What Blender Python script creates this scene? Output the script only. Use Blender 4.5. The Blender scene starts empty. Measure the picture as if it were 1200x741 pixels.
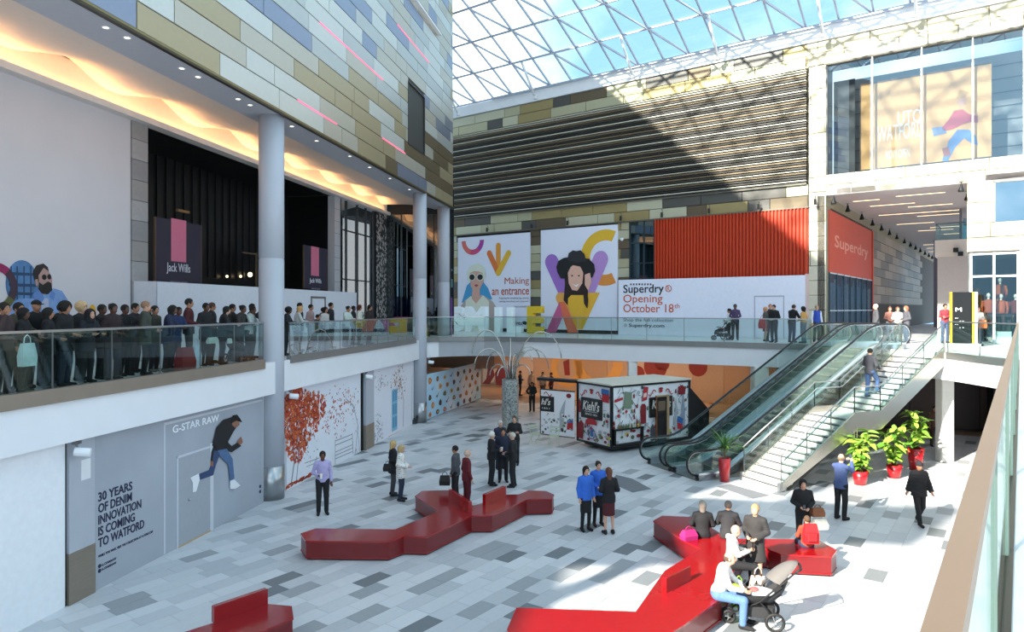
import bpy, math, random
import numpy as np
from mathutils import Vector, Matrix
from mathutils.geometry import tessellate_polygon
random.seed(7)
rnd = random.random
SC = bpy.context.scene
COL = SC.collection
# ------------------------------------------------------------------ camera
EYE = 5.75           # eye height above the ground floor (metres)
FP = 816.0           # focal length in pixels of the 1200 px wide frame
HY = 361.5           # horizon row
cd = bpy.data.cameras.new('camera')
cam = bpy.data.objects.new('camera', cd)
COL.objects.link(cam)
cam.location = (0, 0, EYE)
cam.rotation_euler = (math.radians(90), 0, 0)
cd.sensor_width = 36.0
cd.lens = 36.0 * FP / 1200.0
cd.shift_y = -(370.5 - HY) / 1200.0
cd.clip_start = 0.05
cd.clip_end = 600
SC.camera = cam
# ------------------------------------------------------------------ sky
W = bpy.data.worlds.new('sky'); SC.world = W
W.use_nodes = True
wn = W.node_tree.nodes; wl = W.node_tree.links
wn.clear()
wo = wn.new('ShaderNodeOutputWorld'); bg = wn.new('ShaderNodeBackground')
tc = wn.new('ShaderNodeTexCoord'); noi = wn.new('ShaderNodeTexNoise'); rmp = wn.new('ShaderNodeValToRGB')
noi.inputs['Scale'].default_value = 2.2; noi.inputs['Detail'].default_value = 6
rmp.color_ramp.elements[0].position = .47; rmp.color_ramp.elements[0].color = (.36, .66, .90, 1)
rmp.color_ramp.elements[1].position = .63; rmp.color_ramp.elements[1].color = (1, .99, .97, 1)
smap = wn.new('ShaderNodeMapping'); smap.inputs['Location'].default_value = (3.1, 1.4, .6)
wl.new(tc.outputs['Generated'], smap.inputs['Vector']); wl.new(smap.outputs['Vector'], noi.inputs['Vector']); wl.new(noi.outputs['Fac'], rmp.inputs['Fac'])
mr = wn.new('ShaderNodeMapRange'); mr.inputs['From Min'].default_value = .47; mr.inputs['From Max'].default_value = .63
mr.inputs['To Min'].default_value = 1.45; mr.inputs['To Max'].default_value = 2.7
wl.new(noi.outputs['Fac'], mr.inputs['Value']); wl.new(mr.outputs['Result'], bg.inputs['Strength'])
wl.new(rmp.outputs['Color'], bg.inputs['Color'])
wl.new(bg.outputs['Background'], wo.inputs['Surface'])
# ------------------------------------------------------------------ sun
sl = bpy.data.lights.new('sun', 'SUN'); so = bpy.data.objects.new('sun', sl); COL.objects.link(so)
sl.energy = 17.0; sl.angle = math.radians(.9); sl.color = (1, .93, .80)
so.location = (-20, -20, 30)
so.rotation_euler = Vector((.73, .683, -.60)).to_track_quat('-Z', 'Y').to_euler()
# ------------------------------------------------------------------ view
SC.view_settings.view_transform = 'Standard'
SC.view_settings.look = 'None'
SC.view_settings.gamma = 1
SC.view_settings.use_curve_mapping = False
SC.view_settings.exposure = 0.0
SC.cycles.max_bounces = 8
SC.cycles.diffuse_bounces = 4
SC.cycles.transparent_max_bounces = 16

ORD = ('first', 'second', 'third', 'fourth', 'fifth', 'sixth', 'seventh', 'eighth', 'ninth', 'tenth', 'eleventh', 'twelfth', 'thirteenth', 'fourteenth', 'fifteenth', 'sixteenth')
# ================================================================== helpers
def lin(h):
    c = [int(h[i:i+2], 16) / 255 for i in (0, 2, 4)]
    return tuple((x / 12.92 if x <= .04045 else ((x + .055) / 1.055) ** 2.4) for x in c) + (1,)
MATS = {}
def M(col, rough=.5, metal=0., noise=.0, scale=8., bump=0., emit=0., trans=0., coat=0., stretch=None):
    """procedural material, cached by its look"""
    key = (col, rough, metal, noise, scale, bump, emit, trans, coat, stretch)
    if key in MATS: return MATS[key]
    m = bpy.data.materials.new('surface_' + col); m.use_nodes = True
    nt = m.node_tree; b = nt.nodes['Principled BSDF']
    c = lin(col)
    b.inputs['Base Color'].default_value = c
    b.inputs['Roughness'].default_value = rough
    b.inputs['Metallic'].default_value = metal
    if coat: b.inputs['Coat Weight'].default_value = coat; b.inputs['Coat Roughness'].default_value = .08
    if emit:
        b.inputs['Emission Color'].default_value = c; b.inputs['Emission Strength'].default_value = emit
    if trans: b.inputs['Transmission Weight'].default_value = trans
    n = nt.nodes.new('ShaderNodeTexNoise'); n.inputs['Scale'].default_value = scale; n.inputs['Detail'].default_value = 5
    t = nt.nodes.new('ShaderNodeTexCoord')
    if stretch:
        mp = nt.nodes.new('ShaderNodeMapping'); mp.inputs['Scale'].default_value = stretch
        nt.links.new(t.outputs['Object'], mp.inputs['Vector']); nt.links.new(mp.outputs['Vector'], n.inputs['Vector'])
    else:
        nt.links.new(t.outputs['Object'], n.inputs['Vector'])
    a = noise if noise else .03
    r = nt.nodes.new('ShaderNodeValToRGB')
    r.color_ramp.elements[0].position = .3; r.color_ramp.elements[1].position = .7
    r.color_ramp.elements[0].color = tuple(max(0, x * (1 - a)) for x in c[:3]) + (1,)
    r.color_ramp.elements[1].color = tuple(min(1, x * (1 + a)) for x in c[:3]) + (1,)
    nt.links.new(n.outputs['Fac'], r.inputs['Fac']); nt.links.new(r.outputs['Color'], b.inputs['Base Color'])
    if bump:
        bp = nt.nodes.new('ShaderNodeBump'); bp.inputs['Strength'].default_value = bump; bp.inputs['Distance'].default_value = .02
        nt.links.new(n.outputs['Fac'], bp.inputs['Height']); nt.links.new(bp.outputs['Normal'], b.inputs['Normal'])
    MATS[key] = m
    return m
def glass(name, tint, refl=.10, rough=.0, fres=.5):
    """thin sheet glass: tinted see-through plus mirror reflection"""
    key = ('glass', name)
    if key in MATS: return MATS[key]
    m = bpy.data.materials.new(name); m.use_nodes = True
    nt = m.node_tree; nt.nodes.clear()
    o = nt.nodes.new('ShaderNodeOutputMaterial'); mx = nt.nodes.new('ShaderNodeMixShader')
    tr = nt.nodes.new('ShaderNodeBsdfTransparent'); gl = nt.nodes.new('ShaderNodeBsdfGlossy')
    tr.inputs['Color'].default_value = lin(tint); gl.inputs['Roughness'].default_value = rough
    gl.inputs['Color'].default_value = (.95, .97, 1, 1)
    lw = nt.nodes.new('ShaderNodeLayerWeight'); lw.inputs['Blend'].default_value = .12
    ma = nt.nodes.new('ShaderNodeMath'); ma.operation = 'MULTIPLY_ADD'
    ma.inputs[1].default_value = fres; ma.inputs[2].default_value = refl; ma.use_clamp = True
    nt.links.new(lw.outputs['Fresnel'], ma.inputs[0]); nt.links.new(ma.outputs[0], mx.inputs['Fac'])
    nt.links.new(tr.outputs[0], mx.inputs[1]); nt.links.new(gl.outputs[0], mx.inputs[2])
    nt.links.new(mx.outputs[0], o.inputs['Surface'])
    MATS[key] = m
    return m

class MB:
    def __init__(s): s.v = []; s.f = []; s.m = []; s.mats = []
    def mi(s, mat):
        if mat not in s.mats: s.mats.append(mat)
        return s.mats.index(mat)
    def add(s, vs, fs, mat):
        n = len(s.v); i = s.mi(mat)
        s.v += [tuple(v) for v in vs]
        for f in fs: s.f.append(tuple(n + k for k in f)); s.m.append(i)
        return s
    def obox(s, o, ax, ay, az, mat):
        """box from corner o with edge vectors"""
        o, ax, ay, az = map(Vector, (o, ax, ay, az))
        vs = [o + ax * i + ay * j + az * k for k in (0, 1) for j in (0, 1) for i in (0, 1)]
        fs = [(0, 2, 3, 1), (4, 5, 7, 6), (0, 1, 5, 4), (2, 6, 7, 3), (0, 4, 6, 2), (1, 3, 7, 5)]
        return s.add(vs, fs, mat)
    def box(s, c, size, mat, rz=0.):
        a = Vector((math.cos(rz), math.sin(rz), 0)) * size[0]; b = Vector((-math.sin(rz), math.cos(rz), 0)) * size[1]
        z = Vector((0, 0, size[2]))
        return s.obox(Vector(c) - a / 2 - b / 2 - z / 2, a, b, z, mat)
    def chamfer(s, c, size, ch, mat, rz=0.):
        """box with chamfered upright edges"""
        x, y = size[0] / 2, size[1] / 2
        p = [(-x + ch, -y), (x - ch, -y), (x, -y + ch), (x, y - ch), (x - ch, y), (-x + ch, y), (-x, y - ch), (-x, -y + ch)]
        co, si = math.cos(rz), math.sin(rz)
        p = [(c[0] + q[0] * co - q[1] * si, c[1] + q[0] * si + q[1] * co) for q in p]
        return s.prism(p, c[2] - size[2] / 2, c[2] + size[2] / 2, mat)
    def prism(s, poly, z0, z1, mat, top=None):
        n = len(poly)
        area = sum(poly[i][0] * poly[(i + 1) % n][1] - poly[(i + 1) % n][0] * poly[i][1] for i in range(n))
        if area < 0: poly = poly[::-1]
        vs = [(p[0], p[1], z0) for p in poly] + [(p[0], p[1], z1) for p in poly]
        tr = tessellate_polygon([[Vector((p[0], p[1], 0)) for p in poly]])
        fs = []
        for t in tr:
            a, b, c = t
            cr = (poly[b][0] - poly[a][0]) * (poly[c][1] - poly[a][1]) - (poly[b][1] - poly[a][1]) * (poly[c][0] - poly[a][0])
            if cr < 0: a, b, c = a, c, b
            fs.append((n + a, n + b, n + c)); fs.append((a, c, b))
        s.add(vs, [(i, (i + 1) % n, n + (i + 1) % n, n + i) for i in range(n)], mat)
        k = len(s.v) - 2 * n
        for f in fs: s.f.append(tuple(k + q for q in f)); s.m.append(s.mi(mat))
        return s
    def tube(s, pts, r, mat, n=8, closed=False, caps=True):
        pts = [Vector(p) for p in pts]; m = len(pts)
        rs = r if isinstance(r, (list, tuple)) else [r] * m
        up = None; rings = []
        for i, p in enumerate(pts):
            if closed: d = pts[(i + 1) % m] - pts[i - 1]
            else: d = pts[min(i + 1, m - 1)] - pts[max(i - 1, 0)]
            d.normalize()
            if up is None:
                up = Vector((0, 0, 1)) if abs(d.z) < .9 else Vector((1, 0, 0))
            x = d.cross(up)
            if x.length < 1e-6: x = d.orthogonal()
            x.normalize(); up = x.cross(d).normalized()
            rings.append([p + (x * math.cos(2 * math.pi * k / n) + up * math.sin(2 * math.pi * k / n)) * rs[i] for k in range(n)])
        vs = [v for g in rings for v in g]; fs = []
        for i in range(m if closed else m - 1):
            j = (i + 1) % m
            for k in range(n):
                l = (k + 1) % n
                fs.append((i * n + k, i * n + l, j * n + l, j * n + k))
        if caps and not closed:
            fs.append(tuple(range(n))[::-1]); fs.append(tuple((m - 1) * n + k for k in range(n)))
        return s.add(vs, fs, mat)
    def lathe(s, prof, c, mat, n=24):
        vs = []; fs = []
        for r, z in prof:
            vs += [(c[0] + r * math.cos(2 * math.pi * k / n), c[1] + r * math.sin(2 * math.pi * k / n), c[2] + z) for k in range(n)]
        for i in range(len(prof) - 1):
            for k in range(n):
                l = (k + 1) % n
                fs.append((i * n + k, i * n + l, (i + 1) * n + l, (i + 1) * n + k))
        fs.append(tuple(range(n))[::-1]); fs.append(tuple((len(prof) - 1) * n + k for k in range(n)))
        return s.add(vs, fs, mat)
    def ball(s, c, r, mat, n=10, m=6):
        r = r if isinstance(r, (tuple, list)) else (r, r, r)
        vs = []; fs = []
        for i in range(m + 1):
            th = math.pi * i / m
            for k in range(n):
                ph = 2 * math.pi * k / n
                vs.append((c[0] + r[0] * math.sin(th) * math.cos(ph), c[1] + r[1] * math.sin(th) * math.sin(ph), c[2] - r[2] * math.cos(th)))
        for i in range(m):
            for k in range(n):
                l = (k + 1) % n
                fs.append((i * n + k, i * n + l, (i + 1) * n + l, (i + 1) * n + k))
        return s.add(vs, fs, mat)
    def mesh(s, name, off=(0, 0, 0), smooth=False):
        me = bpy.data.meshes.new(name)
        ox, oy, oz = off
        me.from_pydata([(x - ox, y - oy, z - oz) for x, y, z in s.v], [], s.f)
        for mt in s.mats: me.materials.append(mt)
        me.polygons.foreach_set('material_index', s.m)
        if smooth: me.polygons.foreach_set('use_smooth', [True] * len(s.f))
        me.update()
        return me
def wloc(o):
    p = Vector((0, 0, 0))
    while o: p += o.location; o = o.parent
    return p
def link(name, me, parent=None, loc=(0, 0, 0), rz=0., scale=None):
    o = bpy.data.objects.new(name, me); COL.objects.link(o)
    o.parent = parent; o.location = loc; o.rotation_euler = (0, 0, rz)
    if scale: o.scale = scale
    return o
def obj(name, mb, parent=None, smooth=False, label=None, kind=None):
    """MB in world coordinates -> object (parents must be unrotated)"""
    off = wloc(parent) if parent else Vector((0, 0, 0))
    if not mb.v: return None
    xs = np.array(mb.v); c = Vector(((xs[:, 0].min() + xs[:, 0].max()) / 2, (xs[:, 1].min() + xs[:, 1].max()) / 2, xs[:, 2].min()))
    o = link(name, mb.mesh(name, c, smooth), parent, c - off)
    if label: o['label'] = label
    if kind: o['kind'] = kind
    return o
def tag(o, label, cat, group=None, kind=None):
    o['label'] = label; o['category'] = cat
    if group: o['group'] = group
    if kind: o['kind'] = kind
    return o
def thing(name, label, cat, loc=(0, 0, 0), rz=0., group=None):
    o = link(name, None, None, loc, rz)
    o.empty_display_size = .2
    return tag(o, label, cat, group)
def struct(name, mb, smooth=False, label=None):
    o = obj(name, mb, None, smooth, label, 'structure')
    return o
def copy_tree(o, parent=None):
    c = o.copy(); COL.objects.link(c)
    if parent: c.parent = parent
    for ch in list(o.children): copy_tree(ch, c)
    return c

# ---- directions of the building (plan)
cA = Vector((.5906, .8070, 0)); cB = Vector((.8070, -.5906, 0))       # main grid
cE = Vector((.915, .4035, 0)); cG = Vector((.4035, -.915, 0))         # escalators and stair
cC = Vector((.1713, .9852, 0))                                        # left wing
class Plane:
    """upright plane: origin P (x,y), unit direction d running left to right as seen from the atrium"""
    def __init__(s, P, d):
        s.P = Vector((P[0], P[1], 0)); s.d = Vector((d[0], d[1], 0)).normalized(); s.n = Vector((s.d.y, -s.d.x, 0))
        s.rz = math.atan2(s.d.y, s.d.x)
    def pt(s, u, z, off=0.): return s.P + s.d * u + s.n * off + Vector((0, 0, z))
    def uz(s, px, py, off=0.):
        k = (px - 600) / FP; P = s.P + s.n * off
        Y = (P.x - P.y * s.d.x / s.d.y) / (k - s.d.x / s.d.y)
        u = (Y - P.y) / s.d.y
        return u, EYE - (py - HY) * Y / FP
    def u(s, px): return s.uz(px, HY)[0]
    def shift(s, off): p = s.P + s.n * off; return Plane((p.x, p.y), s.d)
    def box(s, mb, u0, u1, z0, z1, o0, o1, mat):
        return mb.obox(s.pt(u0, z0, o0), s.d * (u1 - u0), s.n * (o1 - o0), Vector((0, 0, z1 - z0)), mat)
    def poly(s, mb, uzs, off, mat, th=.006):
        """thin flat print, polygon in (u,z)"""
        n = len(uzs)
        tr = tessellate_polygon([[Vector((a, b, 0)) for a, b in uzs]])
        vs = [s.pt(a, b, off + th) for a, b in uzs] + [s.pt(a, b, off) for a, b in uzs]
        fs = []
        for t in tr:
            a, b, c = t
            cr = (uzs[b][0] - uzs[a][0]) * (uzs[c][1] - uzs[a][1]) - (uzs[b][1] - uzs[a][1]) * (uzs[c][0] - uzs[a][0])
            if cr < 0: b, c = c, b
            fs.append((a, b, c))
        fs += [(i, (i + 1) % n, n + (i + 1) % n, n + i) for i in range(n)]
        return mb.add(vs, fs, mat)
    def ppoly(s, mb, pxs, off, mat, th=.006):
        return s.poly(mb, [s.uz(x, y) for x, y in pxs], off, mat, th)
    def disc(s, mb, u, z, r, off, mat, rz=None, n=28, th=.006):
        rz = rz or r
        return s.poly(mb, [(u + r * math.cos(2 * math.pi * k / n), z + rz * math.sin(2 * math.pi * k / n)) for k in range(n)], off, mat, th)
    def ring(s, mb, u, z, r0, r1, off, mat, a0=0, a1=360, n=40, th=.006, clip=None):
        for k in range(n):
            t0 = math.radians(a0 + (a1 - a0) * k / n); t1 = math.radians(a0 + (a1 - a0) * (k + 1) / n)
            q = [(u + r * math.cos(t), z + r * math.sin(t)) for r, t in ((r0, t0), (r1, t0), (r1, t1), (r0, t1))]
            if clip and not all(clip[0] <= a <= clip[1] and clip[2] <= b <= clip[3] for a, b in q): continue
            mt = mat(k / n) if callable(mat) else mat
            s.poly(mb, q, off, mt, th)
        return mb
def pill(p, q, r, n=10):
    """rounded bar outline between two (u,z) points"""
    a = math.atan2(q[1] - p[1], q[0] - p[0]); out = []
    for k in range(n + 1):
        t = a + math.pi / 2 + math.pi * k / n; out.append((p[0] + r * math.cos(t), p[1] + r * math.sin(t)))
    for k in range(n + 1):
        t = a - math.pi / 2 + math.pi * k / n; out.append((q[0] + r * math.cos(t), q[1] + r * math.sin(t)))
    return out
def text_on(name, body, pl, u0, u1, z0, z1, mat, parent, off=.02, ex=.004, bold=0., shear=0.):
    """lettering fitted into a box on an upright plane"""
    cu = bpy.data.curves.new(name, 'FONT'); cu.body = body; cu.size = 1; cu.extrude = ex; cu.offset = bold; cu.shear = shear
    cu.resolution_u = 3
    cu.align_x = 'LEFT'
    t = bpy.data.objects.new(name, cu)
    me = bpy.data.meshes.new_from_object(t)
    bpy.data.objects.remove(t)
    vs = np.zeros(len(me.vertices) * 3); me.vertices.foreach_get('co', vs); vs = vs.reshape(-1, 3)
    mn, mx = vs.min(0), vs.max(0)
    nu = (vs[:, 0] - mn[0]) / (mx[0] - mn[0]) * (u1 - u0); nz = (vs[:, 1] - mn[1]) / (mx[1] - mn[1]) * (z1 - z0)
    vs = np.stack([nu, -vs[:, 2], nz], 1)
    me.vertices.foreach_set('co', vs.ravel()); me.materials.clear(); me.materials.append(mat); me.update()
    p = pl.pt(u0, z0, off) - (wloc(parent) if parent else Vector())
    o = link(name, me, parent, p, pl.rz)
    return o
def ptext(name, body, pl, a, b, mat, parent, **k):
    """lettering between photo-measured corners a (top left) and b (bottom right)"""
    u0, z1 = pl.uz(*a); u1, z0 = pl.uz(*b)
    return text_on(name, body, pl, u0, u1, z0, z1, mat, parent, **k)
def ground(px, py, z=0.):
    Y = FP * (EYE - z) / (py - HY)
    return Vector(((px - 600) / FP * Y, Y, z))
def ray_line(px, P, d):
    k = (px - 600) / FP
    Y = (P[0] - P[1] * d[0] / d[1]) / (k - d[0] / d[1])
    return Vector((k * Y, Y, 0))
# ---- the upright planes
FAC = Plane((-8.19, 13.07), cC)            # metal clad facade of the left wing, above the gallery
LOW = Plane((-7.39, 20.7), cC)             # shop hoardings on the ground floor, left
GAL = Plane((-11.15, 20.4), cC)            # back wall of the left gallery
FAR = Plane((6.54, 42.0), cB)              # far wall
p968 = FAR.pt(FAR.u(968), 0)
COR = Plane((p968.x, p968.y), cA)          # left wall of the mall corridor, right
FLOOR2 = 4.15; SOFF = 3.2; CANT = 11.55    # upper floor, slab underside, underside of the left facade
# ================================================================== SETTING
white = M('e6e7ea', .55, noise=.02, scale=3)
offw = M('dcdde0', .5, noise=.03, scale=2)
steel = M('a9abad', .28, .9, noise=.04, scale=3, stretch=(1, 1, 30))
steel_d = M('77797b', .35, .85, noise=.05, scale=4)
tansteel = M('978c7e', .38, .6, noise=.05, scale=2, stretch=(1, 1, 20))
dark = M('0b0b0c', .5, noise=.1)
nearblack = M('050506', .35)
colpaint = M('aeb2bb', .42, noise=.02, scale=2)
beige = M('b8a796', .4, .25, noise=.04, scale=2)
rubber = M('101113', .35)
gpane = glass('balustrade_glass', 'e6f1ee', .03)
groof = glass('roof_glass', 'f8fcfd', .03, fres=.12)
gdark = glass('shop_glass', '6d8a90', .18)
gwin = glass('window_glass', 'b9c6cc', .42)
# ---- ground floor with stone tiles
stones = [M('c3c5c8', .42, noise=.05, scale=5, stretch=(1, 6, 1)), M('bbbdc1', .42, noise=.05, scale=5, stretch=(1, 6, 1)),
          M('cacbce', .42, noise=.04, scale=5, stretch=(1, 6, 1)), M('b2b5b9', .42, noise=.06, scale=5, stretch=(1, 6, 1)),
          M('96999d', .45, noise=.07, scale=6, stretch=(1, 6, 1)), M('6f7478', .48, noise=.10, scale=9, stretch=(1, 6, 1))]
grout = M('a5a7aa', .8)
mb = MB(); mb.prism([(-14, -2), (-2, -8), (34, 8), (34, 62), (-14, 62)], -.35, -.004, grout)
floor = struct('floor', mb)
TL, TW = .78, .39
rot_a = math.atan2(cA.y, cA.x)
low_x = lambda Y: LOW.P.x + (Y - LOW.P.y) * cC.x / cC.y
cells = []
for j in range(-75, 40):
    v = j * TW
    offr = random.choice((0, .39, .2, .58, .31)) + .13 * (j % 3)
    u = 4. + offr
    while u < 66:
        L = TL if rnd() > .10 else TL * 1.5
        c = cA * (u + L / 2) + cB * (v + TW / 2)
        if c.y > 9 and abs(c.x) < .77 * c.y + .8 and c.x > low_x(c.y) - .5 and c.y < 58 - c.x * .5:
            r = rnd()
            k = 5 if r < .062 else 4 if r < .15 else random.choice((0, 0, 1, 1, 2, 2, 3))
            cells.append((u, v, L, k, c))
        u += L
def seen(c):
    return abs(c.x) < .74 * c.y and c.y > 12.3 and c.x < .52 + (c.y * 1.0) * .62 and c.x > low_x(c.y)
cells.sort(key=lambda q: (0 if seen(q[4]) else 1, q[4].length))
tmesh = {}
rest = MB()
for i, (u, v, L, k, c) in enumerate(cells):
    h = .0 if rnd() < .6 else .0015 * rnd()
    if i < 298:
        key = (round(L, 2), k)
        if key not in tmesh:
            m_ = MB(); g = .004
            m_.add([(-L/2+g, -TW/2+g, -.02), (L/2-g, -TW/2+g, -.02), (L/2-g, TW/2-g, -.02), (-L/2+g, TW/2-g, -.02),
                    (-L/2+g, -TW/2+g, 0), (L/2-g, -TW/2+g, 0), (L/2-g, TW/2-g, 0), (-L/2+g, TW/2-g, 0)],
                   [(4, 5, 6, 7), (0, 1, 5, 4), (1, 2, 6, 5), (2, 3, 7, 6), (3, 0, 4, 7)], stones[k])
            tmesh[key] = m_.mesh('stone_tile')
        link('stone_tile', tmesh[key], floor, Vector((c.x, c.y, h)) - floor.location, rot_a)
    else:
        a = cA * (L / 2 - .004); b = cB * (TW / 2 - .004)
        p = [c - a - b, c + a - b, c + a + b, c - a + b]
        vs = [(q.x, q.y, -.02) for q in p] + [(q.x, q.y, h) for q in p]
        rest.add(vs, [(7, 6, 5, 4), (4, 5, 1, 0), (5, 6, 2, 1), (6, 7, 3, 2), (7, 4, 0, 3)], stones[k])
obj('stone_tile', rest, floor, kind='stuff')
# inset mats in front of the moving stairs and the fixed stair
matm = M('6b6e73', .85, noise=.15, scale=60)
for pts in ([(722, 557), (741, 561.5), (763, 573.4), (741.5, 577.5), (715, 566)], [(840, 570.6), (855.5, 567.8), (902.5, 581), (882.4, 584.8)]):
    mb = MB(); mb.prism([tuple(ground(*p)[:2]) for p in pts], 0.001, .008, matm)
    obj('inset_mat', mb, floor)

# ---- upper floor slabs
def es(Y, o=0.): return (-7.09 + (Y - 20.7) * .1739 + o, Y)
EDGE_L = [es(Y) for Y in np.linspace(2, 34.4, 12)]
CURVE = [(-4.60, 35.3), (-4.35, 35.95), (-3.85, 36.5), (-3.2, 36.9), (-2.4, 37.2), (-1.5, 37.35), (-.6, 37.15), (.6, 36.46)]
PA = cE * 23.35 + cG * -21.75
STR = (9.2, 31.3)
EDGE_F = [(3.4, 34.78), (6.3, 33.04), STR, (PA.x, PA.y)]
s1 = cE * 24.15 + cG * -21.75; s2 = cE * 24.15 + cG * -16.45
GA = lambda Y: (.575 + (Y - .92) * .7319, Y)       # edge of the near gallery, running along the main grid
EDGE_R = [(s1.x, s1.y), (s2.x, s2.y), GA(21.2)]
EDGE_C = [GA(21.2), GA(12), GA(4), GA(.92), GA(-4)]
slabm = M('e3e4e8', .5, noise=.02, scale=1.5)
paving2 = M('d6d8da', .3, noise=.05, scale=3)
mb = MB()
outl = [(-24, 2), (-24, 48)]
mb.prism(EDGE_L + CURVE + [(-4.5, 50), (-24, 50), (-24, 2)], SOFF, FLOOR2, slabm)
mb.prism(CURVE[2:] + EDGE_F + EDGE_R[:1] + [(24, 60), (24, 64), (-4.5, 64), (-4.5, 37.2)], SOFF, FLOOR2, slabm)
mb.prism([EDGE_R[0], EDGE_R[1], EDGE_C[0], (60, 12), (70, 80), (24, 64)], SOFF, FLOOR2, slabm)
mb.prism([EDGE_C[0], EDGE_C[1], EDGE_C[2], EDGE_C[3], EDGE_C[4], (10, -10), (60, 12)], SOFF, FLOOR2, slabm)
slab = struct('floor_upper', mb)
mb = MB()
mb.prism([es(2, -.45), es(34.2, -.45), (-5.2, 36.3), (-4.2, 37.6), (-1.5, 38), (3.6, 35.2), (9.3, 31.8), (PA.x + .2, PA.y + .35), (s1.x, s1.y), (s2.x, s2.y), (70, 80), (24, 64), (-14, 62), (-20, 40), (-20, 2)], FLOOR2 + .001, FLOOR2 + .02, paving2)
mb.prism([GA(21.4), GA(4), GA(-4), (10, -10), (60, 12), (22, 30)], FLOOR2 + .002, FLOOR2 + .021, paving2)
obj('paving', mb, slab)
# ---- balustrades: kerb, glass panes, posts, handrail
def balustrade(name, pts, label, kerbm, z0=3.98, z1=4.27, rail=5.30, pane=1.45, railw=.06, inset=.0, group='glass balustrades round the void', postm=None, railm=None, kerb=True, kw=.18):
    r = thing(name, label, 'balustrade', (pts[0][0], pts[0][1], z0), group=None)
    postm = postm or steel_d; railm = railm or steel
    P = [Vector((a, b, 0)) for a, b in pts]
    if kerb:
        mb = MB()
        for a, b in zip(P, P[1:]):
            d = (b - a).normalized(); n = Vector((d.y, -d.x, 0))
            mb.obox(a - n * (kw * .55) + Vector((0, 0, z0)), b - a, n * kw, Vector((0, 0, z1 - z0)), kerbm)
        obj('kerb', mb, r)
    # resample
    seg = []; L = 0
    for a, b in zip(P, P[1:]): seg.append((L, L + (b - a).length, a, b)); L += (b - a).length
    def at(s):
        for l0, l1, a, b in seg:
            if s <= l1 + 1e-6: return a + (b - a) * ((s - l0) / (l1 - l0))
        return P[-1]
    n = max(1, round(L / pane)); st = L / n
    for i in range(n):
        a = at(i * st + .012); b = at((i + 1) * st - .012)
        mb = MB(); d = (b - a).normalized(); nn = Vector((d.y, -d.x, 0)) * .012
        mb.obox(a + Vector((0, 0, z1)) - nn / 2, b - a, nn, Vector((0, 0, rail - z1 - .03)), gpane)
        obj('glass_pane', mb, r)
    pm = MB(); pm.box((0, 0, (rail - z1) / 2), (.022, .022, rail - z1), postm); me = pm.mesh('post')
    for i in range(n + 1):
        p = at(i * st); link('post', me, r, Vector((p.x, p.y, z1)) - r.location)
    mb = MB()
    for a, b in zip(P, P[1:]):
        d = (b - a).normalized(); nn = Vector((d.y, -d.x, 0)) * railw
        mb.obox(a + Vector((0, 0, rail - .03)) - nn / 2 - d * .01, b - a + d * .02, nn, Vector((0, 0, .045)), railm)
    obj('handrail', mb, r)
    return r
tan = M('8f8276', .4, .3, noise=.05, scale=2)
greyk = M('8a8a88', .4, .5, noise=.05, scale=2)
balustrade('glass_balustrade', [es(7, -.02), es(20.15, -.02)], 'glass balustrade with beige kerb before the crowd, left of the round column', tan, z0=4.0, rail=5.34, pane=1.55)
balustrade('glass_balustrade', [es(21.7, -.02), es(34.2, -.02)], 'glass balustrade with grey kerb between the two tall round columns of the left gallery', greyk, z0=4.04, rail=5.30, pane=1.3)
balustrade('glass_balustrade', [(-4.5, 35.7)] + CURVE[1:] + EDGE_F, 'curved glass balustrade with grey kerb below the big wall posters', greyk, z0=4.0, z1=4.24, rail=5.30, pane=1.75)
e0 = cE * 24.2 + cG * -16.42
balustrade('glass_balustrade', [(e0.x, e0.y), (GA(21.3)[0] - .05, 21.3)], 'short glass balustrade beside the top of the stair, over the white slab edge', steel, z0=3.95, z1=4.18, rail=5.28, pane=1.9)
near_rail = M('6f5d4d', .5, .1, noise=.03, scale=2)
r = balustrade('glass_balustrade', [GA(21.2), GA(.2)], 'near glass balustrade with thick bronze handrail running along the right edge', M('4a3b2c', .35, .6), z0=4.08, z1=4.19, kw=.07, rail=5.34, pane=2.6, railw=.042, postm=M('6f8078', .3), railm=near_rail)
# ---- ground floor walls on the left
mb = MB()
LOW.box(mb, -12, 15.2, 0, SOFF, -.4, -.02, offw)
wl_low = struct('wall_left_lower', mb)
# white plain hoarding, nearest
mb = MB(); LOW.box(mb, -12, LOW.u(73), 0.0, SOFF - .02, -.02, .06, M('e9eaee', .5))
tag(obj('shop_hoarding', mb), 'plain white shop hoarding at the far left, below the crowded gallery', 'hoarding')
def pilaster(u0, u1, d):
    mb = MB(); LOW.box(mb, u0, u1, 1.0, SOFF, -.02, d, colpaint)
    o = obj('pilaster', mb, wl_low)
    mb = MB(); LOW.box(mb, u0 - .01, u1 + .01, 0, 1.0, -.02, d + .012, tansteel); obj('pilaster_plinth', mb, wl_low)
    mb = MB(); LOW.box(mb, u0 - .1, u0 - .015, 0, SOFF, -.02, d * .4, nearblack); obj('shadow_gap', mb, wl_low)
ua = LOW.u(76); ub = LOW.u(106)
pilaster(ua, ub, .10)
pilaster(LOW.u(424), LOW.u(433.5), .18)
mb = MB(); LOW.box(mb, ua + .28, ua + .52, 2.35, 2.75, .10, .115, offw); obj('access_panel', mb, wl_low)
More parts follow.
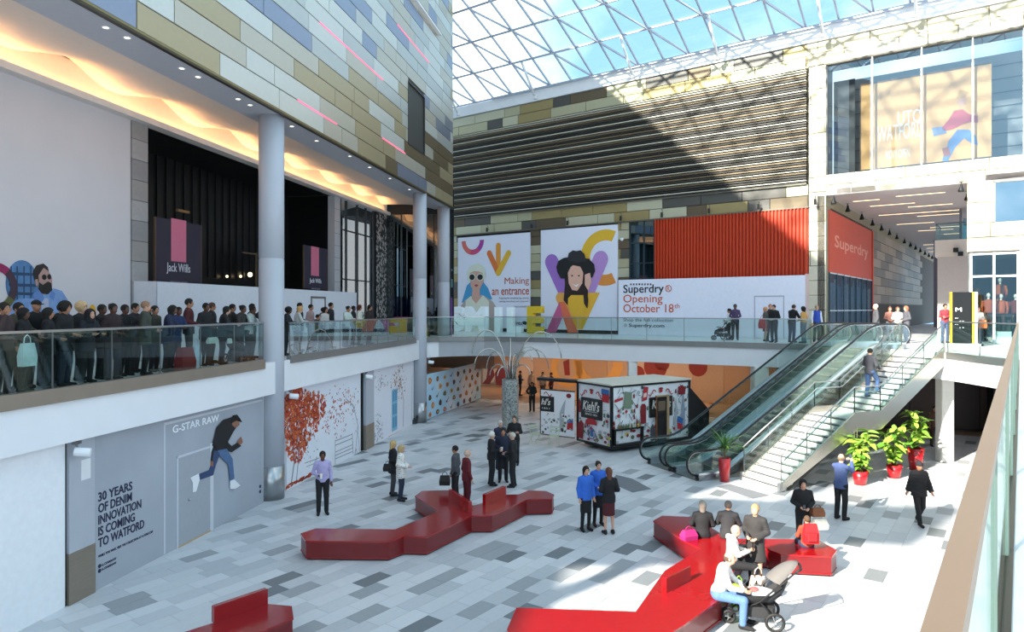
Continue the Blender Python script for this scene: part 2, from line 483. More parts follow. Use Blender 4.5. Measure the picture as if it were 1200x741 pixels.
# ---- hoarding with denim advert
gs = LOW.shift(.0)
H1 = thing('shop_hoarding', 'grey denim advert hoarding with a running man and navy lettering', 'hoarding', (*LOW.pt(ub, 0)[:2], 0))
mb = MB(); LOW.box(mb, ub + .02, LOW.u(306), 0, SOFF - .02, -.02, .06, M('a3a8b2', .6, noise=.07, scale=.9))
obj('printed_panel', mb, H1)
frame = M('c3c7cf', .5)
mb = MB()   # painted recess look: pale frame boards
uu0, uu1 = LOW.u(189), LOW.u(304)
LOW.box(mb, uu0, uu1, 3.02, 3.08, .06, .075, frame); LOW.box(mb, uu0, uu0 + .05, .02, 3.02, .06, .07, frame)
obj('frame_board', mb, H1)
d0, d1 = LOW.u(205.5), LOW.u(243)
mb = MB(); LOW.box(mb, d0, d1, .03, 2.15, .06, .08, M('9ea3ab', .6)); dr = obj('door', mb, H1, label='flush grey door cut into the hoarding')
mb = MB()
LOW.box(mb, d0 - .05, d0, 0, 2.2, .06, .083, frame); LOW.box(mb, d1, d1 + .14, 0, 2.25, .06, .085, M('c9ccd3', .5)); LOW.box(mb, d0 - .05, d1, 2.15, 2.2, .06, .083, frame)
LOW.box(mb, d0, d1, 0.0, .03, .06, .1, M('b89c70', .5)); obj('door_frame', mb, H1)
mb = MB(); mb.ball(LOW.pt(LOW.u(218), 1.05, .1), .035, steel); obj('door_handle', mb, dr)
navy = M('171c3c', .6)
for i, (t, x1) in enumerate((('30 YEARS', 152), ('OF DENIM', 151.5), ('INNOVATION', 162.5), ('IS COMING', 155), ('TO WATFORD', 166))):
    u0 = LOW.u(112); z1 = 1.98 - i * .235
    text_on('lettering', t, LOW, u0, LOW.u(x1), z1 - .19, z1, navy, H1, off=.064, bold=.018)
text_on('lettering', 'WHILE YOU WAIT, VISIT THE COLLECTION AT G-STAR.COM', LOW, LOW.u(112), LOW.u(176), .64, .70, navy, H1, off=.064)
text_on('lettering', 'G-STARRAW', LOW, LOW.u(116), LOW.u(133), .44, .49, navy, H1, off=.064)
text_on('lettering', 'G-STARRAW', LOW, LOW.u(116), LOW.u(133), .35, .40, navy, H1, off=.064)
mb = MB(); LOW.disc(mb, LOW.u(113.5), .47, .04, .062, navy); LOW.disc(mb, LOW.u(113.5), .37, .04, .062, navy)
LOW.disc(mb, LOW.u(302.5), .53, .05, .062, navy); LOW.disc(mb, LOW.u(302.5), .38, .05, .062, navy); obj('round_icon', mb, H1)
text_on('lettering', 'G-STAR RAW', LOW, LOW.u(199.5), LOW.u(254), 2.78, 2.96, M('eceef2', .5), H1, off=.064, bold=.012)
# printed running man
den = M('49658c', .7, noise=.2, scale=20); blk = M('15161a', .7); skn = M('8b5d49', .7); wsh = M('e4e6ea', .6); den2 = M('2f4469', .7, noise=.2, scale=20)
mb = MB()
P_ = lambda pts, m, o=.062: LOW.ppoly(mb, pts, o + .026, m)
P_([(250, 501), (258, 492), (268, 489), (276, 492), (276, 497), (270, 506), (264, 517), (262, 528), (251, 530), (245, 522)], blk)
P_([(262, 517), (268, 523), (276, 518), (279, 523), (268, 530), (260, 527)], blk)
P_([(247, 521), (250, 523), (249, 533), (245, 545), (243, 541), (244, 530)], blk)
P_([(274, 518), (279, 512), (281, 518), (278, 522)], skn, .064)
P_([(243, 540), (246, 541), (246, 547), (243, 546)], skn, .064)
P_([(251, 528), (262, 526), (269, 538), (271, 561), (266, 564), (264, 545), (255, 536)], den, .064)
P_([(247, 528), (255, 530), (249, 546), (246, 557), (229, 563), (228, 556), (241, 551), (245, 541)], den2, .063)
P_([(219, 560), (229, 555), (230, 562), (226, 576), (222, 577), (222, 566)], wsh, .064)
P_([(266, 563), (271, 562), (278, 569), (272, 573), (266, 573)], wsh, .064)
P_([(268, 490), (275, 490), (277, 498), (272, 502), (268, 498)], skn, .066)
P_([(267, 492), (269, 487), (274, 486), (278, 491), (280, 495), (273, 493), (268, 496)], nearblack, .068)
obj('printed_figure', mb, H1, label='printed man in black jacket, jeans and cap, running')
# ---- mural hoarding with the red tree
def mural(u0, u1, label):
    h = thing('shop_hoarding', label, 'hoarding', (*LOW.pt(u0, 0)[:2], 0))
    mb = MB(); LOW.box(mb, u0, u1, 0, SOFF - .02, -.02, .06, M('dfe0e8', .55, noise=.02)); obj('printed_panel', mb, h)
    return h
def leaves(pl, mb, blobs, n, mats, size=.07, off=.062):
    tot = sum(b[2] * b[3] for b in blobs)
    for b in blobs:
        for i in range(int(n * b[2] * b[3] / tot)):
            a = rnd() * 6.28; r = math.sqrt(rnd()) if len(b) < 5 else rnd() ** .7
            px = b[0] + b[2] * r * math.cos(a); py = b[1] + b[3] * r * math.sin(a)
            u, z = pl.uz(px, py)
            if z > SOFF - .06 or z < .05: continue
            s = size * (.6 + .8 * rnd()); t = rnd() * 6.28; w = .45
            c, q = math.cos(t) * s, math.sin(t) * s
            P = [(u + c, z + q), (u - q * w, z + c * w), (u - c, z - q), (u + q * w, z - c * w)]
            mb.add([pl.pt(x, y, off + .002 * (i % 4)) for x, y in P], [(3, 2, 1, 0)], random.choice(mats))
H2 = mural(LOW.u(334), LOW.u(421), 'white mural hoarding with a large orange-red autumn tree and a drawn bench')
reds = [M('b23a1c', .7), M('c4502a', .7), M('8e2a1c', .7), M('cf6a35', .7)]
mb = MB()
leaves(LOW, mb, [(350, 490, 22, 34), (345, 520, 12, 22), (368, 476, 12, 18), (345, 475, 14, 20)], 1150, reds, .095)
leaves(LOW, mb, [(398, 470, 20, 20, 1), (392, 490, 14, 24, 1), (410, 466, 10, 12, 1)], 170, reds + [M('7b3b34', .7)], .055)
leaves(LOW, mb, [(380, 500, 6, 12, 1)], 14, reds, .05)
leaves(LOW, mb, [(414, 500, 5, 45, 1), (358, 530, 14, 22, 1)], 40, [M('7e8796', .7), M('99a0ac', .7)], .05)
for i in range(60):
    u, z = LOW.uz(332 + 31 * rnd(), 500); z = .06 + .1 * rnd()
    LOW.poly(mb, [(u, z - .03), (u + .12, z - .02), (u + .14, z + .03), (u + .02, z + .03)], .062, random.choice(reds))
obj('printed_foliage', mb, H2, label='printed orange and red leaves', kind='stuff')
ink = M('7c8087', .7); mb = MB()
def stroke(pts, w, m=ink, pl=LOW, off=.062):
    q = [pl.uz(*p) for p in pts]
    for a, b in zip(q, q[1:]): pl.poly(mb, pill(a, b, w, 3), off, m, .003)
stroke([(339, 568), (343, 540), (341, 515), (337, 495)], .03); stroke([(345, 566), (348, 535), (346, 505), (352, 480)], .02)
stroke([(343, 540), (350, 520), (356, 505)], .012); stroke([(414, 535), (418, 500), (412, 475), (404, 468)], .015); stroke([(420, 530), (417, 500)], .01)
stroke([(391, 516), (391, 545)], .012); stroke([(411, 508), (412, 532)], .012)
for y in (0, 5): stroke([(391, 517 + y), (411, 509 + y)], .014)
for y in (0, 4, 8): stroke([(391, 530 + y), (412, 521 + y)], .012)
stroke([(355, 543), (372, 537)], .012); stroke([(357, 547), (370, 542)], .01)
obj('printed_drawing', mb, H2)
H3 = mural(LOW.u(434.5), LOW.u(483), 'white mural hoarding with a pale blue door and brown tree top')
mb = MB(); leaves(LOW, mb, [(467, 445, 8, 24, 1), (462, 450, 6, 16, 1)], 130, [M('8a6a4c', .7), M('a0793f', .7), M('8e4f38', .7)], .07)
leaves(LOW, mb, [(444, 447, 9, 12, 1)], 40, [M('8e4a42', .7), M('7e8088', .7)], .06)
leaves(LOW, mb, [(442, 505, 6, 22, 1)], 70, [M('3f454d', .7), M('7d4a50', .7), M('6b7077', .7)], .055)
obj('printed_foliage', mb, H3, kind='stuff')
bluem = M('7fb5cf', .6); blued = M('4f90b4', .6); mb = MB()
u0, u1 = LOW.u(457.5), LOW.u(464); LOW.box(mb, u0, u1, .15, 2.05, .06, .066, bluem)
for k in range(3):
    for s in (0, 1):
        a = u0 + .12 + s * (u1 - u0 - .1) / 2; LOW.box(mb, a, a + (u1 - u0) * .32, .3 + k * .6, .78 + k * .6, .066, .07, blued)
obj('printed_door', mb, H3, label='pale blue printed door')
mb = MB(); stroke([(471, 500), (471.5, 470), (468, 445)], .02); stroke([(481, 492), (481.5, 440)], .01); stroke([(454, 512), (470, 504)], .014, reds[3]); obj('printed_drawing', mb, H3)
# ---- round columns
def column(x, y, z0, z1, r, label, base=True):
    c = thing('round_column', label, 'column', (x, y, z0))
    mb = MB(); prof = [(r, 0)]
    for z in (FLOOR2 + 3.1,):
        if z0 < z < z1: prof += [(r, z - z0 - .02), (r - .012, z - z0 - .012), (r - .012, z - z0 + .012), (r, z - z0 + .02)]
    prof += [(r, z1 - z0)]
    mb.lathe(prof, (x, y, z0), colpaint, 40); obj('shaft', mb, c, True)
    if base:
        mb = MB(); mb.lathe([(r + .012, 0), (r + .012, 1.0), (r, 1.0)], (x, y, z0), steel, 40); obj('steel_plinth', mb, c, True)
    return c
column(-7.29, 21.1, 0, CANT + .02, .37, 'tall grey round column between the denim advert and the red tree mural')
column(-4.66, 35.2, 0, CANT + .02, .345, 'tall grey round column beside the food hoarding, farther of the two with steel plinths')
column(-3.93, 40.0, FLOOR2, CANT + .02, .35, 'round grey column on the upper floor next to the sunglasses poster', base=False)
# ---- left gallery: back wall, ceiling, cove
mb = MB()
GAL.box(mb, -34, GAL.u(153), FLOOR2, 11.3, -.3, 0, M('cfc8cb', .6, noise=.02, scale=1)); GAL.box(mb, -34, 21.5, 11.3, 13.0, -.3, 0, M('d8cfc4', .6))
wg = struct('wall_left', mb)
# tiled pilaster beside the black shopfront
ug0, ug1 = GAL.u(153.5), GAL.u(172)
tilem = [M('8e8a8c', .5, noise=.08), M('a39f9f', .5, noise=.08), M('97918f', .5, noise=.06)]
z = FLOOR2; i = 0
while z < 11.25:
    mb = MB(); GAL.box(mb, ug0, ug1, z, min(z + .585, 11.28), -.3, .04, tilem[i % 3]); obj('wall_tile', mb, wg); z += .6; i += 1
mb = MB(); GAL.box(mb, ug0 - .02, ug1, FLOOR2, 11.28, -.35, .0, dark); obj('wall_backing', mb, wg)
u390, u449 = GAL.u(391), GAL.u(450)
mb = MB()
GAL.box(mb, ug1, u390, FLOOR2, 11.28, -2.6, -2.4, nearblack)
for k in range(26):
    a = ug1 + (u390 - ug1) * k / 26; GAL.box(mb, a, a + .06, 7.0, 11.28, -2.4, -2.34, M('121214', .4))
GAL.box(mb, ug1 - .05, ug1 + .02, FLOOR2, 11.28, -2.5, -.3, nearblack); GAL.box(mb, u390 - .02, u390 + .05, FLOOR2, 11.28, -2.5, -.3, nearblack)
shopf = struct('wall_left_shopfront', mb, label='black unlit shopfront behind the crowd')
mb = MB()
for a in (GAL.u(262), GAL.u(347)): GAL.box(mb, a - .06, a, FLOOR2, 8.2, -1.9, -1.84, M('6d5c48', .5))
GAL.box(mb, GAL.u(225), GAL.u(238), 9.0, 9.08, -.6, -.5, M('8e6a42', .4)); GAL.box(mb, GAL.u(332), GAL.u(347), 8.1, 8.16, -1.9, -1.84, M('6d5c48', .5)); obj('door_trim', mb, shopf)
lamp_w = M('ffe0b0', .5, emit=3.0)
for px, py in ((266, 324), (282, 324), (293, 322)):
    mb = MB(); u, z = GAL.uz(px, py, -2.2); mb.ball(GAL.pt(u, z, -2.2), .06 if px < 290 else .11, lamp_w, 8, 5); obj('shop_lamp', mb, shopf)
# low white hoarding in front of the black shopfront
hp = GAL.shift(.55)
hz = 6.55
mb = MB(); hu0, hu1 = hp.u(183), hp.u(418)
hp.box(mb, hu0, hu1, FLOOR2 + .03, hz, -.06, 0, M('d8d8e0', .55))
hh = thing('shop_hoarding', 'low white hoarding in front of the black shopfront, behind the crowd', 'hoarding', (*hp.pt(hu0, 0)[:2], FLOOR2 + .03))
obj('front_board', mb, hh)
mb = MB(); mb.obox(hp.pt(hu0, FLOOR2 + .03, 0), -hp.n * .6 - hp.d * .35, hp.d * .05, Vector((0, 0, hz - FLOOR2 - .03)), M('bdbbc0', .55)); obj('side_board', mb, hh)
mb = MB(); ud0, ud1 = hp.u(364), hp.u(381)
hp.box(mb, ud0, ud0 + .07, FLOOR2 + .03, 6.25, 0, .04, M('6b6260', .5)); hp.box(mb, ud1 - .07, ud1, FLOOR2 + .03, 6.25, 0, .04, M('6b6260', .5)); hp.box(mb, ud0, ud1, 6.2, 6.28, 0, .04, M('6b6260', .5)); obj('door_frame', mb, hh)
# banners
def banner(px0, px1, y_t, y_b, label, pinkx, py0, py1, ty0, ty1):
    pl = GAL.shift(.05)
    u0, u1 = pl.u(px0), pl.u(px1); z1 = pl.uz(px0, y_t)[1]; z0 = pl.uz(px0, y_b)[1]
    b = thing('shop_banner', label, 'banner', (*pl.pt(u0, 0)[:2], z0))
    mb = MB(); pl.box(mb, u0, u1, z0, z1, -.05, 0, M('231f33', .5, noise=.05)); obj('banner_board', mb, b)
    mb = MB(); pl.box(mb, u0 - .03, u0, z0, z1, -.06, .01, M('5f4a3a', .4)); obj('banner_frame', mb, b); mb = MB(); pl.box(mb, u1, u1 + .03, z0, z1, -.06, .01, M('5f4a3a', .4)); obj('banner_frame', mb, b)
    mb = MB(); a, c = pl.u(pinkx[0]), pl.u(pinkx[1]); pl.box(mb, a, c, pl.uz(pinkx[0], py1)[1], pl.uz(pinkx[0], py0)[1], .0, .008, M('c96b86', .6)); obj('pink_stripe', mb, b, label='pink stripe')
    m = (u0 + u1) / 2; w = (u1 - u0)
    zt = pl.uz((px0 + px1) / 2, ty0)[1]; zb = pl.uz((px0 + px1) / 2, ty1)[1]
    text_on('lettering', 'Jack Wills', pl, m - w * .28, m + w * .24, zb, zt, M('d5d3dd', .5), b, off=.006)
    text_on('lettering', 'FABULOUSLY BRITISH', pl, m - w * .2, m + w * .18, zb - (zt - zb) * .85, zb - (zt - zb) * .6, M('8d8a99', .5), b, off=.006)
banner(182.5, 235.5, 254, 332, 'dark navy shop banner with pink stripe, the larger, left of the round column', (200.5, 218), 255.5, 306, 309, 322)
banner(356.5, 383, 287, 338, 'dark navy shop banner with pink stripe, the smaller, right of the round column', (364.5, 373.5), 288.5, 323, 326.5, 333.5)
# advert on the white wall: bearded man
AD = thing('wall_advert', 'printed advert of a bearded man in sunglasses and denim shirt on the left white wall', 'advert', (*GAL.pt(GAL.u(2), 0)[:2], FLOOR2 + .4))
mb = MB(); G_ = lambda pts, m, o=.004: GAL.ppoly(mb, pts, o, m)
pl1 = M('4f77a3', .7, noise=.35, scale=3); 
def gd(px, py, rpx, m, o, rz=None):
    u, z = GAL.uz(px, py); Y = GAL.pt(u, 0).y; k = Y / FP
    GAL.disc(mb, u, z, rpx * (GAL.u(px + 1) - GAL.u(px)), o, m, (rz or rpx) * k)
gd(26, 333, 19, pl1, .004, 28)
for px in (12, 19, 27, 35):
    LOWm = M('1f3554', .7); GAL.box(mb, GAL.u(px), GAL.u(px + 1.4), GAL.uz(px, 352)[1], GAL.uz(px, 312)[1], .008, .011, LOWm)
for py in (319, 332, 342):
    a, b = GAL.uz(10, py), GAL.uz(42, py + 1.2); GAL.poly(mb, [a, b, (b[0], b[1] - .07), (a[0], a[1] - .07)], .008, M('24405f', .7))
denL = M('7795c4', .7, noise=.18, scale=5)
G_([(8, 372), (12, 356), (22, 350), (40, 350), (52, 346), (62, 338), (72, 341), (79, 352), (82, 372)], denL, .012)
G_([(47, 349), (56, 350), (57, 372), (53, 380), (49, 372)], M('a9aec2', .7), .016)
G_([(37, 345), (46, 338), (51, 350), (46, 358), (40, 352)], M('5f7fb6', .7), .018); G_([(60, 340), (64, 344), (62, 352), (57, 348)], M('5f7fb6', .7), .018)
G_([(39, 327), (38, 318), (42, 311), (50, 309), (55, 313), (57, 320), (50, 322), (44, 330), (41, 332)], M('2a1f1d', .7), .018)
G_([(44, 323), (50, 314), (56, 318), (60, 326), (60, 336), (56, 342), (50, 342), (45, 336)], M('b08a82', .7), .022)
G_([(45, 331), (49, 334), (55, 330), (59, 332), (60, 340), (55, 345), (48, 344), (44, 339)], M('1f1715', .7), .026)
gd(50.5, 325, 2.6, nearblack, .03, 3.2); gd(56.5, 324.5, 2.2, nearblack, .03, 3.2)
G_([(40, 328), (43, 327), (44, 335), (41, 335)], M('b08a82', .7), .022)
obj('printed_figure', mb, AD)
mb = MB(); u, z = GAL.uz(-6, 337)
GAL.ring(mb, u, z, .39, .58, .014, lambda t: M('8f1f50', .7) if .12 < t < .5 else (M('3d2a38', .7) if t < .12 or t > .9 else M('5c5a2c', .7)), 0, 360, 36); obj('ring_graphic', mb, AD)
mb = MB(); gd(108, 367, 4.2, M('d9a42a', .6), .006, 10); obj('yellow_graphic', mb, AD)
# wavy ceiling
uw0, uw1 = 2.0, 41.0
ceil = M('dcd6cc', .6, noise=.02)
vs = []; fs = []; nu = 150; nv = 14
inn = [0, 1.25]
for i in range(nu + 1):
    Y = uw0 + (uw1 - uw0) * i / nu
    fx = FAC.P.x + (Y - FAC.P.y) * .1739; gx = GAL.P.x + (Y - GAL.P.y) * .1739
    for j in range(nv + 1):
        t = j / nv
        x = fx - 1.15 + (gx - .02 - fx + 1.15) * t
        ph = (Y - 17.9) / 3.55 * 2 * math.pi
        edge = .5 + .5 * math.cos(ph)
        lift = .30 * math.sin(min(1, t * 1.6) * math.pi / 2) + .42 * (edge ** 1.3) * max(0, (t - .45) / .55) ** 1.6
        vs.append((x, Y, CANT + .02 + lift))
for i in range(nu):
    for j in range(nv):
        a = i * (nv + 1) + j; fs.append((a, a + 1, a + nv + 2, a + nv + 1))
mb = MB(); mb.add(vs, fs, ceil)
cg = struct('ceiling_gallery', mb, True)
mb = MB()
FAC.box(mb, -11, 27.9, CANT, CANT + .02, -1.2, 0, M('b7b8bf', .5)); obj('soffit_band', mb, cg)
mb = MB(); GAL.box(mb, -14, u449 + .3, 11.26, 11.34, -.1, .30, M('d8d3cf', .5)); GAL.box(mb, -14, u449 + .3, 11.34, 11.44, .26, .30, M('d8d3cf', .5)); obj('cove_ledge', mb, cg)
mb = MB(); GAL.box(mb, -14, u449, 11.345, 11.365, .04, .20, M('ffc48a', .5, emit=16.0)); obj('cove_light', mb, cg, label='hidden warm strip light along the wave')
mb = MB(); mb.prism([tuple(FAC.pt(-4, 0, -.5)[:2]), tuple(FAC.pt(27, 0, -.5)[:2]), (-14, 43), (-24, 43), (-24, 6)], 12.9, 13.0, dark); obj('ceiling_void', mb, cg)
mb = MB(); GAL.box(mb, -14, u449 + .3, 11.30, 11.42, -4.5, -.1, dark); obj('shop_ceiling', mb, cg)
# downlights in pairs
dm = MB(); dm.lathe([(.085, 0), (.085, -.012), (.06, -.012), (.06, .0)], (0, 0, 0), M('e4e4e6', .4), 14); dme = dm.mesh('downlight')
dl = MB(); dl.lathe([(.055, -.004), (.05, -.002)], (0, 0, 0), M('fff3da', .5, emit=4.), 12); dlm = dl.mesh('lens')
for di, (px, py) in enumerate(((124, 32), (149, 44), (213, 80), (232, 90), (279, 116), (293, 123), (342, 148), (371, 165), (410, 183), (433, 196), (457, 209), (480, 222))):
    Y = (CANT - EYE) * FP / (HY - py); p = Vector(((px - 600) / FP * Y, Y, CANT - .001))
    o = thing('downlight', ORD[di] + ' small round downlight from the left under the metal clad wing', 'light', p, group='downlights under the metal clad wing')
    link('trim_ring', dme, o); link('lens', dlm, o)
# glazed end of the left gallery
mb = MB(); GAL.box(mb, u390, GAL.u(398), FLOOR2, 11.28, -.3, .05, M('b4b3b8', .5)); obj('end_pier', mb, wg)
z = FLOOR2 + .5
gl_end = MB()
while z < 11.2: GAL.box(gl_end, u390 - .01, GAL.u(398) + .01, z, z + .012, .04, .056, dark); z += .6
obj('pier_joint', gl_end, wg)
WN = thing('glazed_screen', 'tall dark shop window at the far end of the left gallery, with painted poster reflections', 'window', (*GAL.pt(GAL.u(398), 0)[:2], FLOOR2))
mb = MB(); GAL.box(mb, GAL.u(398), GAL.u(438), FLOOR2, 11.25, 0, .02, glass('dark_mirror_glass', '39454d', .45)); obj('glass_pane', mb, WN)
mb = MB(); GAL.box(mb, GAL.u(398), GAL.u(438), FLOOR2, 11.25, -.8, -.7, M('1a2026', .6)); obj('dark_interior', mb, WN)
# flat shapes behind this glass, painted as reflections of the wall posters
mb = MB()
for px in (398, 405, 418, 428, 437): a = GAL.u(px); GAL.box(mb, a - .03, a + .03, FLOOR2, 11.25, .0, .08, M('1d2126', .4))
GAL.box(mb, GAL.u(398), GAL.u(438), 7.2, 7.26, 0, .06, M('1d2126', .4)); GAL.box(mb, GAL.u(398), GAL.u(438), 9.7, 9.76, 0, .06, M('1d2126', .4)); obj('mullion', mb, WN)
IP = GAL.shift(-.35)
mb = MB(); IP.box(mb, IP.u(392), IP.u(415), FLOOR2 + .3, IP.uz(405, 290)[1], 0, .01, M('6f7ba6', .6)); 
yy = M('b08f2c', .6); IP.poly(mb, pill(IP.uz(401, 298), IP.uz(401, 330), .45), .012, yy); IP.poly(mb, pill(IP.uz(401, 318), IP.uz(413, 300), .3), .016, yy)
IP.box(mb, IP.u(419), IP.u(438), FLOOR2 + .3, IP.uz(430, 278)[1], 0, .01, M('8d92b6', .6))
u, z = IP.uz(432, 283); IP.ring(mb, u, z, 1.0, 1.5, .014, M('8a3576', .6), 150, 330, 20)
obj('painted_reflection', mb, WN)
# black and white patterned pier
PP = thing('patterned_pier', 'narrow pier covered in a black and white speckled pattern at the gallery end', 'pier', (*GAL.pt(GAL.u(439), 0)[:2], FLOOR2))
mb = MB(); GAL.box(mb, GAL.u(438.5), u449 + .2, FLOOR2, 11.28, -.2, .1, dark); obj('pier_body', mb, PP)
mb = MB()
for i in range(420):
    u = GAL.u(439) + rnd() * (u449 + .1 - GAL.u(439)); z = FLOOR2 + .1 + rnd() * 7; a = rnd() * 3.14; s = .09
    q = [(u + s * math.cos(a + k * 2.1) * (.5 if k else 1.2), z + s * math.sin(a + k * 2.1)) for k in range(3)]
    GAL.poly(mb, q, .1, M('c9c4c2', .6), .01)
obj('pattern_chips', mb, PP, kind='stuff')
# end wall, dark teal glazing with purple shop below
END = Plane((-7.55, 41.3), (1, -.10))
mb = MB(); END.box(mb, -20, 3.95, FLOOR2, 12.9, -1.2, -1.1, M('10181d', .5)); we = struct('wall_end_gallery', mb)
mb = MB()
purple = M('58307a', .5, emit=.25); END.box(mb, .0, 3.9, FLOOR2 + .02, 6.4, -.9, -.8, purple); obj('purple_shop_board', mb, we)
mb = MB(); END.box(mb, .0, 3.9, 7.0, 7.5, -1.0, -.6, M('3f6b6e', .5)); END.box(mb, 0, 3.9, 8.0, 8.1, -1.0, -.6, M('3d6064', .5)); obj('inner_beam', mb, we)
mb = MB(); END.box(mb, .0, 3.95, FLOOR2 + .01, 11.3, -.02, 0, glass('teal_glass', '4f8a8c', .16)); obj('glass_pane', mb, we)
mb = MB()
for u in (0, .98, 1.96, 2.94, 3.9): END.box(mb, u, u + .06, FLOOR2, 11.3, -.05, .05, M('20282b', .4))
obj('mullion', mb, we)
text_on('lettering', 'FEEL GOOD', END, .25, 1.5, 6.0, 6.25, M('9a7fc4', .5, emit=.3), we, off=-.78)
# purple and yellow counters behind the glass rail
for a, b, h, cc, lb in ((.9, 1.8, .85, '8d4064', 'low rounded maroon seat behind the far gallery glass'), (2.2, 3.0, .95, 'a08a1c', 'low mustard yellow seat behind the far gallery glass')):
    mb = MB(); p0 = END.pt(a, 0, 1.6); mb.chamfer((p0.x + (b - a) / 2, p0.y, FLOOR2 + .022 + h / 2), (b - a, .8, h), .2, M(cc, .6)); mb.chamfer((p0.x + (b - a) / 2, p0.y + .3, FLOOR2 + .022 + h + .12), (b - a - .1, .2, .25), .08, M(cc, .6))
    tag(obj('soft_seat', mb), lb, 'seat')

# ---- metal clad facade of the left wing
TOP = 27.9
mb = MB()
wu0, wu1 = FAC.u(478.5), FAC.u(497.3); wz0, wz1 = 13.45, 16.3
FAC.box(mb, -5.6, 27.78, CANT + .04, TOP, -.6, -.06, M('3c3a36', .6))
mb.obox(FAC.pt(-5.6, CANT + .7, -.3), FAC.d * 31.9, -FAC.n * 5 , Vector((0, 0, .2)), dark)
mb.obox(FAC.pt(27.1, CANT + 1.0, -.3), FAC.d * .6, -FAC.n * 24, Vector((0, 0, TOP - CANT - 1.0)), M('6a655c', .6))  # unseen return wall, added deep enough to keep sun off the far posters
mb.prism([tuple(FAC.pt(-5.6, 0, -.3)[:2]), tuple(FAC.pt(27.7, 0, -.3)[:2]), tuple(FAC.pt(27.7, 0, -24)[:2]), tuple(FAC.pt(-5.6, 0, -24)[:2])], TOP - .3, TOP - .1, M('6a655c', .6))  # unseen wing roof, added to keep light out of the gallery
wf = struct('wall_left_facade', mb)
mb = MB(); FAC.box(mb, -5.6, 27.9, CANT - .03, CANT + .03, -.08, .03, M('4a4030', .4, .6)); FAC.box(mb, -5.6, 27.9, CANT + .03, CANT + .09, -.08, .02, M('8a7a52', .35, .7)); obj('edge_trim', mb, wf)
pal = {'s': M('b9bab6', .38, .45, noise=.02), 'c': M('bdb6a8', .38, .45, noise=.02), 'g': M('ae9f80', .38, .45, noise=.02), 'b': M('8f95a8', .34, .55, noise=.02), 'z': M('76674f', .4, .45, noise=.02), 'w': M('cacac4', .38, .4, noise=.02)}
pcache = {}
def clad(parent, pl, u0, u1, z0, z1, rh, L, pick, hole=None, seed=1, depth=.06):
    rr = random.Random(seed); z = z0; row = 0
    while z < z1 - .05:
        h = min(rh, z1 - z); u = u0 - rr.random() * L
        while u < u1 - .02:
            a, b = max(u, u0), min(u + L * (1 if rr.random() > .25 else .5), u1)
            nb = b
            segs = [(a, b)]
            if hole and z + h > hole[2] + .1 and z < hole[3] - .1:
                segs = [(x, y) for x, y in ((a, min(b, hole[0])), (max(a, hole[1]), b)) if y - x > .05] if (b > hole[0] and a < hole[1]) else segs
            for x, y in segs:
                if y - x < .04: continue
                k = pick(x, z, rr); key = (round(y - x, 3), round(h, 3), k, depth)
                if key not in pcache:
                    m_ = MB(); g = .010; w_ = y - x; bv = .008
                    vs = [(g, 0, g), (w_ - g, 0, g), (w_ - g, 0, h - g), (g, 0, h - g), (g + bv, -depth, g + bv), (w_ - g - bv, -depth, g + bv), (w_ - g - bv, -depth, h - g - bv), (g + bv, -depth, h - g - bv)]
                    m_.add(vs, [(4, 5, 6, 7), (0, 1, 5, 4), (1, 2, 6, 5), (2, 3, 7, 6), (3, 0, 4, 7)], pal[k]); pcache[key] = m_.mesh('cladding_panel')
                link('cladding_panel', pcache[key], parent, pl.pt(x, z, -.06) - parent.location, pl.rz)
            u = nb if nb > u else u + L
            if nb >= u1: break
        z += rh; row += 1
def pick_f(u, z, rr):
    r = rr.random(); low = z < 14.2 - (27 - u) * .02
    if low: return 'g' if r < .25 else 'z' if r < .25 + .28 * (u > 14) else 'c' if r < .72 else 'b' if r < .82 else 'w'
    return 'b' if r < .19 else 's' if r < .5 else 'c' if r < .70 else 'w' if r < .975 else 'g'
clad(wf, FAC, -2.5, 27.8, CANT + .09, 24.6, .61, 3.0, pick_f, (wu0, wu1, wz0, wz1), 5)
up_ = MB(); FAC.box(up_, -2.5, 27.8, 24.65, TOP, -.06, 0, pal['s']); obj('parapet_panel', up_, wf)
# window in the facade
mb = MB()
for a, b, c, d in ((wu0, wu1, wz0 - .06, wz0), (wu0, wu1, wz1, wz1 + .06), (wu0 - .06, wu0, wz0, wz1), (wu1, wu1 + .06, wz0, wz1)): FAC.box(mb, a, b, c, d, -.5, .02, M('2b2b2c', .4))
FAC.box(mb, (wu0 + wu1) / 2 - .12, (wu0 + wu1) / 2 - .06, wz0, wz1, -.22, -.1, M('55524c', .4)); w1 = struct('window_1', mb)
mb = MB(); FAC.box(mb, wu0, wu1, wz0, wz1, -.18, -.16, gwin); obj('pane', mb, w1)
mb = MB()
for a, b, z in ((FAC.u(460), FAC.u(513), 20.35), (FAC.u(490), FAC.u(513), 22.7)): FAC.box(mb, a, b, z, z + .1, 0, .22, white); FAC.box(mb, a, b, z + .1, z + .3, -.02, .02, dark)
obj('white_fin', mb, wf)
pink = M('ff5f86', .5, emit=1.3)
for (x0, y0, x1, y1) in ((374.5, 27, 448.7, 92.8), (349, 114, 394.7, 143), (448, 160, 475, 179), (465.6, 29.7, 502.7, 71)):
    mb = MB(); a, b = FAC.u(x0), FAC.u(x1); z = FAC.uz(x0, y0)[1]; z = CANT + .09 + round((z - CANT - .09) / .61) * .61
    FAC.box(mb, a, b, z - .02, z + .02, -.02, .012, pink); obj('pink_light_line', mb, wf, label='thin pink glowing line between panels')
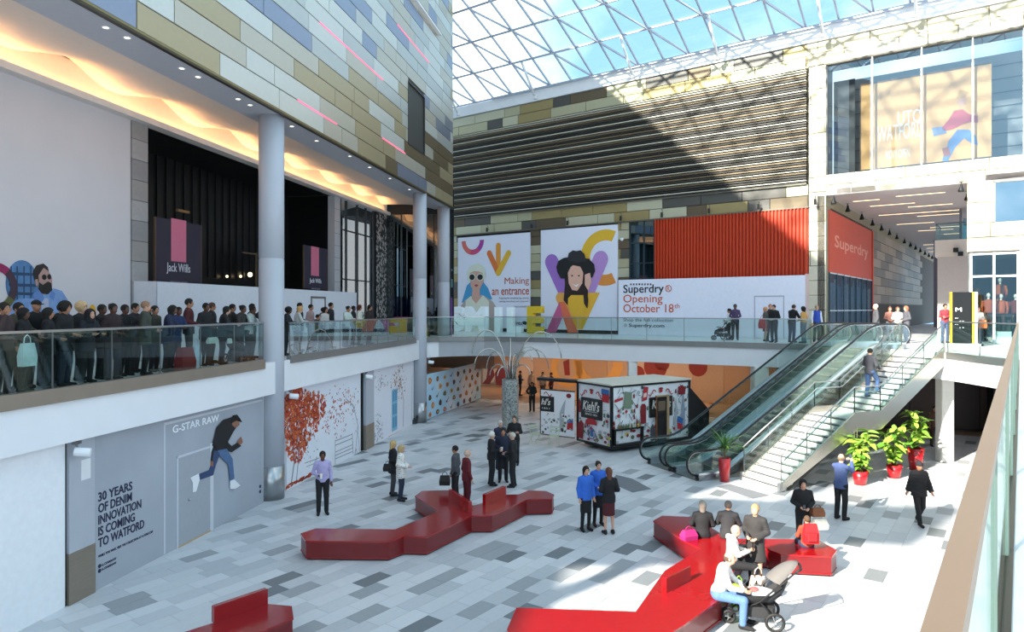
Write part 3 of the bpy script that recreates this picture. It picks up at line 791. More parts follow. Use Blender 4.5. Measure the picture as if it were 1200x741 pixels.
# ---- unseen low wall and sloping girder at left, added to shape the sun patches
mb = MB(); FAC.box(mb, -24, -5.6, 0, 7.9, -.5, 0, offw); struct('wall_left_sun_block', mb)
mb = MB(); a = FAC.pt(-5.5, 9.0, -.2); b = FAC.pt(-15.4, 16.6, -.2)
mb.obox(a, b - a, FAC.n * .5, Vector((0, 0, 2.9)), white)
a = FAC.pt(-9.5, 7.9, -.2); mb.obox(a, FAC.d * .35, FAC.n * .35, Vector((0, 0, 16)), white)
struct('sun_block_girder', mb, label='unseen sloping girder added to shade parts of the floor')
# ---- far wall
u_l = FAR.u(525); u968 = FAR.u(968)
mb = MB()
FAR.box(mb, u_l - 6, FAR.u(947), FLOOR2, 19.3, -.8, -.07, M('2c261f', .7))
wfar = struct('wall_far', mb)
def pick_far(u, z, rr):
    r = rr.random(); return 'c' if r < .3 else 'g' if r < .58 else 'w' if r < .70 else 'z' if r < .86 else 'q'
pal['q'] = M('565350', .35, .7, noise=.03); pal['y'] = M('bfb499', .5, .15, noise=.04); pal['x'] = M('cdc6b2', .5, .15, noise=.04)
pal2 = {'c': 'b7b193', 'g': 'a08f63', 'w': 'c3bfa6', 'z': '6a5c49', 'q': '5a5753'}
for k, v in pal2.items(): pal['F' + k] = M(v, .42, .35, noise=.03)
pf = lambda u, z, rr: 'F' + pick_far(u, z, rr)
FC = FAR.shift(.0)
clad(wfar, FC, u_l - 1, FAR.u(947), 10.97, 12.12, .575, 2.3, pf, None, 3)
clad(wfar, FC, u_l - 1, FAR.u(947), 18.05, 19.3, .62, 2.6, pf, None, 8)
for a, b, s in ((529, 536.3, 1), (621, 633.5, 2), (723.8, 737.5, 4)):
    clad(wfar, FC, FAR.u(a), FAR.u(b), FLOOR2 + .05, 10.95, .57, 3.0, pf, None, s)
# louvres
mb = MB(); lu0, lu1 = u_l - 1, FAR.u(945.5)
lv = [M('d2ccba', .45, .1), M('3a342d', .5), M('74634c', .5, .2), M('26221f', .5), M('bdb6a6', .45, .1)]
lm = {}
for i in range(46):
    z = 12.15 + i * .128
    k = 0 if i % 4 == 1 else (1, 2, 3)[i % 3]
    if i in (9, 10, 21, 22, 33, 34, 44): k = 2 if i % 2 else 4
    d = (.17 if k in (0, 4) else .10)
    key = k
    if key not in lm:
        m_ = MB(); m_.obox((0, 0, 0), (lu1 - lu0, 0, 0), (0, -d - .05, 0), (0, 0, .045 if k in (0, 4) else .075), lv[k]); lm[key] = m_.mesh('louvre_slat')
    link('louvre_slat', lm[key], wfar, FAR.pt(lu0, z, -.05) - wfar.location, FAR.rz)
mb = MB()
for px in (650, 727, 778, 832, 892, 920): FAR.box(mb, FAR.u(px) - .03, FAR.u(px) + .03, 12.15, 18.0, -.06, .02, M('3a342b', .5))
obj('louvre_bracket', mb, wfar)
mb = MB(); FAR.box(mb, u_l - 1, FAR.u(948), 10.9, 10.98, -.05, .10, M('6f6a60', .4, .5)); FAR.box(mb, lu0, lu1, 12.1, 12.15, -.05, .12, M('6f6a60', .4, .5)); obj('drip_rail', mb, wfar)
# right hand pier and sunlit beige panel frame round the big window
mb = MB()
uE = FAR.u(1330)
FAR.box(mb, FAR.u(947.5), u968, FLOOR2, 18.1, -1.0, -.07, M('8e866f', .7))
FAR.box(mb, u968, uE, 11.46, 12.50, -1.0, -.07, M('8e866f', .7))
FAR.box(mb, FAR.u(945), uE, 18.12, 19.9, -1.0, -.07, M('8e866f', .7))
FAR.box(mb, FAR.u(1133), uE, 8.3, 9.6, -1.0, -.07, M('8e866f', .7))
FAR.box(mb, FAR.u(1133), FAR.u(1164), 9.6, 11.46, -1.0, -.07, M('8e866f', .7))
wr = struct('wall_right', mb)
py_ = lambda u, z, rr: 'x' if rr.random() < .65 else 'y'
clad(wr, FC, FAR.u(947.5), u968, FLOOR2 + .02, 18.1, .75, 5.0, py_, None, 11)
clad(wr, FC, u968, uE, 11.46, 12.50, .52, 2.2, py_, None, 12)
clad(wr, FC, FAR.u(945), uE, 18.12, 19.9, .6, 2.4, py_, None, 13)
clad(wr, FC, FAR.u(1133), uE, 8.3, 9.6, .65, 2.6, py_, None, 14)
clad(wr, FC, FAR.u(1133), FAR.u(1164), 9.6, 11.46, .93, 3, py_, None, 15)
# big upper window with advert behind
w2 = MB(); FAR.box(w2, u968, uE, 18.02, 18.12, -1.2, .05, M('5c5546', .4)); FAR.box(w2, u968 - .02, u968 + .06, 12.5, 18.05, -1.2, .0, M('4c4c4a', .4)); win2 = struct('window_2', w2)
xs = [968, 1022, 1080, 1140, 1200, 1262]
for a, b in zip(xs, xs[1:]):
    mb = MB(); FAR.box(mb, FAR.u(a) + .02, FAR.u(b) - .02, 12.5, 18.02, -.12, -.10, glass('upper_window_glass', 'f0f4f6', .16)); obj('pane', mb, win2)
    mb = MB(); FAR.box(mb, FAR.u(b) - .03, FAR.u(b) + .03, 12.5, 18.02, -.16, .02, M('d8d8d8', .3, .5)); obj('mullion', mb, win2)
mb = MB(); FAR.box(mb, u968, uE, 12.3, 18.1, -3.6, -3.5, M('8c8e90', .6)); FAR.box(mb, u968, uE, 12.3, 12.45, -3.5, -.2, M('a5a5a3', .6))
for k in range(8): FAR.box(mb, u968, uE, 12.9 + k * .66, 12.94 + k * .66, -3.5, -3.46, M('4b4d50', .6))
FAR.box(mb, u968 + .1, u968 + 1.1, 12.5, 17.5, -1.4, -1.3, M('3c3f42', .5)); obj('room_behind', mb, win2)
AP = FAR.shift(-.55)
A2 = thing('window_advert', 'large pale orange advert panel with a jumping figure behind the upper right window', 'advert', (*AP.pt(AP.u(1010), 0)[:2], 12.6))
a, b = AP.u(1009), AP.u(1162)
mb = MB(); AP.box(mb, a, b, 12.65, 16.85, -.06, 0, M('e6b374', .6, noise=.10, scale=.4)); obj('advert_board', mb, A2)
mb = MB(); AP.box(mb, a - .05, a, 12.6, 16.9, -.08, .02, M('6d4a34', .5)); AP.box(mb, a, b, 16.85, 16.92, -.08, .02, M('7a5a40', .5)); obj('advert_frame', mb, A2)
mb = MB(); G2 = lambda pts, m, o=.004: AP.ppoly(mb, pts, o, m)
G2([(1104, 150), (1112, 140), (1118, 130), (1128, 128), (1136, 134), (1146, 136), (1146, 144), (1138, 143), (1128, 146), (1116, 152), (1106, 154)], M('c0505a', .6), .006)
G2([(1124, 110), (1131, 110), (1132, 122), (1126, 126), (1121, 120)], M('d8a890', .6), .008); G2([(1120, 116), (1125, 105), (1136, 108), (1130, 114)], M('c79a60', .6), .01)
G2([(1092, 150), (1106, 148), (1110, 156), (1094, 160)], M('7f8fb5', .6), .006)
G2([(1112, 165), (1122, 152), (1136, 152), (1144, 160), (1146, 170), (1138, 168), (1130, 162), (1120, 172), (1110, 190), (1104, 188)], M('6f8fc4', .6), .007)
G2([(1104, 174), (1112, 172), (1114, 182), (1106, 184)], M('a9655a', .6), .008)
obj('printed_figure', mb, A2, label='printed jumping figure in red top and blue jeans')
wt = M('f4efe6', .5)
ptext('lettering', 'UTO', AP, (1052, 131), (1080, 143), wt, A2, off=.008); ptext('lettering', 'WATFORD', AP, (1028, 149), (1082, 160), wt, A2, off=.008); ptext('lettering', 'NOW OPEN', AP, (1038, 177), (1066, 184), wt, A2, off=.008)
# small window right of the pillar
w3 = MB(); FAR.box(w3, FAR.u(1164), uE, 11.36, 11.46, -.9, .02, M('8b8b86', .4)); FAR.box(w3, FAR.u(1164), FAR.u(1164) + .08, 9.6, 11.4, -.9, .02, M('8b8b86', .4)); win3 = struct('window_3', w3)
mb = MB(); FAR.box(mb, FAR.u(1164), uE, 9.6, 11.4, -.12, -.10, glass('sky_mirror_glass', '9fb4c4', .60)); obj('pane', mb, win3)
mb = MB(); FAR.box(mb, FAR.u(1164), uE, 9.6, 11.4, -1.6, -1.5, M('4d5d6b', .5)); obj('room_behind', mb, win3)
# ---- posters on the far wall
def board(px0, px1, z0, z1, name, label, mat, off=.12, th=.1):
    pl = FAR.shift(off)
    u0, u1 = pl.u(px0), pl.u(px1)
    t = thing(name, label, 'poster', (*pl.pt(u0, 0)[:2], z0))
    mb = MB(); pl.box(mb, u0, u1, z0, z1, -th, 0, mat); obj('poster_board', mb, t)
    return t, pl, u0, u1
poster = M('dfe0ee', .55, noise=.01)
P1, pl, u0, u1 = board(536.5, 620.8, FLOOR2 + .25, 10.75, 'wall_poster', 'tall wall poster of a woman with a white bob and round sunglasses', poster)
mb = MB(); q = lambda pts, m, o=.004: pl.ppoly(mb, pts, o, m)
cu, cz = pl.uz(554, 282)
k1 = pl.u(555) - pl.u(554)
cols = [M('b8358c', .6), M('c0406f', .6), M('d4605a', .6), M('a8379a', .6)]
pl.ring(mb, cu, cz, .64, 1.0, .004, lambda t: M('d4655a', .6) if t < .4 else M('c9406f', .6) if t < .7 else M('a23596', .6), 180, 360, 28, clip=(u0, u1, 4, 10.74))
# arrow
ar = M('e0912c', .6); ar2 = M('dfae2b', .6); ar3 = M('d86f2e', .6)
pl.poly(mb, pill(pl.uz(584, 288), pl.uz(584, 318), .20), .004, ar); pl.poly(mb, pill(pl.uz(573.5, 297), pl.uz(584, 320), .21), .008, ar3); pl.poly(mb, pill(pl.uz(596, 297), pl.uz(584, 320), .21), .012, ar2)
obj('graphic_shapes', mb, P1, label='pink and purple ring and orange arrow')
mb = MB()
skin = M('cfa08e', .7); hairw = M('d9dcc9', .7)
q([(541, 355), (547, 335), (552, 330), (566, 330), (572, 338), (577, 351), (570, 351), (548, 354)], M('3c93c4', .6), .004)
q([(538, 392), (538, 362), (545, 352), (556, 346), (566, 346), (577, 353), (583, 362), (582, 392)], M('b5a39b', .7), .008)
q([(544, 392), (546, 352), (552, 347), (558, 356), (566, 346), (573, 353), (574, 392)], M('dcdcca', .7), .012)
q([(554, 336), (562, 336), (563, 350), (558, 356), (553, 350)], skin, .016)
q([(550, 318), (566, 318), (567, 330), (562, 340), (557, 342), (552, 336)], skin, .020)
q([(548, 329), (548, 318), (552, 312), (560, 309), (567, 313), (570, 322), (568, 330), (566, 320), (558, 317), (551, 320), (551, 330)], hairw, .024)
for px in (553.5, 563):
    u, z = pl.uz(px, 325); k = pl.pt(u, 0).y / FP; pl.disc(mb, u, z, 4.0 * k1, .028, M('d9dccf', .5), 4.4 * k); pl.disc(mb, u, z, 3.1 * k1, .034, nearblack, 3.4 * k)
q([(556, 334.5), (558.5, 333.3), (561, 334.5), (558.5, 336.5)], M('a8323c', .5), .028)
obj('printed_figure', mb, P1, label='printed woman with white bob and sunglasses')
tx = M('b8532f', .6)
ptext('lettering', 'Making', pl, (591.5, 325.5), (620, 335), tx, P1, off=.008)
ptext('lettering', 'an entrance', pl, (576.5, 338), (620, 345.5), tx, P1, off=.008, bold=.01)
ptext('lettering', 'Preparing for something big, opening', pl, (585, 348.3), (619.5, 351), M('8a8690', .6), P1, off=.008)
ptext('lettering', 'opening more shops and restaurants', pl, (585, 352.3), (619.5, 354.6), M('8a8690', .6), P1, off=.008)
ptext('lettering', 'intu.co.uk/watford', pl, (603, 358), (619.5, 360.3), M('8a8690', .6), P1, off=.008)
ptext('lettering', 'intu', pl, (604.5, 376.5), (612, 381), M('3a3440', .6), P1, off=.008, bold=.01)
mb = MB(); q([(612, 377), (616, 376.5), (618.5, 379), (616, 381), (613, 380)], nearblack, .008); obj('bird_mark', mb, P1)
P2, pl, u0, u1 = board(633.7, 723.5, FLOOR2 + .25, 10.82, 'wall_poster', 'tall wall poster of a smiling woman in a black hat and yellow top', poster)
k2 = (pl.u(700) - pl.u(699)); kz = pl.pt(pl.u(700), 0).y / FP
mb = MB(); q = lambda pts, m, o=.004: pl.ppoly(mb, pts, o, m)
cu, cz = pl.uz(709, 302); pl.ring(mb, cu, cz, 1.05, 1.72, .004, lambda t: M('dfb02e', .6) if t < .5 else M('cc5531', .6) if t < .68 else M('dd8a3a', .6), 0, 360, 56, clip=(u0 + .02, u1 - .01, 4.4, 10.8))
pl.poly(mb, pill(pl.uz(646.5, 307), pl.uz(667, 352), .50), .010, M('9a6bbd', .6)); pl.poly(mb, pill(pl.uz(704, 304), pl.uz(684, 352), .52), .016, M('b48ac8', .6))
pl.ppoly(mb, [(655, 343), (703, 343), (683, 386), (675, 386)], .022, M('e3ad33', .6))
pl.poly(mb, pill(pl.uz(657, 349), pl.uz(668, 372), .34), .026, M('e0a04a', .6))
pl.ppoly(mb, [(640, 389.5), (656, 354), (661, 354), (664, 361), (652, 389.5)], .032, M('c45a8c', .6))
pl.ppoly(mb, [(656, 354), (662, 354), (678, 390), (666, 390), (660, 372)], .036, M('dd6d4d', .6))
obj('graphic_shapes', mb, P2, label='large X made of purple, pink and orange bars, with a yellow ring')
mb = MB()
q([(664, 352), (662, 325), (668, 312), (684, 310), (690, 325), (689, 356), (684, 353), (670, 352)], M('2a1814', .7), .044)
q([(664, 352), (670, 346), (684, 346), (688, 352), (682, 380), (676, 380)], M('e1ae32', .7), .048)
q([(666, 320), (671, 310), (680, 311), (684, 320), (683, 332), (677, 341), (671, 340), (667, 332)], M('e0ae9a', .7), .054)
q([(652.5, 313), (655, 306), (661, 302.5), (670, 301), (682, 301.5), (691, 304), (697, 310), (698, 318), (694.5, 325.5), (688.5, 327), (686, 319), (680, 312.5), (672, 311), (666, 316), (664, 326.5), (658, 326.5), (654, 320)], M('121214', .7), .060); q([(665.5, 305), (667, 297), (672, 293.5), (676, 294.5), (681, 293.5), (685.5, 298), (687.5, 306), (676, 308)], M('26262a', .7), .066)
q([(686, 322), (692, 320), (694, 330), (690, 341), (686, 334)], M('dfae9c', .7), .064)
q([(671, 332.5), (675, 334.5), (679.5, 332.5), (676, 336.5)], M('f2e8e6', .5), .060)
for px in (671, 679): u, z = pl.uz(px, 323.3); pl.disc(mb, u, z, 1.2 * k2, .060, M('2a1a18', .5), .9 * kz)
q([(683, 330), (687, 332), (690, 352), (689, 362), (685, 356)], M('2a1814', .7), .058); q([(663, 330), (667, 332), (666, 358), (661, 352)], M('2a1814', .7), .058)
obj('printed_figure', mb, P2, label='printed woman in a black hat')
# dark teal glazing between poster and orange panel
w4 = MB(); a, b = FAR.u(737.5), FAR.u(767)
for u in (a, (a + b) / 2 + .1, b - .05): FAR.box(w4, u, u + .05, FLOOR2, 10.95, -.1, .04, M('23343a', .4))
for z in (7.5, 8.4, 9.6): FAR.box(w4, a, b, z, z + .05, -.1, .03, M('23343a', .4))
win4 = struct('window_4', w4)
mb = MB(); FAR.box(mb, a, b, FLOOR2, 10.95, -.06, -.04, glass('teal_mirror', '8fd0dc', .12)); obj('pane', mb, win4)
mb = MB(); FAR.box(mb, a, b, FLOOR2, 10.95, -.5, -.4, M('1d6f88', .5)); FAR.box(mb, a, b, 9.0, 10.95, -.4, -.38, M('38b6d4', .5)); obj('room_behind', mb, win4)
# orange ribbed panel
mb = MB(); a, b = FAR.u(767), FAR.u(947)
om = M('bd3c1c', .5, noise=.03); OR = thing('ribbed_panel', 'orange-red vertically ribbed panel above the white opening hoarding', 'cladding', (*FAR.pt(a, 0)[:2], 7.4))
FAR.box(mb, a, b, 7.2, 10.92, -.08, .0, om); obj('back_sheet', mb, OR)
m_ = MB(); w = (b - a) / 46; m_.add([(0, 0, 0), (w * .22, -.12, 0), (w * .55, -.12, 0), (w * .77, 0, 0), (0, 0, 3.72), (w * .22, -.12, 3.72), (w * .55, -.12, 3.72), (w * .77, 0, 3.72)],
    [(0, 1, 5, 4), (1, 2, 6, 5), (2, 3, 7, 6), (4, 5, 6, 7), (3, 2, 1, 0)], om); rm = m_.mesh('rib')
for i in range(46): link('rib', rm, OR, FAR.pt(a + i * w + .02, 7.2, 0) - OR.location, FAR.rz)
# opening hoarding
hp2 = FAR.shift(.45); a, b = hp2.u(724.6), hp2.u(943.6)
SD = thing('shop_hoarding', 'long white hoarding announcing an opening on October 18th', 'hoarding', (*hp2.pt(a, 0)[:2], FLOOR2 + .02))
mb = MB(); hp2.box(mb, a, b, FLOOR2 + .03, 7.44, -.08, 0, M('e3e3f0', .55)); obj('front_board', mb, SD)
mb = MB(); hp2.box(mb, b, b + .08, FLOOR2 + .03, 7.5, -.45, .0, M('d3b9b6', .55)); obj('side_board', mb, SD)
mb = MB(); c, d = hp2.u(884), hp2.u(919); gl_ = M('a6a6b0', .5)
hp2.box(mb, c, d, 6.36, 6.41, 0, .02, gl_); hp2.box(mb, c, c + .04, FLOOR2 + .04, 6.38, 0, .02, gl_); hp2.box(mb, d - .04, d, FLOOR2 + .04, 6.38, 0, .02, gl_); obj('door_outline', mb, SD)
sb, sor = M('17171a', .5), M('c85a36', .5)
hA = dict(off=.006)
ptext('lettering', 'Superdry', hp2, (730.5, 334), (778, 346), sb, SD, bold=.012, **hA)
ptext('lettering', 'Opening', hp2, (730.5, 345.5), (776.5, 357.5), sor, SD, bold=.006, **hA)
ptext('lettering', 'October 18', hp2, (730.5, 356.7), (789.5, 366.5), sor, SD, bold=.006, **hA)
ptext('lettering', 'th', hp2, (790.5, 356), (796.5, 361.5), sor, SD, **hA)
ptext('lettering', 'Shop the full collection', hp2, (730.5, 373), (789, 378.8), M('55555c', .5), SD, **hA)
ptext('lettering', '@', hp2, (731, 379.5), (735, 383.5), M('77777c', .5), SD, **hA)
ptext('lettering', 'Superdry.com', hp2, (737, 379.3), (778.5, 385.3), sb, SD, bold=.015, **hA)
ptext('lettering', 'R', hp2, (781.5, 335.5), (785, 341), sor, SD, **hA)
mb = MB(); u, z = hp2.uz(783.3, 338.3); hp2.ring(mb, u, z, .16, .20, .006, sor); 
for i in range(8): u, z = hp2.uz(738.5 + i * 3.3, 333.3); hp2.box(mb, u, u + .10, z - .06, z + .05, .005, .01, M('4a4a50', .5)) if i != 3 else hp2.disc(mb, u + .05, z, .06, .006, sb)
obj('ring_mark', mb, SD)
# small spotlights on the lintel
sm = MB(); sm.tube([(0, 0, 0), (0, -.22, .02)], .02, dark); sm.tube([(0, -.22, -.16), (0, -.22, .12)], [.075, .06], dark, 10); sme = sm.mesh('spot_head')
bm_ = MB(); bm_.tube([(0, -.02, .05), (0, -.16, .28), (0, -.24, .30)], .018, steel_d, 6); bme = bm_.mesh('bracket')
for di, px in enumerate((574, 626, 668, 730, 778, 833, 891, 957)):
    p = FAR.shift(.10).pt(FAR.u(px), 11.15)
    o = thing('spotlight', ORD[di] + ' small dark bracket spotlight from the left on the far wall lintel', 'light', p, FAR.rz, 'spotlights on the far wall lintel'); link('spot_head', sme, o); link('bracket', bme, o)
cm = MB(); cm.lathe([(.10, .05), (.10, -.02), (.08, -.08), (.03, -.11)], (0, 0, 0), white, 14)
tag(link('security_camera', cm.mesh('security_camera'), None, FAR.shift(.2).pt(FAR.u(730.5), 9.9)), 'white dome security camera on the banded pier right of the hat poster', 'camera')
# ---- SMILE letters standing on the floor
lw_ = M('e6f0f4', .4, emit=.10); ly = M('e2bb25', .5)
LP = FAR.shift(1.6)
def letter(ch, px0, px1, py0, label, mat):
    u0, u1 = LP.u(px0), LP.u(px1); z1 = LP.uz((px0 + px1) / 2, py0)[1]
    cu = bpy.data.curves.new('letter', 'FONT'); cu.body = ch; cu.extrude = .12; cu.offset = .035; cu.bevel_depth = .02; cu.resolution_u = 5
    t = bpy.data.objects.new('letter', cu); me = bpy.data.meshes.new_from_object(t); bpy.data.objects.remove(t)
    v = np.zeros(len(me.vertices) * 3); me.vertices.foreach_get('co', v); v = v.reshape(-1, 3); mn, mx = v.min(0), v.max(0)
    v = np.stack([(v[:, 0] - mn[0]) / (mx[0] - mn[0]) * (u1 - u0), -v[:, 2] * 1.3, (v[:, 1] - mn[1]) / (mx[1] - mn[1]) * (z1 - FLOOR2 - .02)], 1)
    me.vertices.foreach_set('co', v.ravel()); me.materials.clear(); me.materials.append(mat); me.update()
    return tag(link('standing_letter', me, None, LP.pt(u0, FLOOR2 + .022), LP.rz), label, 'letter')
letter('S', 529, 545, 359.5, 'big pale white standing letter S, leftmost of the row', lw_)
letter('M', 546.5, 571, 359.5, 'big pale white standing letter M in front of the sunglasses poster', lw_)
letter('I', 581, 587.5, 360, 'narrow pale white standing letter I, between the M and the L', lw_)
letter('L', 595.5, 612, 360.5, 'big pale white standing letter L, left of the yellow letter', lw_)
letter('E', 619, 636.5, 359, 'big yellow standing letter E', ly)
# ---- mall corridor on the right
cz = 11.45
mb = MB()
mb.obox(COR.pt(0, cz, .0), COR.d * 60, COR.n * 9.5, Vector((0, 0, .3)), M('b9adab', .6))
ccor = struct('ceiling_corridor', mb)
mb = MB(); COR.box(mb, 0, 60, FLOOR2, cz, -.4, -.06, M('4a4038', .7)); wc = struct('wall_corridor', mb)
uo0, uo1 = COR.u(970.5), COR.u(1020.5)
mb = MB(); COR.box(mb, 0.02, 60, 10.95, cz, -.06, 0, M('8a7d62', .5)); obj('top_band', mb, wc)
wood = [M('8d7d6c', .5, noise=.08), M('9d8873', .5, noise=.08), M('7c6e62', .5, noise=.08), M('a08c7c', .5, noise=.06)]
z = 6.1; k = 0
while z < 10.9:
    u = uo1 + .4 - (k % 2) * 1.7
    while u < 40:
        a, b = max(u, uo1 + .38), u + 3.6; 
        if b - a > .1:
            mb = MB(); COR.box(mb, a, b - .03, z, z + .58, -.06, .01, random.choice(wood)); obj('cladding_panel', mb, wc)
        u += 3.6
    z += .61; k += 1
mb = MB(); COR.box(mb, uo1 + .4, 40, FLOOR2 + .02, 6.1, -.3, -.28, M('6e6470', .6)); COR.box(mb, uo1 + .38, 40, 6.0, 6.1, -.3, .05, M('5f5248', .6)); obj('recess', mb, wc)
mb = MB()
for u in (14.5, 21, 29): COR.box(mb, u, u + .5, FLOOR2 + .02, 6.0, -.3, 0, M('8e8398', .6))
obj('recess_pier', mb, wc)
OG = thing('shop_sign_panel', 'tall orange shop window panel with faint white script at the corridor entrance', 'sign', (*COR.pt(uo0, 0)[:2], FLOOR2))
oo = M('c9472b', .45, noise=.04)
mb = MB(); COR.box(mb, uo0, uo1, 7.6, 10.8, 0, .05, oo); COR.box(mb, uo1 - .0, uo1 + .34, FLOOR2, 10.8, 0, .12, oo); obj('orange_board', mb, OG)
mb = MB(); COR.box(mb, uo0, uo1, FLOOR2, 7.6, 0, .04, glass('blue_glass', 'e5f3f8', .10)); obj('glass_pane', mb, OG)
mb = MB()
for i in range(30):
    u = uo0 + (uo1 - uo0) * i / 30; COR.box(mb, u, u + .16, FLOOR2 + rnd() * .5, 7.5 - rnd() * .6, -.05, -.01, random.choice((M('a9d8ee', .5), M('2f86b0', .5), M('eaf3f8', .5), M('5db0d6', .5))))
obj('blue_stripes', mb, OG)
mb = MB()
for i in range(8): u = uo0 + (uo1 - uo0) * i / 7; COR.box(mb, u - .03, u + .03, FLOOR2, 7.6, .03, .09, M('183a4c', .4))
for z in (5.6, 7.55): COR.box(mb, uo0, uo1, z, z + .05, .03, .08, M('cfe0e6', .4))
obj('mullion', mb, OG)
script = M('e39a86', .5)
ptext('lettering', 'Superdry', COR, (977, 275), (1016, 306), script, OG, off=.055, bold=.01); 
ptext('lettering', 'opening', COR, (978, 267), (1012, 281), M('d77a62', .5), OG, off=.055)
# strip lights in the corridor ceiling
def cpt(px, py, z=cz): Y = (z - EYE) * FP / (HY - py); return Vector(((px - 600) / FP * Y, Y, z))
lm_ = M('ffdcb0', .5, emit=3.0)
for di, (a, b) in enumerate((((1050, 230), (1108, 225.6)), ((1020, 241.6), (1072, 237.4)), ((1064, 242.6), (1116, 238.4)), ((1030, 252.4), (1124, 245.6)), ((1075, 253.4), (1124, 250)), ((1051, 263), (1094, 259.6)), ((1090, 266.8), (1124, 264.4)), ((1076, 270.6), (1117, 268)), ((1106, 274.4), (1124, 273.4)), ((1082, 287), (1094, 286)), ((1086, 291), (1096, 290)), ((1088, 295), (1099, 294)), ((1000, 236), (1030, 233)))):
    pa, pb = cpt(*a), cpt(*b); d = pb - pa; d = cB * d.dot(cB)
    t = thing('strip_light', ORD[di] + ' long warm strip light in the corridor ceiling, listed front to back' if di < 12 else 'faint strip light at the left front of the corridor ceiling', 'light', pa, 0, 'strip lights in the corridor ceiling')
    mb = MB(); n = Vector((-d.y, d.x, 0)).normalized() * .10; mb.obox(pa - n / 2 + Vector((0, 0, -.02)), d, n, Vector((0, 0, .018)), lm_); obj('light_tube', mb, t)
    mb = MB(); n *= 1.3; mb.obox(pa - n / 2 + Vector((0, 0, -.012)), d, n, Vector((0, 0, .012)), M('a39a96', .5)); obj('housing', mb, t)
# hanging black spots along the corridor wall
hm = MB(); hm.lathe([(.12, 0), (.13, .06), (.06, .24), (.05, .34), (.015, .36), (.015, .46)], (0, 0, -.46), dark, 12); hme = hm.mesh('shade')
bpl = MB(); bpl.box((0, 0, -.01), (.14, .14, .02), steel_d); bpm = bpl.mesh('ceiling_plate')
for di, px in enumerate((977, 993.5, 1010, 1022.5, 1033, 1042.5, 1051, 1060, 1067, 1073, 1078.5, 1084, 1088.5, 1092.5, 1096.5)):
    p = COR.shift(.35).pt(COR.shift(.35).u(px), cz); o = thing('pendant_spot', ORD[di] + ' black bell-shaped ceiling spot along the corridor wall, counted from the front', 'light', p, 0, 'black bell spots along the corridor wall'); link('shade', hme, o); link('ceiling_plate', bpm, o)
for px, py, wh in ((1126.5, 213, 'upper'), (1133.5, 224, 'lower')):
    p = cpt(px, py); o = thing('pendant_spot', wh + ' of two black bell-shaped ceiling spots beside the pale pillar', 'light', p, 0, 'black bell spots beside the pillar'); link('shade', hme, o); link('ceiling_plate', bpm, o)
# far end of the corridor, balcony
BL = Plane((24.2, 39.8), (cB.x, cB.y))
mb = MB(); BL.box(mb, BL.u(1098), BL.u(1180), FLOOR2, 8.7, -.5, -.3, M('c8bdb8', .6)); BL.box(mb, -2, 14, FLOOR2, cz, -22, -21.8, M('6f6670', .6)); wb = struct('wall_corridor_end', mb)
BC = thing('balcony', 'white balcony with glass rail over the corridor mouth', 'balcony', (*BL.pt(BL.u(1096), 0)[:2], 8.7))
mb = MB(); BL.box(mb, BL.u(1095), BL.u(1180), 8.7, 9.65, -3.5, -.2, M('e6dcd2', .5)); obj('balcony_slab', mb, BC)
mb = MB(); BL.box(mb, BL.u(1096), BL.u(1180), 9.65, 10.6, -.25, -.23, gpane); mb.obox(BL.pt(BL.u(1096), 9.65, -.25), -BL.n * 3, BL.d * .02, Vector((0, 0, .95)), gpane); obj('glass_pane', mb, BC)
mb = MB(); mb.obox(BL.pt(BL.u(1096), 10.58, -.25), -BL.n * 3, BL.d * .05, Vector((0, 0, .05)), steel_d); BL.box(mb, BL.u(1096), BL.u(1180), 10.58, 10.63, -.28, -.22, steel_d); obj('handrail', mb, BC)
mb = MB(); BL.box(mb, BL.u(1123), BL.u(1126), 9.6, cz, -1.0, -.9, steel_d); BL.box(mb, BL.u(1127), BL.u(1134), 9.6, 10.9, -1.0, -.98, glass('pale_blue', '9fd0dc', .2)); obj('glazing_post', mb, BC)
mb = MB()
for px, py in ((1120, 293), (1125.5, 297.5)): u, z = BL.uz(px, py); BL.box(mb, u - .12, u + .12, z - .12, z + .12, -.2, .05, dark)
tag(obj('speaker', mb), 'two small black speaker boxes on the pale balcony front', 'speaker')
# fashion shop on the right
SP = FAR.shift(.0); a, b = FAR.u(1136.5), FAR.u(1195)
SH = thing('shop_window', 'tall white framed shop window with orange dressed mannequins', 'shop window', (*FAR.pt(a, 0)[:2], FLOOR2))
mb = MB(); wf_ = M('d9dde0', .4, .3)
for u in (a, FAR.u(1165) - .05, b - .1): FAR.box(mb, u, u + .09, FLOOR2, 8.25, -.1, .05, wf_)
for z in (8.15, 7.15): FAR.box(mb, a, b, z, z + .08, -.1, .05, wf_)
obj('window_frame', mb, SH)
mb = MB(); FAR.box(mb, a, b, FLOOR2, 8.2, -.04, -.02, glass('shopfront_glass', 'dfe8e8', .08)); obj('glass_pane', mb, SH)
mb = MB(); FAR.box(mb, a - .3, b + 4, FLOOR2, 8.3, -4.5, -4.4, M('35393c', .6)); mb.obox(FAR.pt(a - .06, FLOOR2, -4.4), FAR.d * .06, FAR.n * 4.3, Vector((0, 0, 4.1)), M('5d6466', .6)); FAR.box(mb, a, b + 4, 8.2, 8.28, -4.5, -.1, M('6e6e70', .6))
FAR.box(mb, b + .0, b + .25, FLOOR2, 8.3, -.6, .02, M('b7b7b4', .5)); FAR.box(mb, b + .25, b + 5, FLOOR2, 8.3, -.6, -.5, M('2a1f20', .6)); obj('shop_interior', mb, SH)
mb = MB(); FAR.box(mb, a + .9, b - .3, FLOOR2 + .02, FLOOR2 + .55, -1.4, -.3, white); tag(obj('display_plinth', mb), 'low white display plinth under the mannequins', 'plinth')
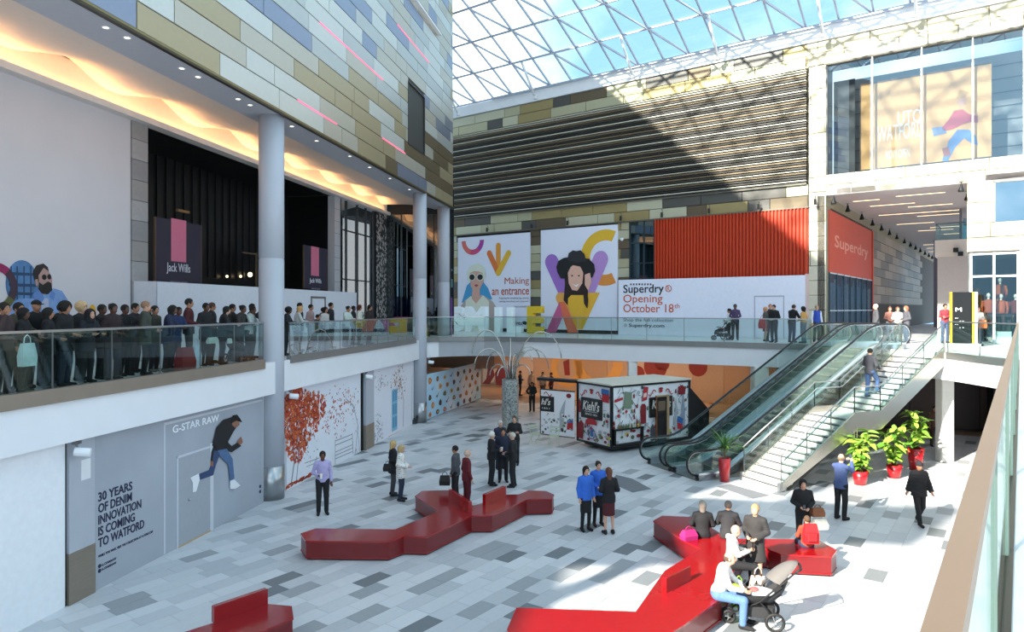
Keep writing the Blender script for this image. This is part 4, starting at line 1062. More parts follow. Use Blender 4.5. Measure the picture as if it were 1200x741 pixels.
def mannequin(u, off, z, label, top, leg, h=1.75):
    p = FAR.pt(u, z, off); t = thing('mannequin', label, 'mannequin', p)
    mb = MB(); sk = M('d8d2cc', .4)
    mb.tube([p + Vector((0, 0, .82 * h)), p + Vector((0, 0, .88 * h))], .045, sk, 8); mb.ball(p + Vector((0, 0, .94 * h)), (.08, .09, .11), sk)
    obj('head', mb, t, True)
    mb = MB(); mb.tube([p + Vector((0, 0, .48 * h)), p + Vector((0, 0, .56 * h)), p + Vector((0, 0, .72 * h)), p + Vector((0, 0, .81 * h)), p + Vector((0, 0, .84 * h))], [.20, .16, .20, .17, .06], M(top, .8), 12)
    for s in (-1, 1):
        q = p + FAR.d * .2 * s; mb.tube([q + Vector((0, 0, .8 * h)), q + FAR.d * .05 * s + Vector((0, 0, .63 * h)), q + FAR.d * .02 * s + FAR.n * .1 + Vector((0, 0, .48 * h))], [.06, .05, .035], M(top, .8), 8)
    obj('garment', mb, t, True)
    for s in (-1, 1):
        mb = MB(); q = p + FAR.d * .09 * s; mb.tube([q + Vector((0, 0, .5 * h)), q + Vector((0, 0, .28 * h)), q + Vector((0, 0, .02 * h))], [.09, .065, .04], M(leg, .7), 8); obj('leg', mb, t, True)
mannequin(FAR.u(1157.5), -.8, FLOOR2 + .55, 'mannequin in a rust orange coat, left in the shop window', 'a8491f', '2a2523')
mannequin(FAR.u(1171), -1.6, FLOOR2 + 1.25, 'mannequin in an orange top standing higher at the back of the shop window', 'b85a2a', '7a4a33')
mannequin(FAR.u(1172.5), -.8, FLOOR2 + .55, 'mannequin in a brown orange dress, right in the shop window', 'b0532c', '3a2a25', 1.7)
mannequin(FAR.u(1190), -1.2, FLOOR2 + .55, 'mannequin in dark red near the right edge of the shop window', '6a2420', '2a2020', 1.7)
mb = MB(); mb.box((FAR.pt(FAR.u(1171), 0, -1.6).x, FAR.pt(FAR.u(1171), 0, -1.6).y, FLOOR2 + .02 + .61), (.8, .8, 1.22), M('2c2c2e', .5), FAR.rz); tag(obj('display_block', mb), 'dark display block behind the front mannequins', 'plinth')
# information totem
tp = Vector(((1130 - 600) / FP * 28.6, 28.6, FLOOR2 + .02)); TT = thing('information_totem', 'tall black information totem with yellow edge strips on the right upper floor', 'sign', tp)
TPl = Plane((tp.x - .42, tp.y + .12), (.96, -.28))
mb = MB(); TPl.box(mb, 0, .72, 4.17, 6.42, -.15, .0, nearblack); obj('black_face', mb, TT)
mb = MB(); TPl.box(mb, -.05, 0, 4.17, 6.42, -.16, .01, M('d9a21f', .5)); TPl.box(mb, .72, .80, 4.17, 6.42, -.16, .01, M('d9a21f', .5)); TPl.box(mb, .80, .92, 4.17, 6.42, -.16, .0, M('b9bdbf', .4)); obj('edge_strip', mb, TT)
mb = MB(); TPl.box(mb, -.1, 1.0, 4.165, 4.3, -.25, .12, M('dcdedd', .4)); obj('base', mb, TT)
text_on('lettering', 'M', TPl, .12, .34, 5.62, 5.78, white, TT, off=.006, bold=.0)
for i in range(4): text_on('lettering', '< >', TPl, .10 + .16 * (i % 2), .22 + .2 * (i % 2), 5.32 - i * .13, 5.37 - i * .13, white, TT, off=.006)
# ---- under the upper floor
B2 = Plane((0, 51.5), cB)
amb = M('b06c3c', .6, noise=.10, scale=1.2)
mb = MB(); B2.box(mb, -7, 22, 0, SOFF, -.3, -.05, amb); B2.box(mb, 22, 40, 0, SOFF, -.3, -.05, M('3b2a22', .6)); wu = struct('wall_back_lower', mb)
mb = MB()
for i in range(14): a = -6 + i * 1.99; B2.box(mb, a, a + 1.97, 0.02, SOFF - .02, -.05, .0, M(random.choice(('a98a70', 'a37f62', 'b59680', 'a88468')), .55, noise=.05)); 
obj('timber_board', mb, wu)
mb = MB(); dr_ = M('7c1f16', .6); pe = M('cfb296', .6); ye = M('c08a45', .6)
bq = lambda px, py: B2.uz(px, py)
for c, pts, o in ((pe, [(566, 425), (575, 420), (582, 425), (584, 437), (578, 448), (566, 450)], .006), (dr_, [(572, 430), (577, 428), (580, 440), (574, 450), (562, 454), (570, 444)], .01), (dr_, [(588, 422), (598, 419), (602, 430), (600, 455), (582, 455), (580, 438)], .008), (dr_, [(660, 424), (667, 421), (668, 440), (662, 440)], .01)):
    B2.ppoly(mb, pts, o, c)
u, z = bq(700, 424); B2.ring(mb, u, z, 1.2, 1.9, .006, ye, 180, 360, 24, clip=(-9, 40, .05, SOFF - .05))
u, z = bq(664, 432); B2.ring(mb, u, z, .8, 1.3, .006, ye, 0, 360, 24, clip=(-9, 40, .05, SOFF - .05))
for px, py, r in ((768, 430, .8), (776, 426, .5), (748, 437, .45), (818, 430, .6)): u, z = bq(px, py); B2.disc(mb, u, min(z, 2.3), r, .006, dr_)
obj('painted_shapes', mb, wu, label='dark red and yellow painted shapes')
warm = M('ffcf9f', .5, emit=5.0)
for di, px in enumerate((575, 620, 660, 705, 755, 800, 850)):
    u = B2.u(px); p = B2.pt(u, SOFF - .02, 2.0)
    mb = MB(); mb.box((p.x, p.y, SOFF - .03), (.9, .25, .05), warm, B2.rz)
    o = thing('ceiling_lamp', ORD[di] + ' warm ceiling lamp from the left under the far upper floor', 'light', p, 0, 'warm lamps under the upper floor'); obj('lamp_face', mb, o)
def area(name, p, sx, sy, e, c):
    l = bpy.data.lights.new(name, 'AREA'); l.shape = 'RECTANGLE'; l.size = sx; l.size_y = sy; l.energy = e; l.color = c
    o = bpy.data.objects.new(name, l); COL.objects.link(o); o.location = p; o.rotation_euler = (0, 0, B2.rz); return o
area('lamp_glow', (3, 46.2, 3.12), 12, .5, 300, (1, .78, .56)); area('lamp_glow', (10, 41.5, 3.12), 10, .5, 190, (1, .78, .56))
# brown tiles deep under the slab, warm light and reflection put into their colour
mb = MB(); mb.prism([(-2.4, 52.9), (-2.0, 44.5), (1.5, 42.5), (14, 34.5), (30, 27), (34, 30)], .002, .012, M('94755c', .28, noise=.2, scale=1.5, stretch=(1, 3, 1))); obj('light_tinted_paving', mb, floor)
mb = MB()
for i in range(110):
    c = Vector((-1.5, 46, .0)) + cA * rnd() * 6 + cB * rnd() * 26
    a_, b_ = cA * .39, cB * .19; mb.obox(c - a_ - b_ + Vector((0, 0, .012)), a_ * 2, b_ * 2, Vector((0, 0, .003)), random.choice((M('3d2b20', .3), M('b98a62', .3), M('5b3b28', .3))))
obj('stone_tile', mb, floor, kind='stuff')
# slim square pillars
for px, Y, w, lb in ((741, 33.6, .42, 'slim white square pillar under the slab behind the painted kiosk'), (890, 30.6, .62, 'white square pillar partly hidden behind the moving stairs'), (1107, 26.2, .46, 'bright white square pillar holding the slab beside the stair top')):
    mb = MB(); mb.chamfer(((px - 600) / FP * Y, Y, SOFF / 2), (w, w, SOFF), .03, M('e4e2dd', .5)); tag(obj('square_pillar', mb), lb, 'pillar')
# dark shop depth under the right slab
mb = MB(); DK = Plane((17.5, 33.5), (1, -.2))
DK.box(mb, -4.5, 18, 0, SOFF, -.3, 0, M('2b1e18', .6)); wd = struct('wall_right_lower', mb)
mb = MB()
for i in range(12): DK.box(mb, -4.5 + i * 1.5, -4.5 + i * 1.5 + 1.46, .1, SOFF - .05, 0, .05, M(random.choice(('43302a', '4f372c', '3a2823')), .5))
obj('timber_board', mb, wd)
mb = MB(); DK.box(mb, 4.6, 5.2, 0, SOFF, .5, 1.1, M('141416', .4)); obj('black_pier', mb, wd)
mb = MB(); DK.box(mb, 6.2, 8.0, .1, .9, 1.0, 1.8, M('c9ccd0', .5)); tag(obj('display_counter', mb), 'pale display counter in the dark shop under the right slab', 'counter')
# ---- food hoarding
FH = Plane((-4.40, 35.7), (2.4, 8.6)); uF = FH.u(563.5)
F1 = thing('shop_hoarding', 'pale blue and white hoarding covered in small food pictures', 'hoarding', (-4.4, 35.7, 0))
fm = bpy.data.materials.new('blue_white_print'); fm.use_nodes = True; nt = fm.node_tree; tcn = nt.nodes.new('ShaderNodeTexCoord'); nz = nt.nodes.new('ShaderNodeTexNoise'); cr = nt.nodes.new('ShaderNodeValToRGB')
nz.inputs['Scale'].default_value = .5; nt.links.new(tcn.outputs['Object'], nz.inputs['Vector']); nt.links.new(nz.outputs['Fac'], cr.inputs['Fac']); nt.links.new(cr.outputs['Color'], nt.nodes['Principled BSDF'].inputs['Base Color'])
cr.color_ramp.elements[0].position = .42; cr.color_ramp.elements[0].color = lin('a9d3ea'); cr.color_ramp.elements[1].position = .6; cr.color_ramp.elements[1].color = lin('e2e6ec')
mb = MB(); FH.box(mb, -.1, uF, .03, 2.34, -.08, 0, fm); obj('front_board', mb, F1)
mb = MB(); fc = [M(c, .6) for c in ('c98a4a', '6d5230', '3e2f2c', 'b8574a', '57703c', '7d3f5e', 'd3a35f', '2f2a33', 'c4743f')]
for r_ in range(5):
    for c_ in range(8):
        u = .5 + c_ * 1.06 + (.4 if r_ % 2 else 0) ; z = .22 + r_ * .44 + .04 * math.sin(c_ * 3)
        if u > uF - .2: continue
        w = .17 + .06 * rnd(); h = .09 + .05 * rnd(); a = rnd() * 3.1
        if (r_ + c_) % 4 == 3:
            FH.poly(mb, [(u - w, z), (u - w * .4, z - h), (u + w, z + h * 1.4), (u - w * .2, z)], .004, fc[7])
        elif (r_ + c_) % 4 == 1:
            FH.disc(mb, u, z, w, .004, random.choice(fc), h * 1.3, 12); FH.disc(mb, u, z, w * .5, .011, random.choice(fc), h * .6, 10)
        else:
            FH.poly(mb, [(u + w * math.cos(a + t * 1.05) * (1 + .25 * (t % 2)), z + h * math.sin(a + t * 1.05) * (1.2 + .3 * (t % 2))) for t in range(6)], .004, random.choice(fc)); FH.disc(mb, u, z, w * .45, .011, random.choice(fc), h * .5, 9)
obj('printed_food', mb, F1, label='small printed food pictures')
mb = MB(); q0 = FH.pt(-.1, 0, -3.2); mb.obox(q0, FH.d * 12, FH.n * .1, Vector((0, 0, SOFF)), M('d9d3c6', .6)); wfh = struct('wall_back_food', mb)
mb = MB(); mb.obox(FH.pt(8, 2.0, -3.0), FH.d * 3.5, FH.n * 4.2, Vector((0, 0, 1.1)), M('b08064', .6)); obj('bulkhead', mb, wfh)

# ================================================================== glass roof
NA = 37.75                                          # distance of the far wall along cA
def rz_(t): return 20.15 + .56 * t - .0095 * t * t
def rp(u, t, dz=0): q = cA * (NA - t) + cB * u; return Vector((q.x, q.y, rz_(t) + dz))
RU, RT = 1.56, 2.12
U0 = -35.44
roof = link('ceiling_glass_roof', None); roof['kind'] = 'structure'; roof['label'] = 'pale steel and glass roof grid'
rs = M('aeb4c2', .35, .3); rs2 = M('c5cad4', .35, .2)
def fac_side(p): return (Vector((p.x, p.y, 0)) - FAC.P).dot(FAC.n)
NU, NT = 30, 16
pane_n = 0; pst = MB(); purl = MB(); 
def ok(u, t):
    p = rp(u, t); return fac_side(p) > -.6 or p.z > 27.2 or p.y > 40.2
def bar(mb, a, b, w, h, mat):
    d = (b - a).normalized(); x = d.cross(Vector((0, 0, 1))).normalized() * w; z = x.cross(d).normalized() * h
    mb.obox(a - x / 2 - z / 2, b - a, x, z, mat)
for i in range(NU + 1):
    u = U0 + i * RU
    mb = MB(); js = [j for j in range(NT) if ok(u, j * RT) and ok(u, (j + 1) * RT)]
    for j in js: bar(mb, rp(u, j * RT), rp(u, (j + 1) * RT), .08, .13, rs)
    obj('rafter', mb, roof)
for j in range(NT + 1):
    mb = MB()
    for i in range(NU):
        u = U0 + i * RU
        if ok(u, j * RT) and ok(u + RU, j * RT): bar(mb, rp(u, j * RT, -.02), rp(u + RU, j * RT, -.02), .10, .09, rs)
    obj('purlin', mb, roof)
for j in range(NT):
    for i in range(NU):
        u = U0 + i * RU; t = j * RT
        if not (ok(u, t) and ok(u + RU, t + RT) and ok(u, t + RT) and ok(u + RU, t)): continue
        if (i + (j // 1)) % 2 == 0:
            mb = MB(); bar(mb, rp(u + RU, t, -.05), rp(u, t + RT, -.05), .08, .10, rs); obj('brace', mb, roof)
        g = .05
        vs = [rp(u + g, t + g, .10), rp(u + RU - g, t + g, .10), rp(u + RU - g, t + RT - g, .10), rp(u + g, t + RT - g, .10)]
        mb = pst if pane_n >= 290 else MB()
        mb.add(vs + [v + Vector((0, 0, .012)) for v in vs], [(0, 1, 2, 3), (7, 6, 5, 4)], groof)
        if pane_n < 290: obj('pane', mb, roof)
        pane_n += 1
obj('pane', pst, roof, kind='stuff')
# gutter and props at the foot of the roof
mb = MB()
for i in range(NU):
    a, b = U0 + i * RU, U0 + (i + 1) * RU
    pa, pb = rp(a, 0), rp(b, 0)
    if fac_side(pa) < -.5: continue
    mb.obox(pa + Vector((0, 0, -.15)) + cA * .35, pb - pa, -cA * .6, Vector((0, 0, .12)), rs)
obj('eaves_beam', mb, roof)
mb = MB(); a, b = U0 + 2, U0 + NU * RU
q0 = cA * (NA + .4) + cB * a; mb.obox(Vector((q0.x, q0.y, 19.32)), cB * (b - a), -cA * .5, Vector((0, 0, .70)), white); obj('white_gutter', mb, roof)
for px in (543.5, 633.5, 747, 846, 968, 1076):
    u, z = FAR.uz(px, 100); p = FAR.pt(u, 0, 0); uu = p.dot(cB)
    mb = MB(); top = rp(uu, RT * 1.0, -.1); bot = cA * (NA - .6) + cB * uu; bot = Vector((bot.x, bot.y, 19.35))
    mb.tube([bot, top], .075, white, 10); mb.tube([bot + Vector((0, 0, -.1)), bot + Vector((0, 0, .12))], .13, white, 10); obj('prop', mb, roof, True)
# ================================================================== moving stairs and fixed stair
def st(s, t, z=0.): p = cE * s + cG * t; return Vector((p.x, p.y, z))
S0, S1, SLOPE = 16.15, 23.35, FLOOR2 / 7.2
def ez(s): return min(max((s - S0) * SLOPE, 0), FLOOR2)
def smooth_line(dz, s0, s1):
    out = []
    for s in np.linspace(s0, s1, 46):
        z = sum(ez(s + d) for d in (-.35, -.2, 0, .2, .35)) / 5
        out.append((s, z + dz))
    return out
pol = M('c4c8cc', .16, .95, noise=.02); deckm = M('c9d2dc', .32, .8, noise=.02); pols = M('a7a59c', .25, .9, noise=.04)
escglass = glass('escalator_glass', 'e9f2ef', .03)
def escalator(t0, t1, label):
    E = thing('escalator', label, 'escalator', st(14.9, (t0 + t1) / 2))
    # steps
    m_ = MB(); w = (t1 - t0) - .52
    n = 18; run = (S1 - S0) / n; rise = FLOOR2 / n
    sm_ = M('6c7574', .4, .5, noise=.1, scale=30); 
    prof = [(0, 0), (run + .04, 0), (run + .04, -.05), (.03, -.05), (.03, -rise - .02), (0, -rise - .02)]
    dx = cE; dt = cG
    vs = [dx * a + Vector((0, 0, b)) - dt * w / 2 for a, b in prof] + [dx * a + Vector((0, 0, b)) + dt * w / 2 for a, b in prof]
    m_.add(vs, [(0, 1, 7, 6), (1, 2, 8, 7), (2, 3, 9, 8), (3, 4, 10, 9), (4, 5, 11, 10), (5, 0, 6, 11), (5, 4, 3, 2, 1, 0), (6, 7, 8, 9, 10, 11)], sm_)
    # grooves on tread, pale nosing line
    m_.obox(-dt * w / 2 + Vector((0, 0, .001)), dx * .03, dt * w, Vector((0, 0, .003)), M('b9b48a', .5))
    for k in range(7): m_.obox(-dt * w / 2 + dx * (.08 + k * .045) + Vector((0, 0, .0)), dx * .012, dt * w, Vector((0, 0, .004)), M('7b8583', .35, .7))
    sme = m_.mesh('step')
    for i in range(n): link('step', sme, E, st(S0 + i * run, (t0 + t1) / 2, (i + 1) * rise - .001 if i < n - 1 else FLOOR2 - .001) - E.location)
    mb = MB(); mb.obox(st(14.95, t0 + .1, .0), cE * (S0 - 14.95), cG * (t1 - t0 - .2), Vector((0, 0, .035)), pols); mb.obox(st(14.95, t0 + .26, .035), cE * .9, cG * w, Vector((0, 0, .004)), M('6f7372', .4, .7)); obj('comb_plate', mb, E)
    mb = MB(); mb.obox(st(S1, t0 + .1, FLOOR2 - .3), cE * 2.0, cG * (t1 - t0 - .2), Vector((0, 0, .335)), pols); obj('top_comb_plate', mb, E)
    for side, t in ((0, t0 + .13), (1, t1 - .13)):
        # skirt and decking
        lo = smooth_line(0, 15.0, 25.0)
        mb = MB()
        for (a, za), (b, zb) in zip(lo, lo[1:]):
            for (o0, o1, h0, h1) in ((-.13, .13, .20, .26), (-.12, -.10, -.1, .22), (.10, .12, -.1, .22)):
                v = [st(a, t + o0, za + h0), st(b, t + o0, zb + h0), st(b, t + o1, zb + h0), st(a, t + o1, za + h0), st(a, t + o0, za + h1), st(b, t + o0, zb + h1), st(b, t + o1, zb + h1), st(a, t + o1, za + h1)]
                mb.add(v, [(0, 1, 2, 3), (7, 6, 5, 4), (0, 4, 5, 1), (1, 5, 6, 2), (2, 6, 7, 3), (3, 7, 4, 0)], deckm)
        obj('decking', mb, E)
        # balustrade glass in panes
        cuts = np.linspace(15.0, 25.0, 9)
        for c0, c1 in zip(cuts, cuts[1:]):
            mb = MB(); ss = np.linspace(c0 + .008, c1 - .008, 5)
            for a, b in zip(ss, ss[1:]):
                za = sum(ez(a + d) for d in (-.35, 0, .35)) / 3; zb = sum(ez(b + d) for d in (-.35, 0, .35)) / 3
                v = [st(a, t - .006, za + .26), st(b, t - .006, zb + .26), st(b, t - .006, zb + .95), st(a, t - .006, za + .95)]
                v2 = [p + cG * .012 for p in v]
                mb.add(v + v2, [(0, 1, 2, 3), (7, 6, 5, 4), (3, 2, 6, 7), (0, 4, 5, 1)], escglass)
            obj('glass_pane', mb, E)
        # newel glass discs
        for sc_, dirn, zb in ((15.0, -1, 0), (25.0, 1, FLOOR2)):
            mb = MB(); cz_ = zb + .58; R = .37; n_ = 12
            arc = [(sc_ + dirn * R * math.sin(math.pi * k / n_), cz_ + R * math.cos(math.pi * k / n_)) for k in range(n_ + 1)]
            v = [st(a, t - .006, b) for a, b in arc]; v2 = [p + cG * .012 for p in v]; m = len(v)
            mb.add(v + v2, [tuple(range(m)), tuple(range(2 * m - 1, m - 1, -1))], escglass); obj('glass_pane', mb, E)
        # handrail loop
        top = [(s, z) for s, z in smooth_line(.98, 15.0, 25.0)]
        R = .40; pa = [(15.0 - R * math.sin(math.pi * k / 10), .58 + R * math.cos(math.pi * k / 10)) for k in range(10, 0, -1)]
        pb = [(25.0 + R * math.sin(math.pi * k / 10), FLOOR2 + .58 + R * math.cos(math.pi * k / 10)) for k in range(1, 11)]
        path = [(15.55, .16), (15.3, .17)] + pa + top + pb + [(24.7, FLOOR2 + .18)]
        mb = MB(); mb.tube([st(a, t, b) for a, b in path], .038, rubber, 8); obj('handrail', mb, E, True, label='black rubber handrail')
        path2 = pa + top + pb
        mb = MB(); mb.tube([st(a, t, b - .045 if 15 <= a <= 25 and b > ez(a) + .6 else b) for a, b in [(15.0 - (R - .045) * math.sin(math.pi * k / 10), .58 + (R - .045) * math.cos(math.pi * k / 10)) for k in range(10, 0, -1)] + [(s, z) for s, z in top] + [(25.0 + (R - .045) * math.sin(math.pi * k / 10), FLOOR2 + .58 + (R - .045) * math.cos(math.pi * k / 10)) for k in range(1, 11)]], .016, pol, 6); obj('rail_profile', mb, E, True)
        mb = MB(); mb.box(st(15.45, t, .12), (.45, .14, .2), rubber, math.atan2(cE.y, cE.x)); obj('handrail_inlet', mb, E)
    # truss cladding
    mb = MB()
    for t in (t0 + .01, t1 - .03):
        pts = [(15.0, 0), (15.0, .2)] + smooth_line(.2, 15.0, 25.0) + [(25.0, FLOOR2 - .4)] + [(s, z) for s, z in smooth_line(-.85, 17.2, 25.0)[::-1]]
        pts = [(a, max(b, 0)) for a, b in pts]
        vs = [st(a, t, b) for a, b in pts] + [st(a, t + .02, b) for a, b in pts]; n = len(pts)
        tr = tessellate_polygon([[Vector((a, b, 0)) for a, b in pts]])
        mb.add(vs, [tuple(q) for q in tr] + [tuple(n + k for k in q[::-1]) for q in tr] + [(i, (i + 1) % n, n + (i + 1) % n, n + i) for i in range(n)], pols)
    lo = smooth_line(-.85, 17.2, 25.0)
    for (a, za), (b, zb) in zip(lo, lo[1:]): mb.add([st(a, t0, max(za, 0)), st(b, t0, max(zb, 0)), st(b, t1, max(zb, 0)), st(a, t1, max(za, 0))], [(0, 1, 2, 3)], pols)
    obj('truss_cladding', mb, E)
    return E
escalator(-21.6, -20.12, 'glass-sided escalator on the left, next to the painted kiosk')
escalator(-20.08, -18.62, 'glass-sided escalator on the right, next to the fixed stair')
mb = MB(); lo = smooth_line(.262, 15.2, 24.9)
for (a, za), (b, zb) in zip(lo, lo[1:]): mb.obox(st(a, -20.24, za), st(b, -20.24, zb) - st(a, -20.24, za), cG * .28, Vector((0, 0, .02)), deckm)
tag(obj('centre_decking', mb), 'polished steel strip running up between the two escalators', 'decking')
# ---- fixed stair
T0, T1 = -18.21, -16.5
ST = thing('staircase', 'stone stair with steel stringers and glass sides rising to the upper floor', 'staircase', st(16.45, (T0 + T1) / 2))
tread = M('c5c6c5', .5, noise=.04, scale=6); riser = M('a9aaa8', .55); nose = M('35363a', .6)
def step_mesh(mb, s, z, run, rise):
    mb.obox(st(s, T0 + .06, z - rise), cE * (run + .02), cG * (T1 - T0 - .12), Vector((0, 0, rise)), tread)
    mb.obox(st(s + .015, T0 + .08, z), cE * .05, cG * (T1 - T0 - .16), Vector((0, 0, .003)), nose)
    mb.obox(st(s - .006, T0 + .08, z - .055), cE * .012, cG * (T1 - T0 - .16), Vector((0, 0, .045)), nose)
RI = FLOOR2 / 24; RN = .27
pos = []
for i in range(12): pos.append((16.45 + i * RN, (i + 1) * RI))
land0, land1, landz = 16.45 + 12 * RN, 16.45 + 12 * RN + 1.22, 12 * RI
for i in range(12): pos.append((land1 + i * RN, landz + (i + 1) * RI))
for s, z in pos[:-1]:
    mb = MB(); step_mesh(mb, s, z, RN, RI); obj('tread', mb, ST)
mb = MB(); mb.obox(st(land0 - .02, T0 + .06, landz - .12), cE * (land1 - land0 + .04), cG * (T1 - T0 - .12), Vector((0, 0, .12)), tread); obj('landing', mb, ST)
prof_t = [(16.45, .0), (land0, landz), (land1, landz), (24.15, FLOOR2)]
def pz(s):
    for (a, x), (b, y) in zip(prof_t, prof_t[1:]):
        if s <= b: return x + (y - x) * (s - a) / (b - a)
    return FLOOR2
def strip(mb, t, th, up, dn, mat, s0=16.40, s1=24.15):
    ks = sorted(set([s0, s1] + [a for a, _ in prof_t if s0 < a < s1]))
    for a, b in zip(ks, ks[1:]):
        v = [(a, max(0, pz(a) - dn)), (b, max(0, pz(b) - dn)), (b, pz(b) + up), (a, pz(a) + up)]
        vs = [st(x, t, z) for x, z in v] + [st(x, t + th, z) for x, z in v]
        mb.add(vs, [(3, 2, 1, 0), (4, 5, 6, 7), (0, 1, 5, 4), (1, 2, 6, 5), (2, 3, 7, 6), (3, 0, 4, 7)], mat)
strs = M('b3aea4', .25, .85, noise=.04, scale=2)
for t in (T0, T1 - .06): mb = MB(); strip(mb, t, .07, .22, .42, strs, s1=24.2); obj('stringer', mb, ST)
mb = MB(); ks = [(16.9, 0.0), (land0, landz - .38), (land1, landz - .38), (24.15, FLOOR2 - .45)]
for (a, x), (b, y) in zip(ks, ks[1:]): mb.add([st(a, T0 + .05, x), st(b, T0 + .05, y), st(b, T1 - .05, y), st(a, T1 - .05, x)], [(0, 1, 2, 3), (3, 2, 1, 0)], M('8f8d86', .5))
obj('soffit', mb, ST)
for t in (T0 + .03, T1 - .03):
    P = prof_t
    for a, b, n in ((16.5, land0, 3), (land0, land1, 1), (land1, 24.15, 3)):
        ss = np.linspace(a, b, n + 1)
        for x, y in zip(ss, ss[1:]):
            mb = MB(); v = [(x + .015, pz(x) + .22), (y - .015, pz(y) + .22), (y - .015, pz(y) + 1.02), (x + .015, pz(x) + 1.02)]
            vs = [st(p, t, z) for p, z in v] + [st(p, t + .012, z) for p, z in v]; mb.add(vs, [(0, 1, 2, 3), (7, 6, 5, 4)], gpane); obj('glass_pane', mb, ST)
        for x in ss: mb = MB(); mb.box(st(x, t, pz(x) + .55), (.025, .025, 1.05), steel_d); obj('post', mb, ST)
    mb = MB(); mb.tube([st(a, t, z + 1.06) for a, z in [(16.45, .05)] + prof_t[1:]], .024, steel, 8); obj('handrail', mb, ST, True)
    o = .09 if t < -17.4 else -.09
    mb = MB(); mb.tube([st(16.7, t + o, .95)] + [st(a, t + o, z + .86) for a, z in prof_t[1:3]] + [st(23.9, t + o, pz(23.9) + .86)], .020, pol, 8); obj('inner_handrail', mb, ST, True)
    mb = MB(); mb.box(st(16.42, t, .14), (.10, .10, .30), steel, math.atan2(cE.y, cE.x)); obj('end_post', mb, ST)
# ================================================================== red benches
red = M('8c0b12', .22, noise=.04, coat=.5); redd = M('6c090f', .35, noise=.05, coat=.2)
def inset(poly, d):
    n = len(poly); A = sum(poly[i].x * poly[(i + 1) % n].y - poly[(i + 1) % n].x * poly[i].y for i in range(n)); sg = 1 if A > 0 else -1
    out = []
    for i in range(n):
        a, b, c = poly[i - 1], poly[i], poly[(i + 1) % n]
        e1 = (b - a).normalized(); e2 = (c - b).normalized()
        n1 = Vector((-e1.y, e1.x)) * sg; n2 = Vector((-e2.y, e2.x)) * sg
        m = (n1 + n2); m = m / max(.35, m.length_squared / 2) / 1.0 if m.length > 1e-6 else n1
        out.append(b + m * d * .5 * 2 / 2 if False else b + m * d / 1.0 * .5 * (2 / 2) * 1.0)
    return out
def bench(label, pts, backs, hb=.28):
    top = [Vector(ground(x, y, .45)[:2]) for x, y in pts]
    c = sum(top, Vector((0, 0))) / len(top)
    b = thing('bench', label, 'bench', (c.x, c.y, 0))
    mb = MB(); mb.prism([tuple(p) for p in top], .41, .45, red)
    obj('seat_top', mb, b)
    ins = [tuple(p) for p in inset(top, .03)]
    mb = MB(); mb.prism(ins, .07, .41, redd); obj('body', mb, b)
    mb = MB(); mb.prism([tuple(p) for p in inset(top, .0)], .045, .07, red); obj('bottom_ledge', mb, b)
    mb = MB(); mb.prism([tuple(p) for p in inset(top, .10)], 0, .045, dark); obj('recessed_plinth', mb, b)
    for p, q, th in backs:
        a, e = ground(*p, .45), ground(*q, .45); d = (e - a).normalized(); n = Vector((d.y, -d.x, 0)) * th
        a.z = e.z = .45; mb = MB(); bv = .015
        A = [a, e, e + n, a + n]; up = Vector((0, 0, hb))
        ctr = sum(A, Vector()) / 4
        T = [v + up + (ctr - v).normalized() * bv for v in A]; Mid = [v + up - Vector((0, 0, bv)) for v in A]
        mb.add(A + Mid + T, [(0, 1, 5, 4), (1, 2, 6, 5), (2, 3, 7, 6), (3, 0, 4, 7), (4, 5, 9, 8), (5, 6, 10, 9), (6, 7, 11, 10), (7, 4, 8, 11), (8, 9, 10, 11), (3, 2, 1, 0)], red)
        obj('backrest', mb, b)
    return b
bench('glossy red branching bench in the middle left of the floor, nobody sitting on it', [(352, 625.4), (370, 619.4), (463, 620.6), (515, 599), (486.2, 581.5), (494.5, 575.5), (527.5, 574.5), (554, 592.5), (566, 591), (589, 580), (608, 579.6), (619, 575), (640, 575.6), (649.6, 580), (647.5, 584.8), (617.5, 585.5), (577, 604.4), (553, 604.4), (500.5, 629), (473.5, 628.4), (455.5, 635), (358, 634)],
      [((529.6, 585), (553, 600.5), .10), ((565.5, 591.5), (589.5, 581), .10)])
bench('glossy red branching bench on the right with people sitting on its arms', [(765.4, 610.3), (776, 604.6), (812, 606), (855, 631.5), (957.5, 632.5), (981, 644.8), (975, 652.5), (915, 649.5), (898, 643), (872, 643), (845.6, 701.5), (801.7, 732.7), (770, 752), (735, 768), (606, 762), (594, 738), (605, 712.5), (745, 717), (779, 669), (822, 643), (801.7, 634)],
      [((775.5, 694), (804, 678.5), .10)])
bench('glossy red bench cut off at the bottom left corner, with one low backrest', [(200, 746), (252, 729.5), (314, 708), (342, 710.5), (344, 724), (304, 741), (262, 757), (215, 775), (150, 770)], [((251, 731), (314, 708.4), -.09)])
# ================================================================== painted kiosk
kx = Vector((.839, .545, 0)); ky = Vector((-.545, .839, 0)); K0 = Vector((3.93, 27.5, 0)); KW, KD, KH = 4.45, 2.2, 2.74
KF = Plane((K0.x, K0.y), (kx.x, kx.y)); q_ = K0 + ky * KD; KL = Plane((q_.x, q_.y), (-ky.x, -ky.y))
KI = thing('kiosk', 'box-shaped kiosk with white painted panels, black frame and black name boards', 'kiosk', K0)
kw = M('d9dadd', .5, noise=.03); kb = M('0d0d0e', .35)
mb = MB(); mb.obox(K0 + Vector((0, 0, .22)) + kx * .04 + ky * .04, kx * (KW - .08), ky * (KD - .08), Vector((0, 0, KH - .3)), kw); obj('body', mb, KI)
mb = MB(); mb.obox(K0 + Vector((0, 0, .06)) + kx * .25 + ky * .2, kx * (KW - .5), ky * (KD - .4), Vector((0, 0, .2)), kb); obj('chassis', mb, KI)
